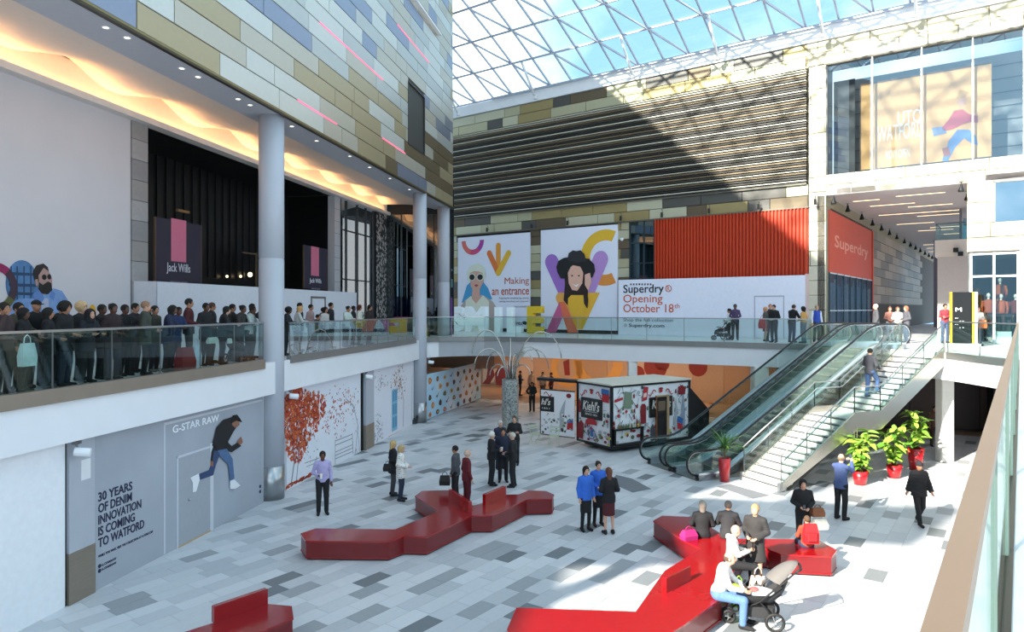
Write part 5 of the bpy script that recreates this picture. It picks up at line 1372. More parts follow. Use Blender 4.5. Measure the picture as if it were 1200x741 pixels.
mb = MB(); mb.obox(K0 + Vector((0, 0, 0)) + kx * .5 + ky * .4, kx * .4, ky * .3, Vector((0, 0, .08)), kb); mb.obox(K0 + kx * 3.5 + ky * .4, kx * .4, ky * .3, Vector((0, 0, .08)), kb); mb.obox(K0 + kx * 3.5 + ky * 1.5, kx * .4, ky * .3, Vector((0, 0, .08)), kb); obj('foot', mb, KI)
mb = MB(); mb.obox(K0 + Vector((0, 0, KH - .06)) - kx * .03 - ky * .03, kx * (KW + .06), ky * (KD + .06), Vector((0, 0, .06)), M('c9c5b8', .5)); obj('roof', mb, KI)
mb = MB()
for a, b in ((0, 0), (KW - .08, 0), (0, KD - .08), (KW - .08, KD - .08)): mb.obox(K0 + kx * (a - .01) + ky * (b - .01) + Vector((0, 0, .2)), kx * .1, ky * .1, Vector((0, 0, KH - .26)), kb)
for z in (.18, KH - .14):
    mb.obox(K0 - ky * .012 + Vector((0, 0, z)), kx * KW, ky * .06, Vector((0, 0, .08)), kb); mb.obox(K0 - kx * .012 + Vector((0, 0, z)), kx * .06, ky * KD, Vector((0, 0, .08)), kb)
obj('black_frame', mb, KI)
kr = M('a5202a', .6); kr2 = M('7c1820', .6); kg = M('5c6d4c', .6); kbl = M('2d5f9a', .6); ky_ = M('b9b04a', .6); kk = M('3a3d42', .6); kt = M('9fa4a8', .6)
def art(pl, W, seed, parent, signs, off=.0):
    rr = random.Random(seed); mb = MB()
    for u0, u1, z0, z1 in signs:
        pl.box(mb, u0, u1, z0, z1, off - .03, off + .03, kb)
    o = None
    # red scroll ornament
    for u0, u1, z0, z1 in signs:
        c = (u0 + u1) / 2; w = (u1 - u0)
        for k in (-1, 1):
            pl.ring(mb, c + k * w * .30, z1 + .20, .07, .115, off + .004, kr, 0 if k < 0 else -40, 220 if k < 0 else 180, 10)
            pl.ring(mb, c + k * w * .48, z1 + .13, .05, .09, off + .004, kr, 180 if k < 0 else 120, 400 if k < 0 else 340, 10)
        pl.disc(mb, c, z1 + .24, .10, off + .006, kr, .07, 8); pl.poly(mb, [(c - .14, z1 + .3), (c + .14, z1 + .3), (c + .09, z1 + .38), (c - .09, z1 + .38)], off + .004, kr2)
    obj('sign_board', mb, parent)
    mb = MB()
    free = lambda u, z: not any(a - .08 < u < b + .08 and c - .1 < z < d + .42 for a, b, c, d in signs)
    for i in range(int(W * 60)):
        u = .12 + rr.random() * (W - .24); z = .32 + rr.random() * 2.2
        if not free(u, z): continue
        r = rr.random(); 
        if r < .35: # ink strokes
            a = rr.random() * 3.1; L = .06 + .12 * rr.random(); p = (u - L * math.cos(a), z - L * math.sin(a)); q = (u + L * math.cos(a), z + L * math.sin(a))
            if .1 < p[0] < W - .1 and .1 < q[0] < W - .1 and .3 < min(p[1], q[1]) and max(p[1], q[1]) < 2.6: pl.poly(mb, pill(p, q, .012, 3), off + .004, rr.choice((kk, kt)), .003)
        elif z < .85: pl.disc(mb, u, z, .05 + .08 * rr.random(), off + .003 + .001 * (i % 5), rr.choice((kg, ky_, kr, kg, kt, kr2)), .04 + .05 * rr.random(), 7)
        elif r < .5: pl.disc(mb, u, z, .04 + .05 * rr.random(), off + .003, rr.choice((kr, kg, kt, kk)), None, 7)
        elif r < .7: pl.poly(mb, [(u - .05, z - .09), (u + .04, z - .08), (u + .06 * rr.random(), z + .1), (u - .05, z + .04)], off + .002, rr.choice((kt, kt, kg, kr2)))
    obj('painted_pattern', mb, parent, kind='stuff')
art(KF, KW, 4, KI, [(2.05, 3.35, 1.25, 2.08)]); art(KL, KD, 9, KI, [(.32, 1.62, 1.22, 2.06)])
def f_(pl, pts, m, o=.008): mb = MB(); pl.poly(mb, pts, o, m); obj('painted_figure', mb, KI)
mb = MB()
# bottle and red telephone box, tower, statue on the long side
f_(KF, [(.1 + 1.45, 1.05), (1.85, 1.05), (1.85, 1.75), (1.78, 1.85), (1.62, 1.85), (1.55, 1.75)], kr2); f_(KF, [(1.62, 1.95), (1.9, 2.0), (1.98, 2.52), (1.75, 2.55)], kr); f_(KF, [(1.68, 2.1), (1.86, 2.13), (1.88, 2.3), (1.71, 2.28)], M('d8b9b5', .6), .015)
f_(KF, [(3.52, .55), (3.66, .55), (3.62, 1.6), (3.57, 2.0), (3.53, 1.6)], kt); f_(KF, [(3.9, .8), (4.12, .8), (4.1, 1.5), (4.06, 1.9), (4.01, 2.2), (3.96, 1.9), (3.92, 1.5)], M('8793a5', .6)); 
f_(KF, [(3.62, .95), (3.95, .82), (4.0, 1.05), (3.68, 1.2)], kbl, .012); f_(KF, [(3.66, .65), (3.98, .6), (3.95, .82), (3.64, .93)], kr, .012)
f_(KF, [(3.72, 2.1), (4.12, 2.08), (4.15, 2.35), (3.95, 2.5), (3.7, 2.42)], kr2, .010)
f_(KF, [(2.1, .3), (2.35, .3), (2.35, .8), (2.22, 1.0), (2.1, .8)], kk, .010); f_(KF, [(.62, 1.75), (1.05, 1.7), (1.08, 2.35), (.7, 2.42)], M('6f7f6a', .6), .007); f_(KF, [(.15, 2.0), (.6, 2.1), (.58, 2.2), (.16, 2.12)], kr, .007)
f_(KL, [(.04, .35), (.42, .3), (.48, .95), (.3, 1.1), (.08, .9)], kr2); f_(KL, [(1.62, 2.0), (2.05, 1.98), (2.06, 2.3), (1.66, 2.34)], kr); f_(KL, [(1.6, 2.3), (2.05, 2.3), (2.05, 2.5), (1.6, 2.52)], kbl); f_(KL, [(.12, 1.4), (.28, 1.4), (.28, 1.9), (.12, 1.9)], kr2)
KL.ring(mb, .98, .62, .20, .235, .010, kbl); KL.box(mb, .9, 1.06, .5, .78, .005, .012, kbl); f_(KL, [(.6, .98), (1.35, 1.0), (1.3, 1.18), (.65, 1.16)], kr, .035); f_(KL, [(.7, 1.12), (1.25, 1.13), (1.2, 1.24), (.75, 1.23)], kr, .037)
obj('painted_badge', mb, KI)
text_on('lettering', "Kiehl's", KL, .44, 1.50, 1.55, 1.95, M('d9d7d0', .5), KI, off=.034, shear=.25, bold=.01)
text_on('lettering', 'SINCE 1851', KL, .60, 1.36, 1.36, 1.44, M('c9c7c0', .5), KI, off=.034)
text_on('lettering', "Kiehl's", KF, 2.16, 3.25, 1.60, 1.98, M('b9b7b0', .5), KI, off=.034, shear=.25, bold=.01)
mb = MB(); KL.poly(mb, [(.55, 1.49), (1.4, 1.51), (1.4, 1.525), (.55, 1.505)], .034, kw, .003); obj('underline', mb, KI)
# open door and serving shelf
mb = MB(); KF.box(mb, 2.42, 2.98, .28, 2.1, .02, .05, M('0e0c0c', .5)); KF.box(mb, 2.38, 2.42, .28, 2.12, .0, .08, M('7a4a2c', .5)); KF.box(mb, 2.98, 3.1, .28, 2.14, .0, .09, M('a58a68', .5)); KF.box(mb, 2.38, 3.1, 2.08, 2.14, .0, .09, M('a58a68', .5)); obj('door', mb, KI, label='dark open doorway with wooden frame')
mb = MB(); KF.box(mb, 2.5, 2.9, 1.5, 1.9, .05, .06, M('6d5a48', .5)); obj('door_print', mb, KI)
mb = MB(); KF.box(mb, .08, 1.62, .9, .96, -.02, .14, kb); KF.box(mb, .08, .14, .3, .9, -.02, .12, kb); KF.box(mb, 1.56, 1.62, .3, .9, -.02, .12, kb); KF.box(mb, .14, 1.56, .3, .36, -.02, .12, kb); obj('serving_shelf', mb, KI)
for i in range(14):
    u = .3 + i * .09; mb = MB(); c = KF.pt(u, .96, .06); cc = random.choice((kg, ky_, M('8a5a3a', .5), M('c9c6b8', .5))); mb.lathe([(.03, 0), (.03, .10), (.012, .13), (.012, .17)], c, cc, 8)
    tag(obj('product_bottle', mb), ORD[i] + ' small product bottle from the left on the kiosk serving shelf', 'bottle', 'bottles on the kiosk shelf')
# hinged panel
hp3 = Vector((2.62, 29.25, 0)); hl = Vector((1.22, 30.25, 0)); HPp = Plane((hl.x, hl.y), ((hp3 - hl).x, (hp3 - hl).y)); LW = (hp3 - hl).length
mb = MB(); HPp.box(mb, 0, LW, .32, 2.22, -.04, 0, kw); o = obj('hinged_panel', mb, KI)
mb = MB(); HPp.box(mb, 0, LW, .28, .32, -.05, .012, kb); HPp.box(mb, 0, LW, 2.22, 2.26, -.05, .012, kb); HPp.box(mb, 0, .04, .28, 2.26, -.05, .012, kb); HPp.box(mb, -.1, LW + .1, 2.62, 2.74, -.3, .1, kb); obj('panel_frame', mb, KI)
mb = MB(); HPp.box(mb, .02, .72, 1.3, 1.95, -.01, .02, kb); obj('sign_board', mb, KI)
text_on('lettering', "hl's", HPp, .08, .55, 1.58, 1.86, M('d9d7d0', .5), KI, off=.024, shear=.25, bold=.01); text_on('lettering', '1851', HPp, .12, .5, 1.4, 1.47, M('c9c7c0', .5), KI, off=.024)
mb = MB(); HPp.ring(mb, .3, 2.05, .06, .1, .004, kr, 0, 200, 10); HPp.ring(mb, .5, 2.05, .06, .1, .004, kr, 180, 380, 10); HPp.disc(mb, 1.45, 2.05, .13, .004, kr2, .1, 9)
HPp.poly(mb, [(1.0, .5), (1.2, .5), (1.22, 1.2), (1.3, 1.9), (1.12, 1.6), (1.0, 1.3)], .004, kt); HPp.poly(mb, [(1.35, .62), (1.66, .62), (1.66, .95), (1.38, .9)], .006, kr); HPp.poly(mb, [(1.35, .9), (1.66, .95), (1.66, 1.1), (1.4, 1.05)], .006, kbl)
for i in range(60):
    u, z = .1 + 1.5 * rnd(), .38 + rnd() * .85; HPp.disc(mb, u, z, .02 + .05 * rnd(), .005 + .001 * (i % 4), random.choice((kg, kt, kt, kk, kw)), None, 6)
obj('painted_pattern', mb, KI)
# black sloping cover behind the kiosk
mb = MB(); a = K0 + kx * (KW + .15) + ky * .5; mb.add([a, a + kx * 1.6, a + kx * 1.6 + ky * 1.4, a + ky * 1.4, a + Vector((0, 0, 2.6)), a + kx * 1.6 + Vector((0, 0, 1.2)), a + kx * 1.6 + ky * 1.4 + Vector((0, 0, 1.2)), a + ky * 1.4 + Vector((0, 0, 2.6))], [(3, 2, 1, 0), (0, 1, 5, 4), (1, 2, 6, 5), (2, 3, 7, 6), (3, 0, 4, 7), (4, 5, 6, 7)], kb)
tag(obj('sloping_cover', mb), 'black sloping cover standing between the kiosk and the left escalator', 'cover')
# ---- bistro chairs
cgm = M('aebf9f', .5)
def bistro(x, y, rz, label):
    c = thing('bistro_chair', label, 'chair', (x, y, 0), rz)
    for s in (-1, 1):
        m_ = MB(); m_.tube([(s * .2, -.22, .0), (s * .2, .18, .88)], .012, cgm, 6); link('frame_tube', m_.mesh('frame_tube'), c)
        m_ = MB(); m_.tube([(s * .17, .22, .0), (s * .17, -.18, .46)], .012, cgm, 6); link('leg', m_.mesh('leg'), c)
    sl_ = MB(); sl_.box((0, 0, 0), (.4, .05, .015), cgm); me = sl_.mesh('seat_slat')
    for i in range(5): link('seat_slat', me, c, (0, -.17 + i * .075, .46))
    for z in (.68, .80): link('back_slat', me, c, (0, -.22 + .4 * z / .88 - .0, z), scale=(1, .4, 3))
bistro(.95, 29.4, .5, 'pale green folding bistro chair left of the hinged kiosk panel')
bistro(1.75, 28.9, -.4, 'pale green folding bistro chair in front of the hinged kiosk panel')
# ---- mosaic pillar with arching steel stems
TX, TY = (598 - 600) / FP * 31.4, 31.4
TR = thing('stem_sculpture', 'grey mosaic pillar with arching steel stems like a fountain', 'sculpture', (TX, TY, 0))
mm = bpy.data.materials.new('mosaic'); mm.use_nodes = True; nt = mm.node_tree; vo = nt.nodes.new('ShaderNodeTexVoronoi'); cr = nt.nodes.new('ShaderNodeValToRGB'); tcn = nt.nodes.new('ShaderNodeTexCoord')
vo.inputs['Scale'].default_value = 16; nt.links.new(tcn.outputs['Object'], vo.inputs['Vector']); nt.links.new(vo.outputs['Color'], cr.inputs['Fac']); nt.links.new(cr.outputs['Color'], nt.nodes['Principled BSDF'].inputs['Base Color'])
cr.color_ramp.elements[0].color = lin('363f3d'); cr.color_ramp.elements[1].color = lin('5a6361'); e_ = cr.color_ramp.elements.new(.93); e_.color = lin('a9ada8'); cr.color_ramp.elements[1].position = .8; nt.nodes['Principled BSDF'].inputs['Roughness'].default_value = .3
mb = MB(); mb.chamfer((TX, TY, 1.28), (.66, .66, 2.56), .16, mm, .4); obj('pillar', mb, TR)
mb = MB()
for k in range(150):
    a = rnd() * 6.28; z = .1 + rnd() * 2.3
    mb.box((TX + .335 * math.cos(a), TY + .335 * math.sin(a), z), (.03, .03, .03), M('9ea4a0', .3, .3), a)
obj('mosaic_chips', mb, TR, kind='stuff')
stemm = M('b4b1aa', .25, .9)
for tips in ((553, 415, 566, 387, .2), (658, 420, 627, 389, -.2), (556, 428, 572, 409, -.5), (574, 440, 583, 427, .5), (583, 441, 588, 431, -.7), (643, 432, 622, 409, .5), (624, 424, 612, 412, -.4), (608, 430, 606, 415, .7), (622, 440, 613, 428, -.6), (570, 433, 578, 412, .8), (632, 420, 616, 406, .9)):
    x1, y1, xa, ya, dy = tips; Y = TY + dy; k = Y / FP
    e = Vector(((x1 - 600) * k, Y, EYE - (y1 - HY) * k)); ax = (xa - 600) * k; az = EYE - (ya - HY) * k
    s_ = Vector((TX + (e.x - TX) * .10, TY + dy * .2, 2.45)); pts = []
    for i in range(17):
        t = i / 16
        x = s_.x + (e.x - s_.x) * (1 - math.cos(t * math.pi * .97)) / 2 * 1.0; 
        h = math.sin(min(1, t * 1.0) * math.pi * .78 + 0) ; 
        z = s_.z + (az - s_.z) * math.sin(min(t / .55, 1) * math.pi / 2) if t <= .55 else az - (az - e.z) * (1 - math.cos((t - .55) / .45 * math.pi / 2))
        pts.append((x, s_.y + (e.y - s_.y) * t, z))
    mb = MB(); mb.tube(pts, [.035 - .012 * i / 16 for i in range(17)], stemm, 8); obj('stem', mb, TR, True)
mb = MB(); mb.tube([(TX, TY, 2.5), (TX, TY, 4.4)], [.06, .03], stemm, 8)
for k in range(7): a = k * .9; mb.tube([(TX + .12 * math.cos(a), TY + .12 * math.sin(a), 2.5), (TX + .16 * math.cos(a), TY + .16 * math.sin(a), 3.1 + .3 * (k % 3))], .03, stemm, 6)
obj('upright_stems', mb, TR, True)
# ---- potted plants
potr = M('a3121b', .3, coat=.4, noise=.04); soil = M('2b2019', .9, bump=.5, scale=40)
greens = [M('4f7a24', .5, noise=.15, scale=12), M('6f9a34', .5, noise=.15, scale=12), M('8fb13f', .5, noise=.2, scale=12), M('3a6420', .5, noise=.15, scale=12)]
def leafmesh(L, Wd, mat, curl=.25):
    mb = MB(); n = 5; vs = []
    for i in range(n + 1):
        t = i / n; w = Wd * math.sin(math.pi * (t * .92 + .06)) ** .8 * (1 - t * .15)
        z = -curl * L * t * t
        vs += [(L * t, -w, z + .15 * w), (L * t, 0, z - .02 * w), (L * t, w, z + .15 * w)]
    fs = []
    for i in range(n):
        for j in range(2): a = i * 3 + j; fs.append((a, a + 1, a + 4, a + 3))
    mb.add(vs, fs, mat); return mb.mesh('leaf', smooth=True)
def pot_plant(px, py, hp_, rt, rb, hplant, label, kind, sd, nl):
    p = ground(px, py); rr = random.Random(sd); g_ = [0, 1, 3] if kind == 'spike' else [1, 2, 2, 0]
    T = thing('potted_plant', label, 'plant', p)
    mb = MB(); mb.lathe([(rb, 0), (rt, hp_), (rt, hp_ + .0), (rt - .03, hp_), (rt - .04, hp_ - .05)], p, potr, 24 if kind != 'sq' else 4); obj('pot', mb, T, kind != 'sq')
    mb = MB(); mb.lathe([(rt - .04, hp_ - .06), (rt - .05, hp_ - .04)], p, soil, 20); obj('soil', mb, T)
    if kind == 'spike':
        ms = [leafmesh(.75, .035, greens[k], .35) for k in (0, 3)]
        mb = MB(); mb.tube([p + Vector((0, 0, hp_ - .05)), p + Vector((0, 0, hp_ + .3))], .03, M('6b5a3f', .8), 8); obj('stem', mb, T)
        for i in range(nl):
            a = rr.random() * 6.28; e = .2 + 1.2 * rr.random(); o = link('leaf', rr.choice(ms), T, (0, 0, hp_ + .1 + .35 * rr.random()))
            o.rotation_euler = (0, -e, a); s = .7 + .4 * rr.random(); o.scale = (s, s, s)
        return
    ms = [leafmesh(.30, .085, greens[k], .3) for k in (0, 1, 2, 2)] + [leafmesh(.22, .06, greens[k], .35) for k in (1, 2)]
    stems = []
    for k in range(5):
        a = k * 1.3 + rr.random(); l = .10 + .12 * rr.random(); top = Vector((l * math.cos(a) * 1.6, l * math.sin(a) * 1.6, hplant * (.72 + .26 * rr.random())))
        base = Vector((.05 * math.cos(a), .05 * math.sin(a), hp_ - .05)); mid = (base + top) / 2 + Vector((.05 * math.cos(a + 1), .05 * math.sin(a + 1), 0))
        stems.append((base, mid, top)); mb = MB(); mb.tube([p + base, p + mid, p + top], [.016, .012, .006], M('5f6b35', .7), 6); obj('stem', mb, T, True)
    for i in range(nl):
        b, m, t_ = rr.choice(stems); f = .12 + .88 * rr.random(); q = (b * (1 - f) ** 2 + m * 2 * f * (1 - f) + t_ * f * f)
        o = link('leaf', rr.choice(ms), T, q); o.rotation_euler = (rr.uniform(-.5, .5), rr.uniform(-.9, .5), rr.random() * 6.28); s = rr.uniform(.9, 1.5); o.scale = (s, s, s)
pot_plant(849, 564.5, .78, .20, .15, 1.7, 'spiky dark green plant in a tall slim red pot beside the right escalator', 'spike', 1, 46)
pot_plant(1008, 568, .45, .25, .18, 2.0, 'leafy yellow-green plant in a low red pot, nearest the man taking a photo', 'leaf', 2, 120)
pot_plant(1048, 560, .44, .25, .18, 2.02, 'leafy green plant in a low red pot, middle of the three by the pillar', 'leaf', 3, 120)
pot_plant(1073, 551, .78, .27, .2, 2.35, 'tall leafy plant in a tall red pot, closest to the white pillar', 'leaf', 4, 110)
# ---- pushchairs
def pushchair(loc, rz, label, sc=1., group=None, hood='5f5c5b', cloth='cfd6de'):
    T = thing('pushchair', label, 'pushchair', loc, rz); T.scale = (sc, sc, sc)
    fr = M('1a1b1d', .35, .4); ty = M('141415', .7); hb = M('9a9da0', .3, .8)
    def wheel(x, y, r):
        mb = MB(); n = 24; mb.tube([(x + (r - .025) * math.cos(2 * math.pi * k / n), y, r + (r - .025) * math.sin(2 * math.pi * k / n)) for k in range(n)], .026, ty, 8, closed=True)
        w = link('wheel', mb.mesh('wheel', smooth=True), T)
        mb = MB(); mb.tube([(x, y - .03, r), (x, y + .03, r)], .025, hb, 8)
        for k in range(5): a = k * 1.257; mb.tube([(x, y, r), (x + (r - .04) * math.cos(a), y, r + (r - .04) * math.sin(a))], .010, hb, 5)
        link('hub', mb.mesh('hub'), w)
    wheel(0, .28, .165); wheel(0, -.28, .165); wheel(.72, .07, .12); wheel(.72, -.07, .12)
    for s in (-1, 1):
        mb = MB(); mb.tube([(-.33, .25 * s, 1.02), (-.12, .26 * s, .82), (.25, .25 * s, .48), (.66, .10 * s, .20), (.72, .10 * s, .13)], .016, fr, 8); link('frame_tube', mb.mesh('frame_tube'), T)
        mb = MB(); mb.tube([(0, .27 * s, .165), (.12, .26 * s, .36), (.25, .25 * s, .5)], .016, fr, 8); link('frame_tube', mb.mesh('frame_tube'), T)
    mb = MB(); mb.tube([(-.33, -.25, 1.02), (-.42, -.2, 1.06), (-.44, 0, 1.07), (-.42, .2, 1.06), (-.33, .25, 1.02)], .02, ty, 8); link('handlebar', mb.mesh('handlebar', smooth=True), T)
    mb = MB(); mb.tube([(0, -.28, .165), (0, .28, .165)], .014, fr, 6); link('axle', mb.mesh('axle'), T)
    mb = MB(); c = M(hood, .8); vs = []; fs = []; nn, mm_ = 8, 8
    # seat tub
    prof = [(-.22, .86), (-.12, .62), (.05, .48), (.32, .46), (.52, .42), (.58, .30)]
    s_ = M('232427', .8); vs = []
    for x, z in prof: vs += [(x, -.19, z + .10), (x, -.17, z), (x, .17, z), (x, .19, z + .10)]
    fs = [(i * 4 + j, i * 4 + j + 1, i * 4 + j + 5, i * 4 + j + 4) for i in range(5) for j in range(3)]
    mb.add(vs, fs, s_); mb.add([(a, b, c_ - .03) for a, b, c_ in vs], [f[::-1] for f in fs], s_); link('seat', mb.mesh('seat', smooth=True), T)
    mb = MB(); vs = []
    for i in range(nn + 1):
        a = math.radians(-10 + 100 * i / nn)
        for j in range(mm_ + 1):
            b = math.pi * j / mm_; vs.append((-.20 + .40 * math.cos(a + 1.2) * math.sin(b) * .9 + .12, -.21 * math.cos(b), .68 + .36 * math.sin(a + .35) * math.sin(b) + .10))
    fs = [(i * (mm_ + 1) + j, i * (mm_ + 1) + j + 1, (i + 1) * (mm_ + 1) + j + 1, (i + 1) * (mm_ + 1) + j) for i in range(nn) for j in range(mm_)]
    mb.add(vs, fs, c); link('hood', mb.mesh('hood', smooth=True), T)
    mb = MB(); mb.chamfer((.22, 0, .27), (.5, .34, .18), .05, s_); link('basket', mb.mesh('basket'), T)
    mb = MB(); mb.tube([(.42, -.2, .66), (.5, 0, .68), (.42, .2, .66)], .02, ty, 8); link('bumper_bar', mb.mesh('bumper_bar'), T)
    mb = MB(); mb.ball((.22, 0, .56), (.28, .16, .07), M(cloth, .9), 12, 6); mb.ball((.30, .05, .60), (.10, .09, .05), M('b8514f', .9), 8, 5); link('blanket', mb.mesh('blanket', smooth=True), T, kind if False else (0, 0, 0))
    return T
pushchair((4.72, 12.62, 0), math.radians(168), 'black three-wheel pushchair with grey hood beside the men on the red bench', 1.06)
pushchair((10.75, 35.0, FLOOR2 + .02), math.radians(195), 'black pushchair on the upper floor in front of the white opening hoarding', .95, cloth='2a2b2e')
# ---- projector lamps on the ground floor walls
for px, py, lb in ((96, 515, 'white cylinder camera lamp above the grey pilaster at the far left'), (344, 462, 'white cylinder camera lamp on the red tree mural hoarding'), (432, 440, 'white cylinder camera lamp beside the narrow pilaster'), (502, 424, 'white cylinder camera lamp at the food hoarding corner')):
    if px < 495: p = LOW.shift(.3).pt(LOW.shift(.3).u(px), 3.0 if px > 100 else 2.98)
    else: p = Vector((-4.15, 35.5, 3.02))
    T = thing('wall_lamp', lb, 'lamp', p); mb = MB(); mb.tube([p + Vector((-.12, -.04, .0)), p + Vector((.14, .05, -.04))], .085, white, 14); obj('lamp_body', mb, T); mb = MB(); mb.tube([p + Vector((-.05, 0, .0)), p + Vector((-.12, 0, .14))], .02, steel_d, 6); mb.box(p + Vector((-.1, 0, .17)), (.12, .12, .06), steel_d); obj('bracket', mb, T)
mb = MB(); p = ground(483, 497); mb.chamfer((p.x, p.y, .12), (.45, .3, .2), .05, M('2b2d30', .5), .3); mb.box((p.x, p.y, .25), (.35, .06, .06), M('3b3d40', .5), .3); tag(obj('floor_box', mb), 'small dark box on the floor against the door mural, left of the second round column', 'box')
# ================================================================== people
def surface_nets(F, org, h):
    s = F < 0
    nx, ny, nz = F.shape
    cs = (nx - 1, ny - 1, nz - 1)
    acc = np.zeros(cs + (3,)); cnt = np.zeros(cs)
    corner = [(i, j, k) for i in (0, 1) for j in (0, 1) for k in (0, 1)]
    def sl(c): return tuple(slice(c[a], c[a] + cs[a]) for a in range(3))
    for c in corner:
        for ax in range(3):
            if c[ax] == 1: continue
            d = list(c); d[ax] = 1
            f0 = F[sl(c)]; f1 = F[sl(tuple(d))]
            m = (f0 < 0) != (f1 < 0)
            t = np.where(m, f0 / np.where(m, f0 - f1, 1), 0)
            for a in range(3):
                acc[..., a] += np.where(m, c[a] + (t if a == ax else 0), 0)
            cnt += m
    act = cnt > 0
    idx = -np.ones(cs, int); idx[act] = np.arange(act.sum())
    g = np.argwhere(act)
    V = (g + acc[act] / cnt[act][:, None]) * h + np.array(org)
    faces = []
    for ax in range(3):
        a, b = [(1, 2), (2, 0), (0, 1)][ax]
        lo = [slice(None)] * 3; hi = [slice(None)] * 3; lo[ax] = slice(0, -1); hi[ax] = slice(1, None)
        s0 = s[tuple(lo)]; s1 = s[tuple(hi)]
        e = np.argwhere(s0 != s1)
        e = e[(e[:, a] > 0) & (e[:, b] > 0) & (e[:, a] < F.shape[a] - 1) & (e[:, b] < F.shape[b] - 1)]
        if not len(e): continue
        def q(da, db):
            t = e.copy(); t[:, a] -= da; t[:, b] -= db; return idx[t[:, 0], t[:, 1], t[:, 2]]
        Q = np.stack([q(1, 1), q(0, 1), q(0, 0), q(1, 0)], 1)
        fl = s0[e[:, 0], e[:, 1], e[:, 2]]
        Q[~fl] = Q[~fl][:, ::-1]
        faces.append(Q)
    return V, np.concatenate(faces)
def d_cap(P, a, b, ra, rb, fl=1.):
    a = np.array(a, float); b = np.array(b, float); ab = b - a
    t = np.clip(((P - a) @ ab) / (ab @ ab + 1e-9), 0, 1)
    D = P - a - t[:, None] * ab
    if fl != 1.: D = D * np.array([1, fl, 1])
    return np.sqrt((D ** 2).sum(1)) - (ra + (rb - ra) * t)
def d_ell(P, c, r):
    r = np.array(r, float); k = np.sqrt((((P - np.array(c)) / r) ** 2).sum(1)); return (k - 1) * r.min()
def d_cone(P, z0, z1, r0, r1, cx, cy, fl):
    t = np.clip((P[:, 2] - z0) / (z1 - z0), 0, 1); rr = r0 + (r1 - r0) * t
    d = np.sqrt((P[:, 0] - cx) ** 2 + ((P[:, 1] - cy) * fl) ** 2) - rr
    return np.maximum(d, np.maximum(z0 - P[:, 2], P[:, 2] - z1))
def smin(a, b, k):
    h = np.clip(.5 + .5 * (b - a) / k, 0, 1); return b + (a - b) * h - k * h * (1 - h)
def mesh_sdf(fn, lo, hi, h):
    ax = [np.arange(lo[i], hi[i] + h, h) for i in range(3)]
    G = np.stack(np.meshgrid(*ax, indexing='ij'), -1); P = G.reshape(-1, 3)
    return surface_nets(fn(P).reshape(G.shape[:3]), lo, h)
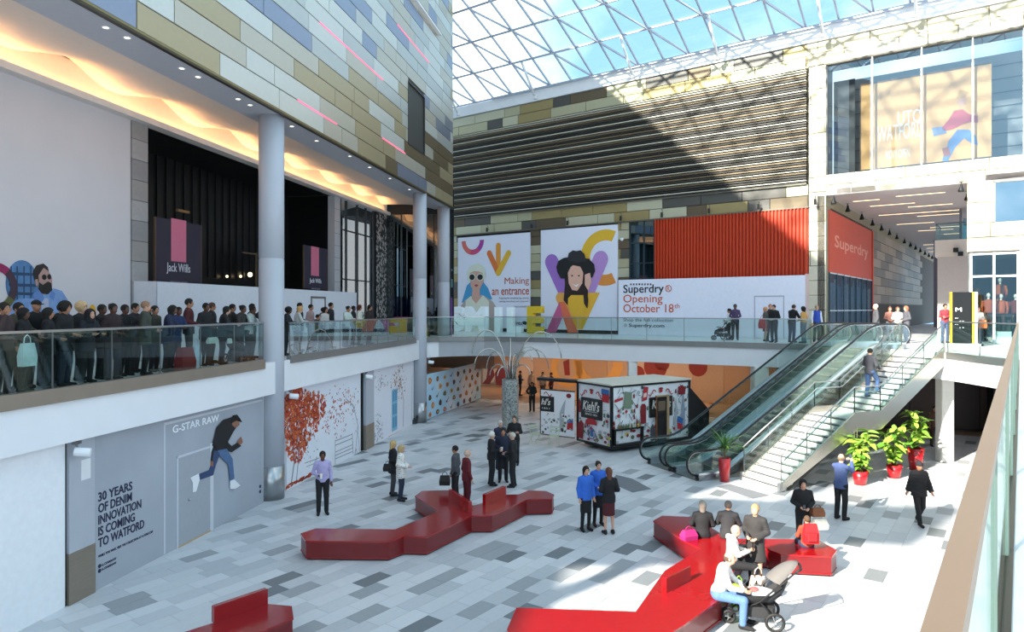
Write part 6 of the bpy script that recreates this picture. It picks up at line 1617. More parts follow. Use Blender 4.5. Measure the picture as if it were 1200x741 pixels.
# ---- poses (metres for a 1.75 m figure, facing +Y, right hand at +X)
def base():
    J = dict(pel=(0, 0, .96), che=(0, .0, 1.28), nec=(0, -.01, 1.47), hed=(0, .02, 1.62))
    for s, n in ((1, 'R'), (-1, 'L')):
        J['sh' + n] = (.172 * s, -.01, 1.405); J['el' + n] = (.222 * s, -.03, 1.14); J['wr' + n] = (.228 * s, .06, .90)
        J['hip' + n] = (.09 * s, 0, .92); J['kn' + n] = (.10 * s, .02, .50); J['an' + n] = (.105 * s, -.03, .08); J['to' + n] = (.13 * s, .13, .03)
    return J
def pose(name):
    J = base(); U = J.update
    if name == 'stand': pass
    elif name == 'front': U(dict(elR=(.24, -.04, 1.16), wrR=(.10, .22, 1.08), elL=(-.24, -.04, 1.16), wrL=(-.08, .22, 1.06)))
    elif name == 'cup': U(dict(elR=(.25, -.03, 1.15), wrR=(.12, .22, 1.12)))
    elif name == 'cross': U(dict(elR=(.24, .06, 1.17), wrR=(-.08, .20, 1.18), elL=(-.24, .06, 1.17), wrL=(.08, .18, 1.14)))
    elif name == 'rail': U(dict(che=(0, .06, 1.26), nec=(0, .09, 1.44), hed=(0, .14, 1.585), shR=(.172, .07, 1.38), shL=(-.172, .07, 1.38), elR=(.24, .17, 1.15), wrR=(.15, .38, 1.14), elL=(-.24, .17, 1.15), wrL=(-.13, .38, 1.14)))
    elif name == 'photo': U(dict(elR=(.22, .16, 1.30), wrR=(.10, .34, 1.50), elL=(-.22, .16, 1.30), wrL=(-.06, .34, 1.50)))
    elif name == 'face': U(dict(elR=(.24, .10, 1.20), wrR=(.11, .16, 1.50)))
    elif name == 'hip': U(dict(elR=(.33, -.06, 1.18), wrR=(.17, .06, 1.02), elL=(-.24, -.0, 1.15), wrL=(-.10, .22, 1.02)))
    elif name == 'walk': U(dict(knR=(.10, .12, .50), anR=(.10, .22, .09), toR=(.11, .38, .05), knL=(-.10, .0, .49), anL=(-.10, -.24, .13), toL=(-.11, -.10, .035), wrR=(.26, -.10, .92), wrL=(-.24, .18, .95), elL=(-.24, .02, 1.15)))
    elif name == 'climb': U(dict(knR=(.10, .26, .62), anR=(.10, .22, .22), toR=(.11, .38, .17), anL=(-.10, -.05, .08), elR=(.26, .02, 1.15), wrR=(.22, .22, 1.02), elL=(-.26, .02, 1.15), wrL=(-.22, .2, 1.05)))
    elif name in ('sit', 'sitphone', 'sitlean'):
        for k in ('pel', 'che', 'nec', 'hed', 'shR', 'shL', 'elR', 'elL', 'wrR', 'wrL', 'hipR', 'hipL'):
            x, y, z = J[k]; J[k] = (x, y, z - .40)
        U(dict(knR=(.13, .44, .50), knL=(-.13, .44, .50), anR=(.13, .42, .08), anL=(-.13, .44, .08), toR=(.15, .58, .03), toL=(-.15, .60, .03)))
        if name == 'sit': U(dict(wrR=(.14, .30, .64), wrL=(-.14, .30, .64), elR=(.25, .05, .76), elL=(-.25, .05, .76)))
        if name == 'sitphone': U(dict(wrR=(.06, .34, .80), wrL=(-.10, .32, .76), elR=(.25, .10, .78), elL=(-.25, .10, .76), nec=(0, .04, 1.05), hed=(0, .10, 1.18), che=(0, .03, .87)))
        if name == 'sitlean': U(dict(che=(0, .08, .86), nec=(0, .14, 1.03), hed=(0, .20, 1.17), shR=(.172, .12, .97), shL=(-.172, .12, .97), elR=(.25, .22, .74), elL=(-.25, .22, .74), wrR=(.10, .42, .66), wrL=(-.08, .44, .66)))
    return {k: np.array(v, float) for k, v in J.items()}
SEATED = ('sit', 'sitphone', 'sitlean')
def torso(P, J, e):
    c, p, n = J['che'], J['pel'], J['nec']; k = .04
    d = d_ell(P, c + (0, 0, .02), (.158 + e, .108 + e, .19 + e))
    d = smin(d, d_ell(P, (c + p) / 2 + (0, .005, -.02), (.142 + e, .105 + e, .19 + e)), k)
    d = smin(d, d_ell(P, p + (0, -.01, .0), (.158 + e, .115 + e, .13 + e)), k)
    d = smin(d, d_cap(P, J['shL'], J['shR'], .045 + e * .7, .045 + e * .7), k)
    for w in ('shL', 'shR'): d = smin(d, d_cap(P, n + (0, 0, -.01), J[w], .046 + e * .5, .040 + e * .6), .03)
    return d
def arms(P, J, e, hand=False):
    d = None
    for n in 'RL':
        a = smin(d_cap(P, J['sh' + n], J['el' + n], .046 + e * .8, .038 + e), d_cap(P, J['el' + n], J['wr' + n], .040 + e, .029 + e), .02)
        if hand:
            v = J['wr' + n] - J['el' + n]; v = v / np.linalg.norm(v)
            a = smin(a, d_cap(P, J['wr' + n], J['wr' + n] + v * .08, .026, .030), .01)
        d = a if d is None else np.minimum(d, a)
    return d
def legs(P, J, e):
    d = None
    for n in 'RL':
        a = smin(d_cap(P, J['hip' + n], J['kn' + n], .085 + e, .056 + e), d_cap(P, J['kn' + n], J['an' + n], .056 + e, .038 + e * 1.3), .02)
        d = a if d is None else smin(d, a, .01)
    return smin(d, d_ell(P, J['pel'] + (0, -.01, -.02), (.150 + e, .115 + e, .11 + e)), .04)
def feet(P, J, e):
    d = None
    for n in 'RL':
        a = d_cap(P, J['an' + n] + (0, -.03, -.03), J['to' + n], .040 + e, .034 + e); a = smin(a, d_cap(P, J['an' + n], J['an' + n] + (0, 0, .02), .038 + e, .036 + e), .03)
        d = a if d is None else np.minimum(d, a)
    return d
def headf(P, J):
    h = J['hed']
    d = d_ell(P, h + (0, -.008, .015), (.074, .092, .098)); d = smin(d, d_ell(P, h + (0, .028, -.055), (.050, .058, .055)), .04)
    d = smin(d, d_cap(P, h + (0, .078, .01), h + (0, .100, -.022), .008, .014), .012)
    for s in (-1, 1): d = np.minimum(d, d_ell(P, h + (.076 * s, -.005, -.005), (.012, .022, .032)))
    return smin(d, d_cap(P, J['nec'] + (0, 0, -.02), h + (0, -.01, -.07), .052, .048), .03)
PM = {}
eye_m = M('1c1512', .3); lip_m = M('8f4a44', .5); skin_default = M('b88a72', .55)
def to_mesh(name, V, F, mat, extra=None):
    mb = MB(); mb.add(V.tolist(), F.tolist(), mat)
    if extra: extra(mb)
    return mb.mesh(name, smooth=True)
def body_mesh(pz):
    if ('b', pz) in PM: return PM['b', pz]
    J = pose(pz); 
    def f(P):
        d = smin(torso(P, J, -.01), arms(P, J, -.004, True), .02); d = smin(d, legs(P, J, -.006), .03); d = smin(d, feet(P, J, -.008), .02)
        return smin(d, headf(P, J), .015)
    A = np.array(list(J.values())); lo = A.min(0) - (.13, .14, .06); hi = A.max(0) + (.13, .14, .16); lo[2] = -.03
    V, F = mesh_sdf(f, lo, hi, .0165)
    def extra(mb):
        h = J['hed']
        for s in (-1, 1): mb.ball(tuple(h + (.030 * s, .079, .018)), (.013, .008, .008), eye_m, 8, 4)
        mb.ball(tuple(h + (0, .083, -.052)), (.024, .008, .007), lip_m, 8, 4)
        for n, s in (('R', 1), ('L', -1)):
            w = Vector(J['wr' + n]); v = (w - Vector(J['el' + n])).normalized()
            side = v.cross(Vector((0, 1, 0)) if abs(v.y) < .8 else Vector((0, 0, 1))).normalized()
            nrm = side.cross(v).normalized()
            if nrm.y < 0 and abs(v.y) < .8: nrm = -nrm
            b = w + v * .085
            for k, L in zip((-1.5, -.5, .5, 1.5), (.058, .072, .066, .05)):
                o = b + side * .016 * k; c1 = o + v * L * .5 + nrm * .006; c2 = o + v * L * .85 + nrm * .03
                mb.tube([o - v * .02, o, c1, c2], [.009, .009, .0085, .006], skin_default, 6)
            o = w + v * .03 - side * .02 * s; mb.tube([o, o - side * .022 * s + v * .03 + nrm * .01, o - side * .022 * s + v * .055 + nrm * .025], [.011, .0095, .007], skin_default, 6)
    PM['b', pz] = to_mesh('person', V, F, skin_default, extra); return PM['b', pz]
def top_mesh(pz, kind):
    if ('t', pz, kind) in PM: return PM['t', pz, kind]
    J = pose(pz); e = {'shirt': .008, 'jacket': .020, 'coat': .026, 'longcoat': .026, 'puffer': .042, 'dress': .012, 'vest': .012}[kind]
    seated = pz in SEATED
    hem = J['pel'][2] - {'shirt': .06, 'jacket': .13, 'coat': .24, 'longcoat': .42, 'puffer': .16, 'dress': .42, 'vest': .06}[kind]
    def f(P):
        d = torso(P, J, e)
        if kind != 'vest': d = smin(d, arms(P, J, e * .8 + .004), .02)
        if not seated:
            fl = {'shirt': .165, 'jacket': .185, 'coat': .20, 'longcoat': .22, 'puffer': .215, 'dress': .21, 'vest': .17}[kind]
            d = smin(d, d_cone(P, hem, J['pel'][2] + .06, fl, .155 + e, J['pel'][0], J['pel'][1], 1.3), .02)
            d = np.maximum(d, hem - P[:, 2])
        else: d = np.maximum(d, J['pel'][2] - .10 - P[:, 2])
        # open neck
        n = J['nec']; nd = d_cap(P, n + (0, .02, .02), n + (0, .05, .2), .050, .07); d = np.maximum(d, -nd)
        if kind == 'puffer': d = d + .006 * np.sin(P[:, 2] * 75)
        for w in 'RL':
            v = J['wr' + w] - J['el' + w]; v = v / np.linalg.norm(v)
            if pz not in ('x',):
                cut = (P - J['wr' + w]) @ v; near = np.sqrt(((P - J['wr' + w]) ** 2).sum(1)) < .1
                d = np.where(near, np.maximum(d, cut - .005), d)
        return d
    A = np.array([J[k] for k in ('pel', 'che', 'nec', 'shR', 'shL', 'elR', 'elL', 'wrR', 'wrL')]); lo = A.min(0) - (.15, .17, .1); hi = A.max(0) + (.15, .17, .12); lo[2] = min(lo[2], hem - .04)
    lo[0] = min(lo[0], -.28); hi[0] = max(hi[0], .28); lo[1] = min(lo[1], -.24); hi[1] = max(hi[1], .24)
    V, F = mesh_sdf(f, lo, hi, .018); PM['t', pz, kind] = to_mesh('top', V, F, dark); return PM['t', pz, kind]
def low_mesh(pz, kind):
    if ('l', pz, kind) in PM: return PM['l', pz, kind]
    J = pose(pz); e = {'trousers': .016, 'slim': .006, 'skirt': .01, 'shorts': .02}[kind]
    def f(P):
        if kind == 'skirt': return d_cone(P, .50, J['pel'][2] + .06, .165, .165, 0, 0, 1.25)
        d = legs(P, J, e); d = np.maximum(d, P[:, 2] - (J['pel'][2] + .10))
        for n in 'RL':
            an = J['an' + n]; near = np.sqrt(((P - an) ** 2).sum(1)) < .13; d = np.where(near, np.maximum(d, an[2] - .015 - P[:, 2]), d)
        return d
    A = np.array([J[k] for k in ('pel', 'hipR', 'hipL', 'knR', 'knL', 'anR', 'anL')]); lo = A.min(0) - (.2, .2, .1); hi = A.max(0) + (.2, .2, .16)
    V, F = mesh_sdf(f, lo, hi, .018); PM['l', pz, kind] = to_mesh('lower', V, F, dark); return PM['l', pz, kind]
def shoe_mesh(pz):
    if ('s', pz) in PM: return PM['s', pz]
    J = pose(pz)
    def f(P): return np.maximum(feet(P, J, .006), np.minimum(J['anR'][2], J['anL'][2]) * 0 - .002 - P[:, 2])
    A = np.array([J[k] for k in ('anR', 'anL', 'toR', 'toL')]); lo = A.min(0) - .1; hi = A.max(0) + .1
    V, F = mesh_sdf(f, lo, hi, .0135); PM['s', pz] = to_mesh('shoes', V, F, dark); return PM['s', pz]
def hair_mesh(kind):
    if ('h', kind) in PM: return PM['h', kind]
    def cap_(P, g=.0):
        d = d_ell(P, (0, -.012, .024), (.086 + g, .104 + g, .102 + g)); face = d_ell(P, (0, .085, -.025), (.068, .07, .085)); d = np.maximum(d, -face); return np.maximum(d, -(P[:, 2] + .055 + P[:, 1] * .2))
    def f(P):
        if kind == 'short': return cap_(P)
        if kind == 'thin': return np.maximum(np.maximum(d_ell(P, (0, -.014, .0), (.082, .098, .085)), P[:, 2] - .035), np.maximum(P[:, 1] - .03, -P[:, 2] - .05))
        if kind == 'bob':
            d = smin(cap_(P, .006), d_cap(P, (0, -.05, .0), (0, -.045, -.10), .088, .075), .03); return np.maximum(d, -d_ell(P, (0, .085, -.03), (.062, .08, .09)))
        if kind == 'long':
            d = smin(cap_(P, .006), d_cap(P, (0, -.055, .0), (0, -.085, -.26), .085, .055, 1.5), .03); return np.maximum(d, -d_ell(P, (0, .085, -.03), (.060, .08, .09)))
        if kind == 'curly': return np.maximum(d_ell(P, (0, -.02, .03), (.125, .125, .125)) + .008 * np.sin(P[:, 0] * 140) * np.sin(P[:, 2] * 130), -d_ell(P, (0, .095, -.03), (.062, .08, .085)))
        if kind == 'bun': return smin(cap_(P), d_ell(P, (0, -.09, .07), (.045, .045, .045)), .01)
        if kind == 'hood': return np.maximum(smin(d_ell(P, (0, -.02, .015), (.115, .125, .13)), d_cap(P, (0, -.03, -.05), (0, -.04, -.13), .11, .12), .03), -d_ell(P, (0, .10, -.01), (.070, .09, .095)))
        if kind == 'beanie': return np.minimum(np.maximum(d_ell(P, (0, -.01, .03), (.092, .110, .105)), -(P[:, 2] - .01)), d_ell(P, (0, -.01, .145), (.03, .03, .03)))
        if kind == 'cap': return np.minimum(np.maximum(d_ell(P, (0, -.008, .03), (.088, .106, .095)), -(P[:, 2] - .03)), np.maximum(d_ell(P, (0, .12, .035), (.065, .07, .012)), -P[:, 1]))
    V, F = mesh_sdf(f, (-.16, -.20, -.36 if kind == 'long' else -.19), (.16, .22, .20), .011)
    PM['h', kind] = to_mesh('hair', V, F, dark); return PM['h', kind]
SK = {'l': 'c99a82', 'm': 'a8755a', 'd': '5d3a2a'}
def setm(o, i, m): o.material_slots[i].link = 'OBJECT'; o.material_slots[i].material = m
def cl(c): return M(c, .85, noise=.12, scale=25)
def person(label, x, y, z, rz, pz, h, top, low, hair, skin='l', shoes='17171a', group=None, cat='person', wide=1.):
    """rz: heading in degrees, 0 = away from the camera, 90 = to the right"""
    o = link('person', body_mesh(pz), None, (x, y, z), -math.radians(rz)); k = h / 1.75; o.scale = (k * wide, k * (1 + (wide - 1) * .7), k)
    tag(o, label, cat, group)
    sk = M(SK[skin], .55); setm(o, 0, sk); setm(o, 1, eye_m)
    c = link({'shirt': 'shirt', 'jacket': 'jacket', 'coat': 'coat', 'longcoat': 'coat', 'puffer': 'jacket', 'dress': 'dress', 'vest': 'waistcoat'}[top[0]], top_mesh(pz, top[0]), o); setm(c, 0, cl(top[1]))
    if len(top) > 2:
        c2 = link('shirt', top_mesh(pz, 'shirt'), o); setm(c2, 0, cl(top[2])); c2.scale = (.99, 1.0, 1)
    if low[0] == 'skirt':
        c = link('skirt', low_mesh(pz, 'skirt'), o); setm(c, 0, cl(low[1]))
        if len(low) > 2: c = link('tights', low_mesh(pz, 'slim'), o); setm(c, 0, cl(low[2]))
    elif low[0] != 'none':
        c = link('trousers', low_mesh(pz, low[0]), o); setm(c, 0, cl(low[1]))
    s = link('shoes', shoe_mesh(pz), o); setm(s, 0, cl(shoes))
    if hair:
        hh_ = link({'cap': 'cap', 'beanie': 'bobble_hat', 'hood': 'hood'}.get(hair[0], 'hair'), hair_mesh(hair[0]), o, Vector(pose(pz)['hed'])); setm(hh_, 0, cl(hair[1]))
    return o
def gp(px, py): p = ground(px, py); return p.x, p.y, .001
B, DG, NV = '15161a', '2b2c31', '1c2338'
dots = bpy.data.materials.new('dotted_cloth'); dots.use_nodes = True; _n = dots.node_tree; _v = _n.nodes.new('ShaderNodeTexVoronoi'); _c = _n.nodes.new('ShaderNodeValToRGB'); _t = _n.nodes.new('ShaderNodeTexCoord'); _v.inputs['Scale'].default_value = 17; _v.inputs['Randomness'].default_value = .25
_n.links.new(_t.outputs['Object'], _v.inputs['Vector']); _n.links.new(_v.outputs['Distance'], _c.inputs['Fac']); _n.links.new(_c.outputs['Color'], _n.nodes['Principled BSDF'].inputs['Base Color']); _c.color_ramp.interpolation = 'CONSTANT'
_c.color_ramp.elements[0].color = lin('2a2a2c'); _c.color_ramp.elements[1].color = lin('d8d6d2'); _c.color_ramp.elements[1].position = .27
# --- ground floor
person('man in a lilac shirt holding a cup, alone on the left of the floor', *gp(378, 603), 160, 'cup', 1.78, ('shirt', 'a9a0c8'), ('trousers', B), ('short', '17130f'), 'd')
person('blonde woman in a black coat behind the woman in the dotted white jacket', *gp(460.5, 581), 70, 'front', 1.70, ('coat', B), ('slim', '3a3a40'), ('long', 'b89a68'))
person('woman in a white dotted jacket and dark jeans, left of the red bench', *gp(470, 587), 95, 'front', 1.68, ('coat', 'd3d2cf'), ('slim', '1f2a40'), ('bob', 'b39b70')).children[0].material_slots[0].material = dots
person('dark-haired person in a grey jacket behind the left backrest of the red bench', -1.68, 20.7, .001, 285, 'stand', 1.68, ('jacket', '45474d'), ('trousers', B), ('short', '1a1512'), 'm')
person('bald man in a dark red suit behind the left red bench', -1.30, 20.0, .001, 65, 'stand', 1.70, ('jacket', '5c1620'), ('trousers', '541620'), ('thin', 'a9a49c'))
person('white-haired man in a black suit at the left of the standing group of men', *gp(576, 569), 75, 'cup', 1.76, ('jacket', B), ('trousers', B), ('short', 'cfcac2'))
person('dark-haired man in navy suit and pale blue shirt, holding a cup', *gp(589.5, 565), 175, 'cup', 1.80, ('jacket', NV, 'b9c3dc'), ('trousers', B), ('short', '17130f'), 'm')
person('grey-haired man in a black suit at the right of the standing group, facing left', *gp(601, 571), 285, 'front', 1.77, ('jacket', B), ('trousers', B), ('short', 'b8b0a4'))
person('man in a black suit with folded arms in front of the mosaic pillar', *gp(603, 545), 190, 'cross', 1.82, ('jacket', B, 'c9c9d0'), ('trousers', B), ('short', '4a4038'))
person('grey-haired man in a navy suit at the back of the standing group', *gp(586, 550), 150, 'front', 1.76, ('jacket', NV), ('trousers', NV), ('short', 'b9b7b2'))
person('long-haired woman in a bright blue jacket and black tights, left of the three women', *gp(686.5, 622), 160, 'stand', 1.68, ('jacket', '2f66c4'), ('skirt', B, B), ('long', '1c1512'), wide=.95)
person('woman in a bright blue jacket and yellow scarf, middle of the three women', *gp(701, 616), 165, 'front', 1.72, ('jacket', '2c62c0', 'b7963f'), ('skirt', B, B), ('bun', '2a1d16'), wide=.95)
person('woman with long brown hair, black jacket and maroon skirt, seen from behind', *gp(713.5, 626), 350, 'front', 1.70, ('jacket', B), ('skirt', '4c171e'), ('long', '5a3626'), wide=.97)
person('grey-haired woman in a black coat, sitting back to us on the right bench', 4.42, 16.15, .0, 12, 'sit', 1.68, ('jacket', B), ('trousers', B), ('bob', '8d8378'))
person('man in a dark grey coat sitting with his back to us, hand at his face', 4.98, 16.05, .0, 20, 'sitphone', 1.74, ('jacket', '26272b'), ('trousers', DG), ('short', '6c645b'))
person('bald man in a white shirt sitting on the right bench with a phone', 4.48, 14.25, .0, 95, 'sitphone', 1.78, ('shirt', 'e6e4de'), ('trousers', B), None)
person('man in a white T-shirt and blue jeans sitting beside the pushchair', 3.78, 12.75, .0, 112, 'sitlean', 1.80, ('shirt', 'e4e3df'), ('trousers', '4d6b95'), ('thin', '4b3a30'))
person('woman in a grey coat over a white dress standing behind the pushchair', 5.05, 14.45, .0, 215, 'front', 1.70, ('longcoat', '2c2a2b', 'dcd8d0'), ('none',), ('short', 'a5805a'))
person('dark-haired woman in black looking at her phone behind the child with a red backpack', 6.98, 16.7, .0, 190, 'front', 1.66, ('jacket', B), ('trousers', B), ('long', '17120f'))
person('child in a red-brown jacket sitting with a red backpack on the right bench', 6.55, 15.45, .09, 5, 'sit', 1.38, ('jacket', '8a3a26'), ('trousers', '26304a'), ('short', '4f3a2a'))
person('man in a blue jacket and black trousers raising a phone towards the plants', *gp(985.5, 609), 55, 'photo', 1.80, ('jacket', '40517c'), ('trousers', B), ('thin', '6e5a48'))
person('person in a black padded jacket and dark hat walking towards the camera', *gp(1077, 615), 180, 'walk', 1.68, ('puffer', '16161a'), ('trousers', B), ('beanie', '231f26'), 'm')
ps = st(21.55, -17.45, landz + 3 * RI + .002); person('man in a grey jacket and jeans climbing the fixed stair', ps.x, ps.y, ps.z, 66, 'climb', 1.75, ('jacket', '3a3c44'), ('trousers', '3f5985'), ('short', '1a1513'))
for px, py, top, hd, lb, ps_, lo_ in ((609.5, 464, NV, 90, 'person in navy reaching out under the far upper floor', 'cup', B), (623, 465, 'c9a98c', 180, 'person in a cream top and dark apron under the far upper floor, left one', 'stand', DG), (636, 466, 'd2b49a', 200, 'person in a cream top under the far upper floor, right one', 'stand', '4a4038'), (623.5, 482.5, '1b2220', 190, 'stocky person in dark green-black, hands on hips, near the hinged kiosk panel', 'hip', B), (646, 467, '7a2a20', 250, 'person in dark red half hidden behind the hinged kiosk panel', 'stand', DG), (692, 458, '2a2220', 180, 'dark figure behind the kiosk roof', 'stand', B)):
    person(lb, *gp(px, py), hd, ps_, 1.66, ('jacket', top), ('trousers', lo_), ('short', '1a1412'), 'm')
person('dim figure in the dark shop under the right slab', 17.6, 29.0, .0, 190, 'stand', 1.7, ('jacket', '5f4538'), ('trousers', '3a2a22'), ('short', '2a1c15'), 'm')
# --- right part of the upper floor
F2 = FLOOR2 + .021
def up(px, Y): return (px - 600) / FP * Y, Y, F2
person('small dark-haired woman in white pushing the upper floor pushchair', *up(854.5, 34.9), 270, 'front', 1.58, ('shirt', 'cfd2d4'), ('slim', B), ('bun', '1a1412'), 'm')
person('man in a purple shirt and dark trousers beside the upper floor pushchair', *up(861.5, 34.6), 200, 'front', 1.80, ('shirt', '4a3b5c'), ('trousers', '25262b'), ('short', '1a1412'), 'd')
person('woman in a grey jacket and dark red skirt on the upper floor', *up(897, 33.3), 120, 'front', 1.66, ('jacket', '4b4a48'), ('skirt', '6e1f22', 'b59a80'), ('bob', 'c08a62'))
person('man in a black jacket looking at a bag on the upper floor', *up(907, 32.2), 230, 'front', 1.76, ('jacket', B), ('trousers', '1c2230'), ('short', '1a1512'))
person('tall man in dark behind the couple at the hoarding door', *up(902.5, 34.0), 180, 'stand', 1.80, ('jacket', '2d2a30'), ('trousers', DG), ('short', 'b06a4a'))
person('bald man in black leaning forward beside the woman in yellow', *up(928, 32.2), 60, 'rail', 1.80, ('jacket', B), ('trousers', '2b3a55'), ('short', '3a2f28'))
person('woman in a mustard yellow top with black hair on the upper floor', *up(941.5, 31.6), 320, 'front', 1.68, ('shirt', 'b98a4a'), ('trousers', '55606c'), ('bob', '17120f'), 'm')
person('person in a blue waistcoat and white shirt beside the beige pier', *up(957, 32.4), 180, 'stand', 1.74, ('vest', '2746a0', 'd9dbe2'), ('trousers', '2a2b30'), ('short', 'a08a70'))
person('grey-haired man in a grey suit at the head of the escalators', *up(1026.5, 31.0), 290, 'stand', 1.78, ('jacket', '47484d'), ('trousers', '55606c'), ('short', 'c9c2b8'))
person('woman with tied hair facing away near the corridor, left of three', *up(1043, 33.8), 200, 'front', 1.66, ('shirt', '8b5f55'), ('trousers', 'a9b2bd'), ('bob', '7a4a35'))
person('person in a white top near the corridor, middle of three', *up(1052, 32.8), 190, 'front', 1.66, ('shirt', 'd6d2cc'), ('slim', '50493f'), ('bob', '6a4632'))
person('woman with a brown bob in a dark jacket near the corridor, right of three', *up(1062, 31.4), 270, 'front', 1.70, ('jacket', '4a4a52'), ('slim', '3f4a60'), ('bob', '8a5a42'))
person('man in a dark red checked shirt and jeans with folded arms at the stair top', *up(1107.5, 31.5), 185, 'cross', 1.80, ('shirt', '7a2733'), ('trousers', '3a4b6c'), ('short', '2a1c16'), 'm')
person('person in a bright red top half hidden behind the black totem', *up(1119, 30.6), 100, 'stand', 1.70, ('shirt', 'a5252e'), ('slim', '2a303c'), ('short', '2a1c16'), 'm')
person('woman in a white top with an orange bag right of the black totem', *up(1146, 29.4), 190, 'front', 1.68, ('shirt', 'd9d4c9'), ('slim', '2c3850'), ('long', '17120f'))
# --- crowd on the left gallery: (px of head, metres in from the glass, top, hair, label ...)
def lg(px, inn):
    P = es(20, -inn - .1); p = ray_line(px, P, (.1739, 1)); return p.x, p.y, F2
crowd = [(4, 0.4, 'jacket', '3a2a2a', 'short', '1a1412', 'm', 95, 'face', 1.70, 'person holding a phone to the ear at the left edge of the gallery crowd'),
 (15, 0.9, 'jacket', '3c3a30', 'short', '17120f', 'm', 100, 'rail', 1.74, 'man in a brown-green jacket, second from the left in the gallery crowd'),
 (27, 0.45, 'coat', '101014', 'bob', '14110f', 'd', 70, 'front', 1.60, 'person in a long black coat behind the pale blue-white carrier bag'),
 (42, 0.95, 'coat', '0f1013', 'cap', '0d0d10', 'm', 110, 'front', 1.76, 'man in a black coat and dark cap in front of the printed bearded man'),
 (56, 0.5, 'coat', '15141a', 'bob', '14110f', 'm', 60, 'front', 1.60, 'short dark-haired person behind the man in the cap'),
 (65, 0.95, 'coat', '0f1013', 'short', '17120f', 'm', 80, 'rail', 1.74, 'man in a black coat below the printed denim shirt'),
 (76, 0.45, 'coat', '121216', 'curly', '15110f', 'm', 90, 'front', 1.72, 'woman with full black curly hair in the gallery crowd'),
 (95, 1.0, 'jacket', '17161a', 'curly', 'c2a277', 'l', 90, 'front', 1.72, 'woman with big blonde curly hair in the gallery crowd'),
 (101, 0.4, 'coat', '14161f', 'hood', '15151a', 'l', 110, 'rail', 1.60, 'small person in a dark hood in front of the blonde curly hair'),
 (119, 0.85, 'coat', '121216', 'short', '17120f', 'd', 85, 'front', 1.68, 'person in black beside the yellow painted shape on the white wall'),
 (132, 0.4, 'coat', '2a1a1c', 'bun', '17120f', 'd', 110, 'front', 1.70, 'woman in dark maroon with a red scarf, right of the yellow shape'),
 (146, 0.85, 'coat', '121318', 'short', '14110f', 'd', 100, 'cross', 1.68, 'person in a black hood with folded arms in front of the tiled pilaster'),
 (158, 1.25, 'jacket', '1a1a1f', 'short', '17120f', 'm', 90, 'photo', 1.72, 'person in dark clothes holding something up beside the tiled pilaster'),
 (170, 0.4, 'coat', '3b4038', 'short', '8a6a52', 'l', 60, 'front', 1.76, 'ruddy man with a grey beard in a grey-green coat at the rail'),
 (181, 0.9, 'coat', '33332a', 'short', '1a1512', 'm', 100, 'front', 1.66, 'person in an olive coat right of the bearded man in green'),
 (196, 0.4, 'coat', '1b2340', 'bob', '14110f', 'd', 80, 'rail', 1.70, 'person in a navy hooded coat leaning on the rail'),
 (205, 0.95, 'coat', '1a2a55', 'short', '14110f', 'd', 110, 'rail', 1.66, 'person in a bright navy jacket leaning on the rail, left of the man in maroon'),
 (221, 1.0, 'jacket', '431419', 'short', '120f0e', 'm', 70, 'front', 1.86, 'tall man in a maroon jumper standing above the others'),
 (241, .7, 'coat', '15161a', 'short', '1a1310', 'd', 110, 'front', 1.74, 'man in black right of the tall man in maroon'),
 (248, 1.15, 'coat', '1f1f24', 'short', '4a2f22', 'm', 60, 'front', 1.76, 'man in dark clothes looking right, behind the man in black'),
 (260, 0.4, 'coat', '1c1c20', 'long', '14110f', 'l', 60, 'rail', 1.68, 'woman with long black hair leaning on the rail left of the round column'),
 (272, 0.95, 'coat', '2a2623', 'short', '14110f', 'm', 80, 'front', 1.72, 'person with dark hair behind the pushchair at the rail'),
 (280, 0.5, 'jacket', '2c2a28', 'bun', '14110f', 'd', 100, 'rail', 1.72, 'woman with piled dark hair at the rail'),
 (291, 0.4, 'jacket', 'a9b2ae', 'short', '120f0e', 'd', 90, 'rail', 1.70, 'person in a pale jacket and red scarf, nearest the big round column'),
 (295, 1.0, 'jacket', '1b1b1f', 'short', '14110f', 'm', 90, 'photo', 1.74, 'person in black raising a camera beside the round column'),
 (334, .5, 'jacket', '18181c', 'curly', '120f0e', 'd', 90, 'rail', 1.66, 'person with round black hair just right of the round column'),
 (347, .5, 'jacket', 'b7b9b6', 'long', 'b58e5c', 'l', 60, 'rail', 1.70, 'woman with long blonde hair in a white top at the rail'),
 (351, 1.2, 'coat', '15161a', 'short', '120f0e', 'm', 80, 'front', 1.80, 'man in black behind the long-haired blonde woman'),
 (364, 1.2, 'jacket', '9c7f7d', 'short', '17120f', 'm', 100, 'front', 1.74, 'person in dusty pink in front of the framed white door'),
 (369, 0.35, 'jacket', '2b2b30', 'short', '14110f', 'm', 90, 'rail', 1.40, 'child in dark clothes leaning low on the rail'),
 (375, 0.8, 'jacket', '3c3a40', 'short', '14110f', 'm', 80, 'rail', 1.66, 'person in grey leaning on the rail below the framed white door'),
 (381, 0.4, 'jacket', 'b1aca8', 'bob', '1a1310', 'm', 110, 'front', 1.64, 'woman in a pale top beside the man in black'),
 (387.5, .9, 'jacket', '14151a', 'short', '17110e', 'm', 100, 'stand', 1.82, 'man in a black jacket right of the framed white door'),
 (405, .6, 'jacket', 'b9c4bd', 'bun', '14110f', 'm', 110, 'rail', 1.72, 'woman in a pale mint top with dark hair up'),
 (414, 1.1, 'jacket', '1a1a1f', 'short', '14110f', 'd', 90, 'front', 1.70, 'person in black behind the woman in white'),
 (421, .55, 'jacket', 'c4beb4', 'bob', '4a1a16', 'm', 80, 'front', 1.74, 'woman with dark red hair in a white jacket'),
 (433, .5, 'jacket', '2a1a1a', 'long', '1c110d', 'm', 100, 'front', 1.74, 'woman with long dark hair in a maroon-black top, last in the gallery row')]
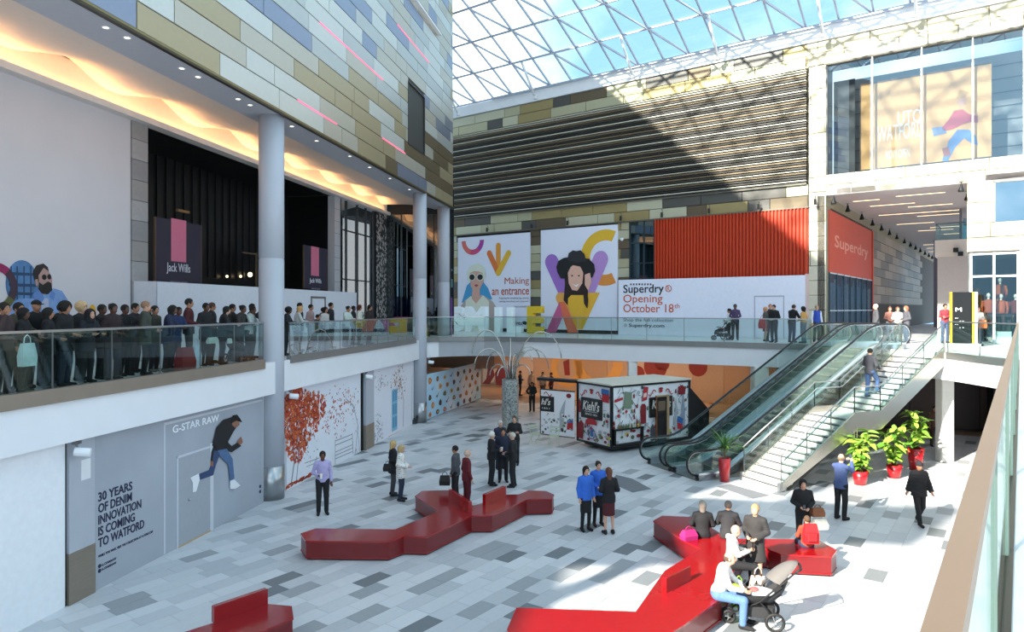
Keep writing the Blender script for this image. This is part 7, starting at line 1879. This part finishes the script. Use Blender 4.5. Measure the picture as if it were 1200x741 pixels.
for px, inn, tk, tcx, hk, hc, sk, hd, pz_, h, lb in crowd:
    person(lb, *lg(px, inn + (.35 if pz_ == 'rail' else .25)), hd, pz_, h, (tk, tcx), ('trousers', random.choice(('14151a', '1c1d22', '1a2030', '24242a'))), (hk, hc), sk)
person('dark figure behind the glass near the purple shop, left one', -6.6 + 1.9, 38.6, F2, 180, 'front', 1.66, ('jacket', '1a161c'), ('trousers', B), ('short', '14110f'), 'd')
person('dark figure behind the glass near the purple shop, right one', -5.3, 38.2, F2, 180, 'front', 1.66, ('jacket', '1c181f'), ('trousers', B), ('short', '14110f'), 'd')
# ================================================================== bags, cups, phones
def bag(loc, size, col, label, cat='bag', rz=0., handle=True, name='bag', pat=None):
    T = thing(name, label, cat, loc, rz); w, d, h = size; m = pat or M(col, .7, noise=.12, scale=12); mb = MB()
    p = [(-w/2, -d/2, 0), (w/2, -d/2, 0), (w/2, d/2, 0), (-w/2, d/2, 0)]; k = .84
    v = p + [(x * 1.05, y * 1.1, h * .45) for x, y, _ in p] + [(x * k, y * .5, h) for x, y, _ in p]
    mb.add(v, [(3, 2, 1, 0)] + [(i, (i + 1) % 4, 4 + (i + 1) % 4, 4 + i) for i in range(4)] + [(4 + i, 4 + (i + 1) % 4, 8 + (i + 1) % 4, 8 + i) for i in range(4)] + [(8, 9, 10, 11)], m)
    link('bag_body', mb.mesh('bag_body'), T)
    if handle:
        mb = MB(); mb.tube([(-w * .25, 0, h * .98), (-w * .2, 0, h * 1.25), (0, 0, h * 1.38), (w * .2, 0, h * 1.25), (w * .25, 0, h * .98)], .010, m, 6); link('handle', mb.mesh('handle', smooth=True), T)
    return T
bag((4.05, 15.95, .452), (.34, .2, .22), '96185f', 'bright pink bag on the right bench beside the seated grey-haired woman', rz=.4, name='handbag')
bag((5.0, 15.0, .452), (.36, .22, .20), '141416', 'round black bag on the bench behind the bald man', name='handbag')
bag((4.38, 13.45, .0), (.26, .14, .42), '8cc02e', 'lime green carrier bag between the two seated men', name='carrier_bag')
lp = bpy.data.materials.new('spotted_print'); lp.use_nodes = True; nt = lp.node_tree; vo = nt.nodes.new('ShaderNodeTexVoronoi'); cr = nt.nodes.new('ShaderNodeValToRGB'); vo.inputs['Scale'].default_value = 14; tcn = nt.nodes.new('ShaderNodeTexCoord')
nt.links.new(tcn.outputs['Object'], vo.inputs['Vector']); nt.links.new(vo.outputs['Distance'], cr.inputs['Fac']); nt.links.new(cr.outputs['Color'], nt.nodes['Principled BSDF'].inputs['Base Color']); cr.color_ramp.interpolation = 'CONSTANT'
cr.color_ramp.elements[0].color = lin('33241e'); cr.color_ramp.elements[1].color = lin('d8bfae'); cr.color_ramp.elements[1].position = .36
bag((4.86, 13.75, .0), (.30, .16, .46), 'd8bfae', 'black and cream spotted bag on the floor behind the pushchair', name='carrier_bag', pat=lp)
bag((7.24, 16.5, .82), (.30, .14, .20), '7a4a2c', 'brown leather handbag held beside the woman with the phone', name='handbag', rz=.1)
bag((7.26, 16.45, .54), (.34, .20, .24), 'dcd6c8', 'white box bag hanging under the brown handbag', name='carrier_bag', rz=.1)
T = bag((6.55, 15.27, .60), (.30, .16, .42), 'a8131c', 'bright red backpack on the back of the seated child', name='backpack', handle=False); mb = MB(); mb.chamfer((0, -.10, .16), (.22, .06, .18), .02, M('8c0f18', .7)); link('front_pocket', mb.mesh('front_pocket'), T)
x_, y_, z_ = up(893, 33.0); bag((x_, y_, F2 + .62), (.34, .14, .46), 'a5141e', 'red shoulder bag carried by the woman in grey on the upper floor', name='handbag', rz=.5)
x_, y_, z_ = up(1151.5, 29.2); bag((x_, y_, F2 + .75), (.28, .14, .34), 'c4622a', 'orange bag carried right of the black totem', name='handbag')
x_, y_, z_ = lg(32, .3); bag((x_, y_, F2 + .52), (.30, .12, .42), 'b9cdd2', 'pale blue-white carrier bag held at the glass on the far left', name='carrier_bag', rz=1.4)
x_, y_, z_ = lg(217, .22); bag((x_, y_, F2 + .001), (.52, .22, .62), '7c1a26', 'dark red patterned carrier bag standing behind the glass below the man in maroon', name='carrier_bag', rz=1.4, handle=False)
x_, y_, z_ = lg(230, .25); bag((x_, y_, F2 + .14), (.26, .12, .50), 'c2cbe0', 'pale blue paper bag behind the glass, right of the red carrier bag', name='carrier_bag', rz=1.4)
x_, y_, z_ = lg(249, .22); bag((x_, y_, F2 + .66), (.42, .08, .16), 'c3c9c6', 'folded white bag behind the glass, left of the pushchair', name='carrier_bag', rz=1.4, handle=False)
x_, y_, z_ = lg(269, .22); bag((x_, y_, F2 + .62), (.18, .05, .14), 'd5d8d8', 'small white card behind the glass near the round column', name='paper_bag', rz=1.4, handle=False)
x_, y_, z_ = gp(457, 581); bag((x_ - .05, y_ - .12, .78), (.26, .12, .22), '111113', 'black handbag of the blonde woman in black', name='handbag')
bag((-1.95, 20.2, .62), (.30, .14, .28), '111113', 'black bag carried by the person in the grey jacket', name='handbag')
def cup(loc, label):
    mb = MB(); mb.lathe([(.028, 0), (.040, .11)], (0, 0, 0), M('e9e4dc', .6), 12); T = tag(link('paper_cup', mb.mesh('paper_cup'), None, loc), label, 'cup'); mb = MB(); mb.lathe([(.043, .11), (.043, .12), (.036, .13)], (0, 0, 0), M('d8d6d2', .5), 12); link('lid', mb.mesh('lid'), T)
def hand_of(x, y, rz, pz_, h, side='R', ext=.12):
    J = pose(pz_); v = J['wr' + side] - J['el' + side]; v = v / np.linalg.norm(v); q = (J['wr' + side] + v * ext) * h / 1.75; a = -math.radians(rz)
    return Vector((x + q[0] * math.cos(a) - q[1] * math.sin(a), y + q[0] * math.sin(a) + q[1] * math.cos(a), q[2]))
x_, y_, _ = gp(378, 603); cup(hand_of(x_, y_, 160, 'cup', 1.78) - Vector((0, 0, .05)), 'white cup in the hand of the man in lilac')
x_, y_, _ = gp(589.5, 565); cup(hand_of(x_, y_, 175, 'cup', 1.80) - Vector((0, 0, .05)), 'white cup in the hand of the man in the navy suit')
phm = MB(); phm.chamfer((0, 0, .07), (.07, .009, .14), .003, nearblack); phe = phm.mesh('phone')
ps2 = MB(); ps2.box((0, -.005, .07), (.06, .002, .12), M('3c4654', .2)); pse = ps2.mesh('screen')
def phone(p, rz, label): o = tag(link('phone', phe, None, p, rz), label, 'phone'); link('screen', pse, o)
x_, y_, _ = gp(985.5, 609); phone((hand_of(x_, y_, 55, 'photo', 1.80) + hand_of(x_, y_, 55, 'photo', 1.80, 'L')) / 2 - Vector((0, 0, .02)), -math.radians(55), 'dark phone held up by the man in the blue jacket')
phone(hand_of(6.98, 16.7, 190, 'front', 1.66) - Vector((0, 0, .02)), 0.1, 'dark phone in the hands of the dark-haired woman in black')
phone(hand_of(4.48, 14.25, 95, 'sitphone', 1.78) - Vector((0, 0, .02)), 1.5, 'dark phone in the hand of the bald man in the white shirt')
# pushchair in the gallery crowd, behind the glass
x_, y_, z_ = lg(274, .55); pushchair((x_, y_, F2), math.radians(80), 'dark pushchair behind the glass left of the round column', .9, hood='1f2124', cloth='3a3c40')
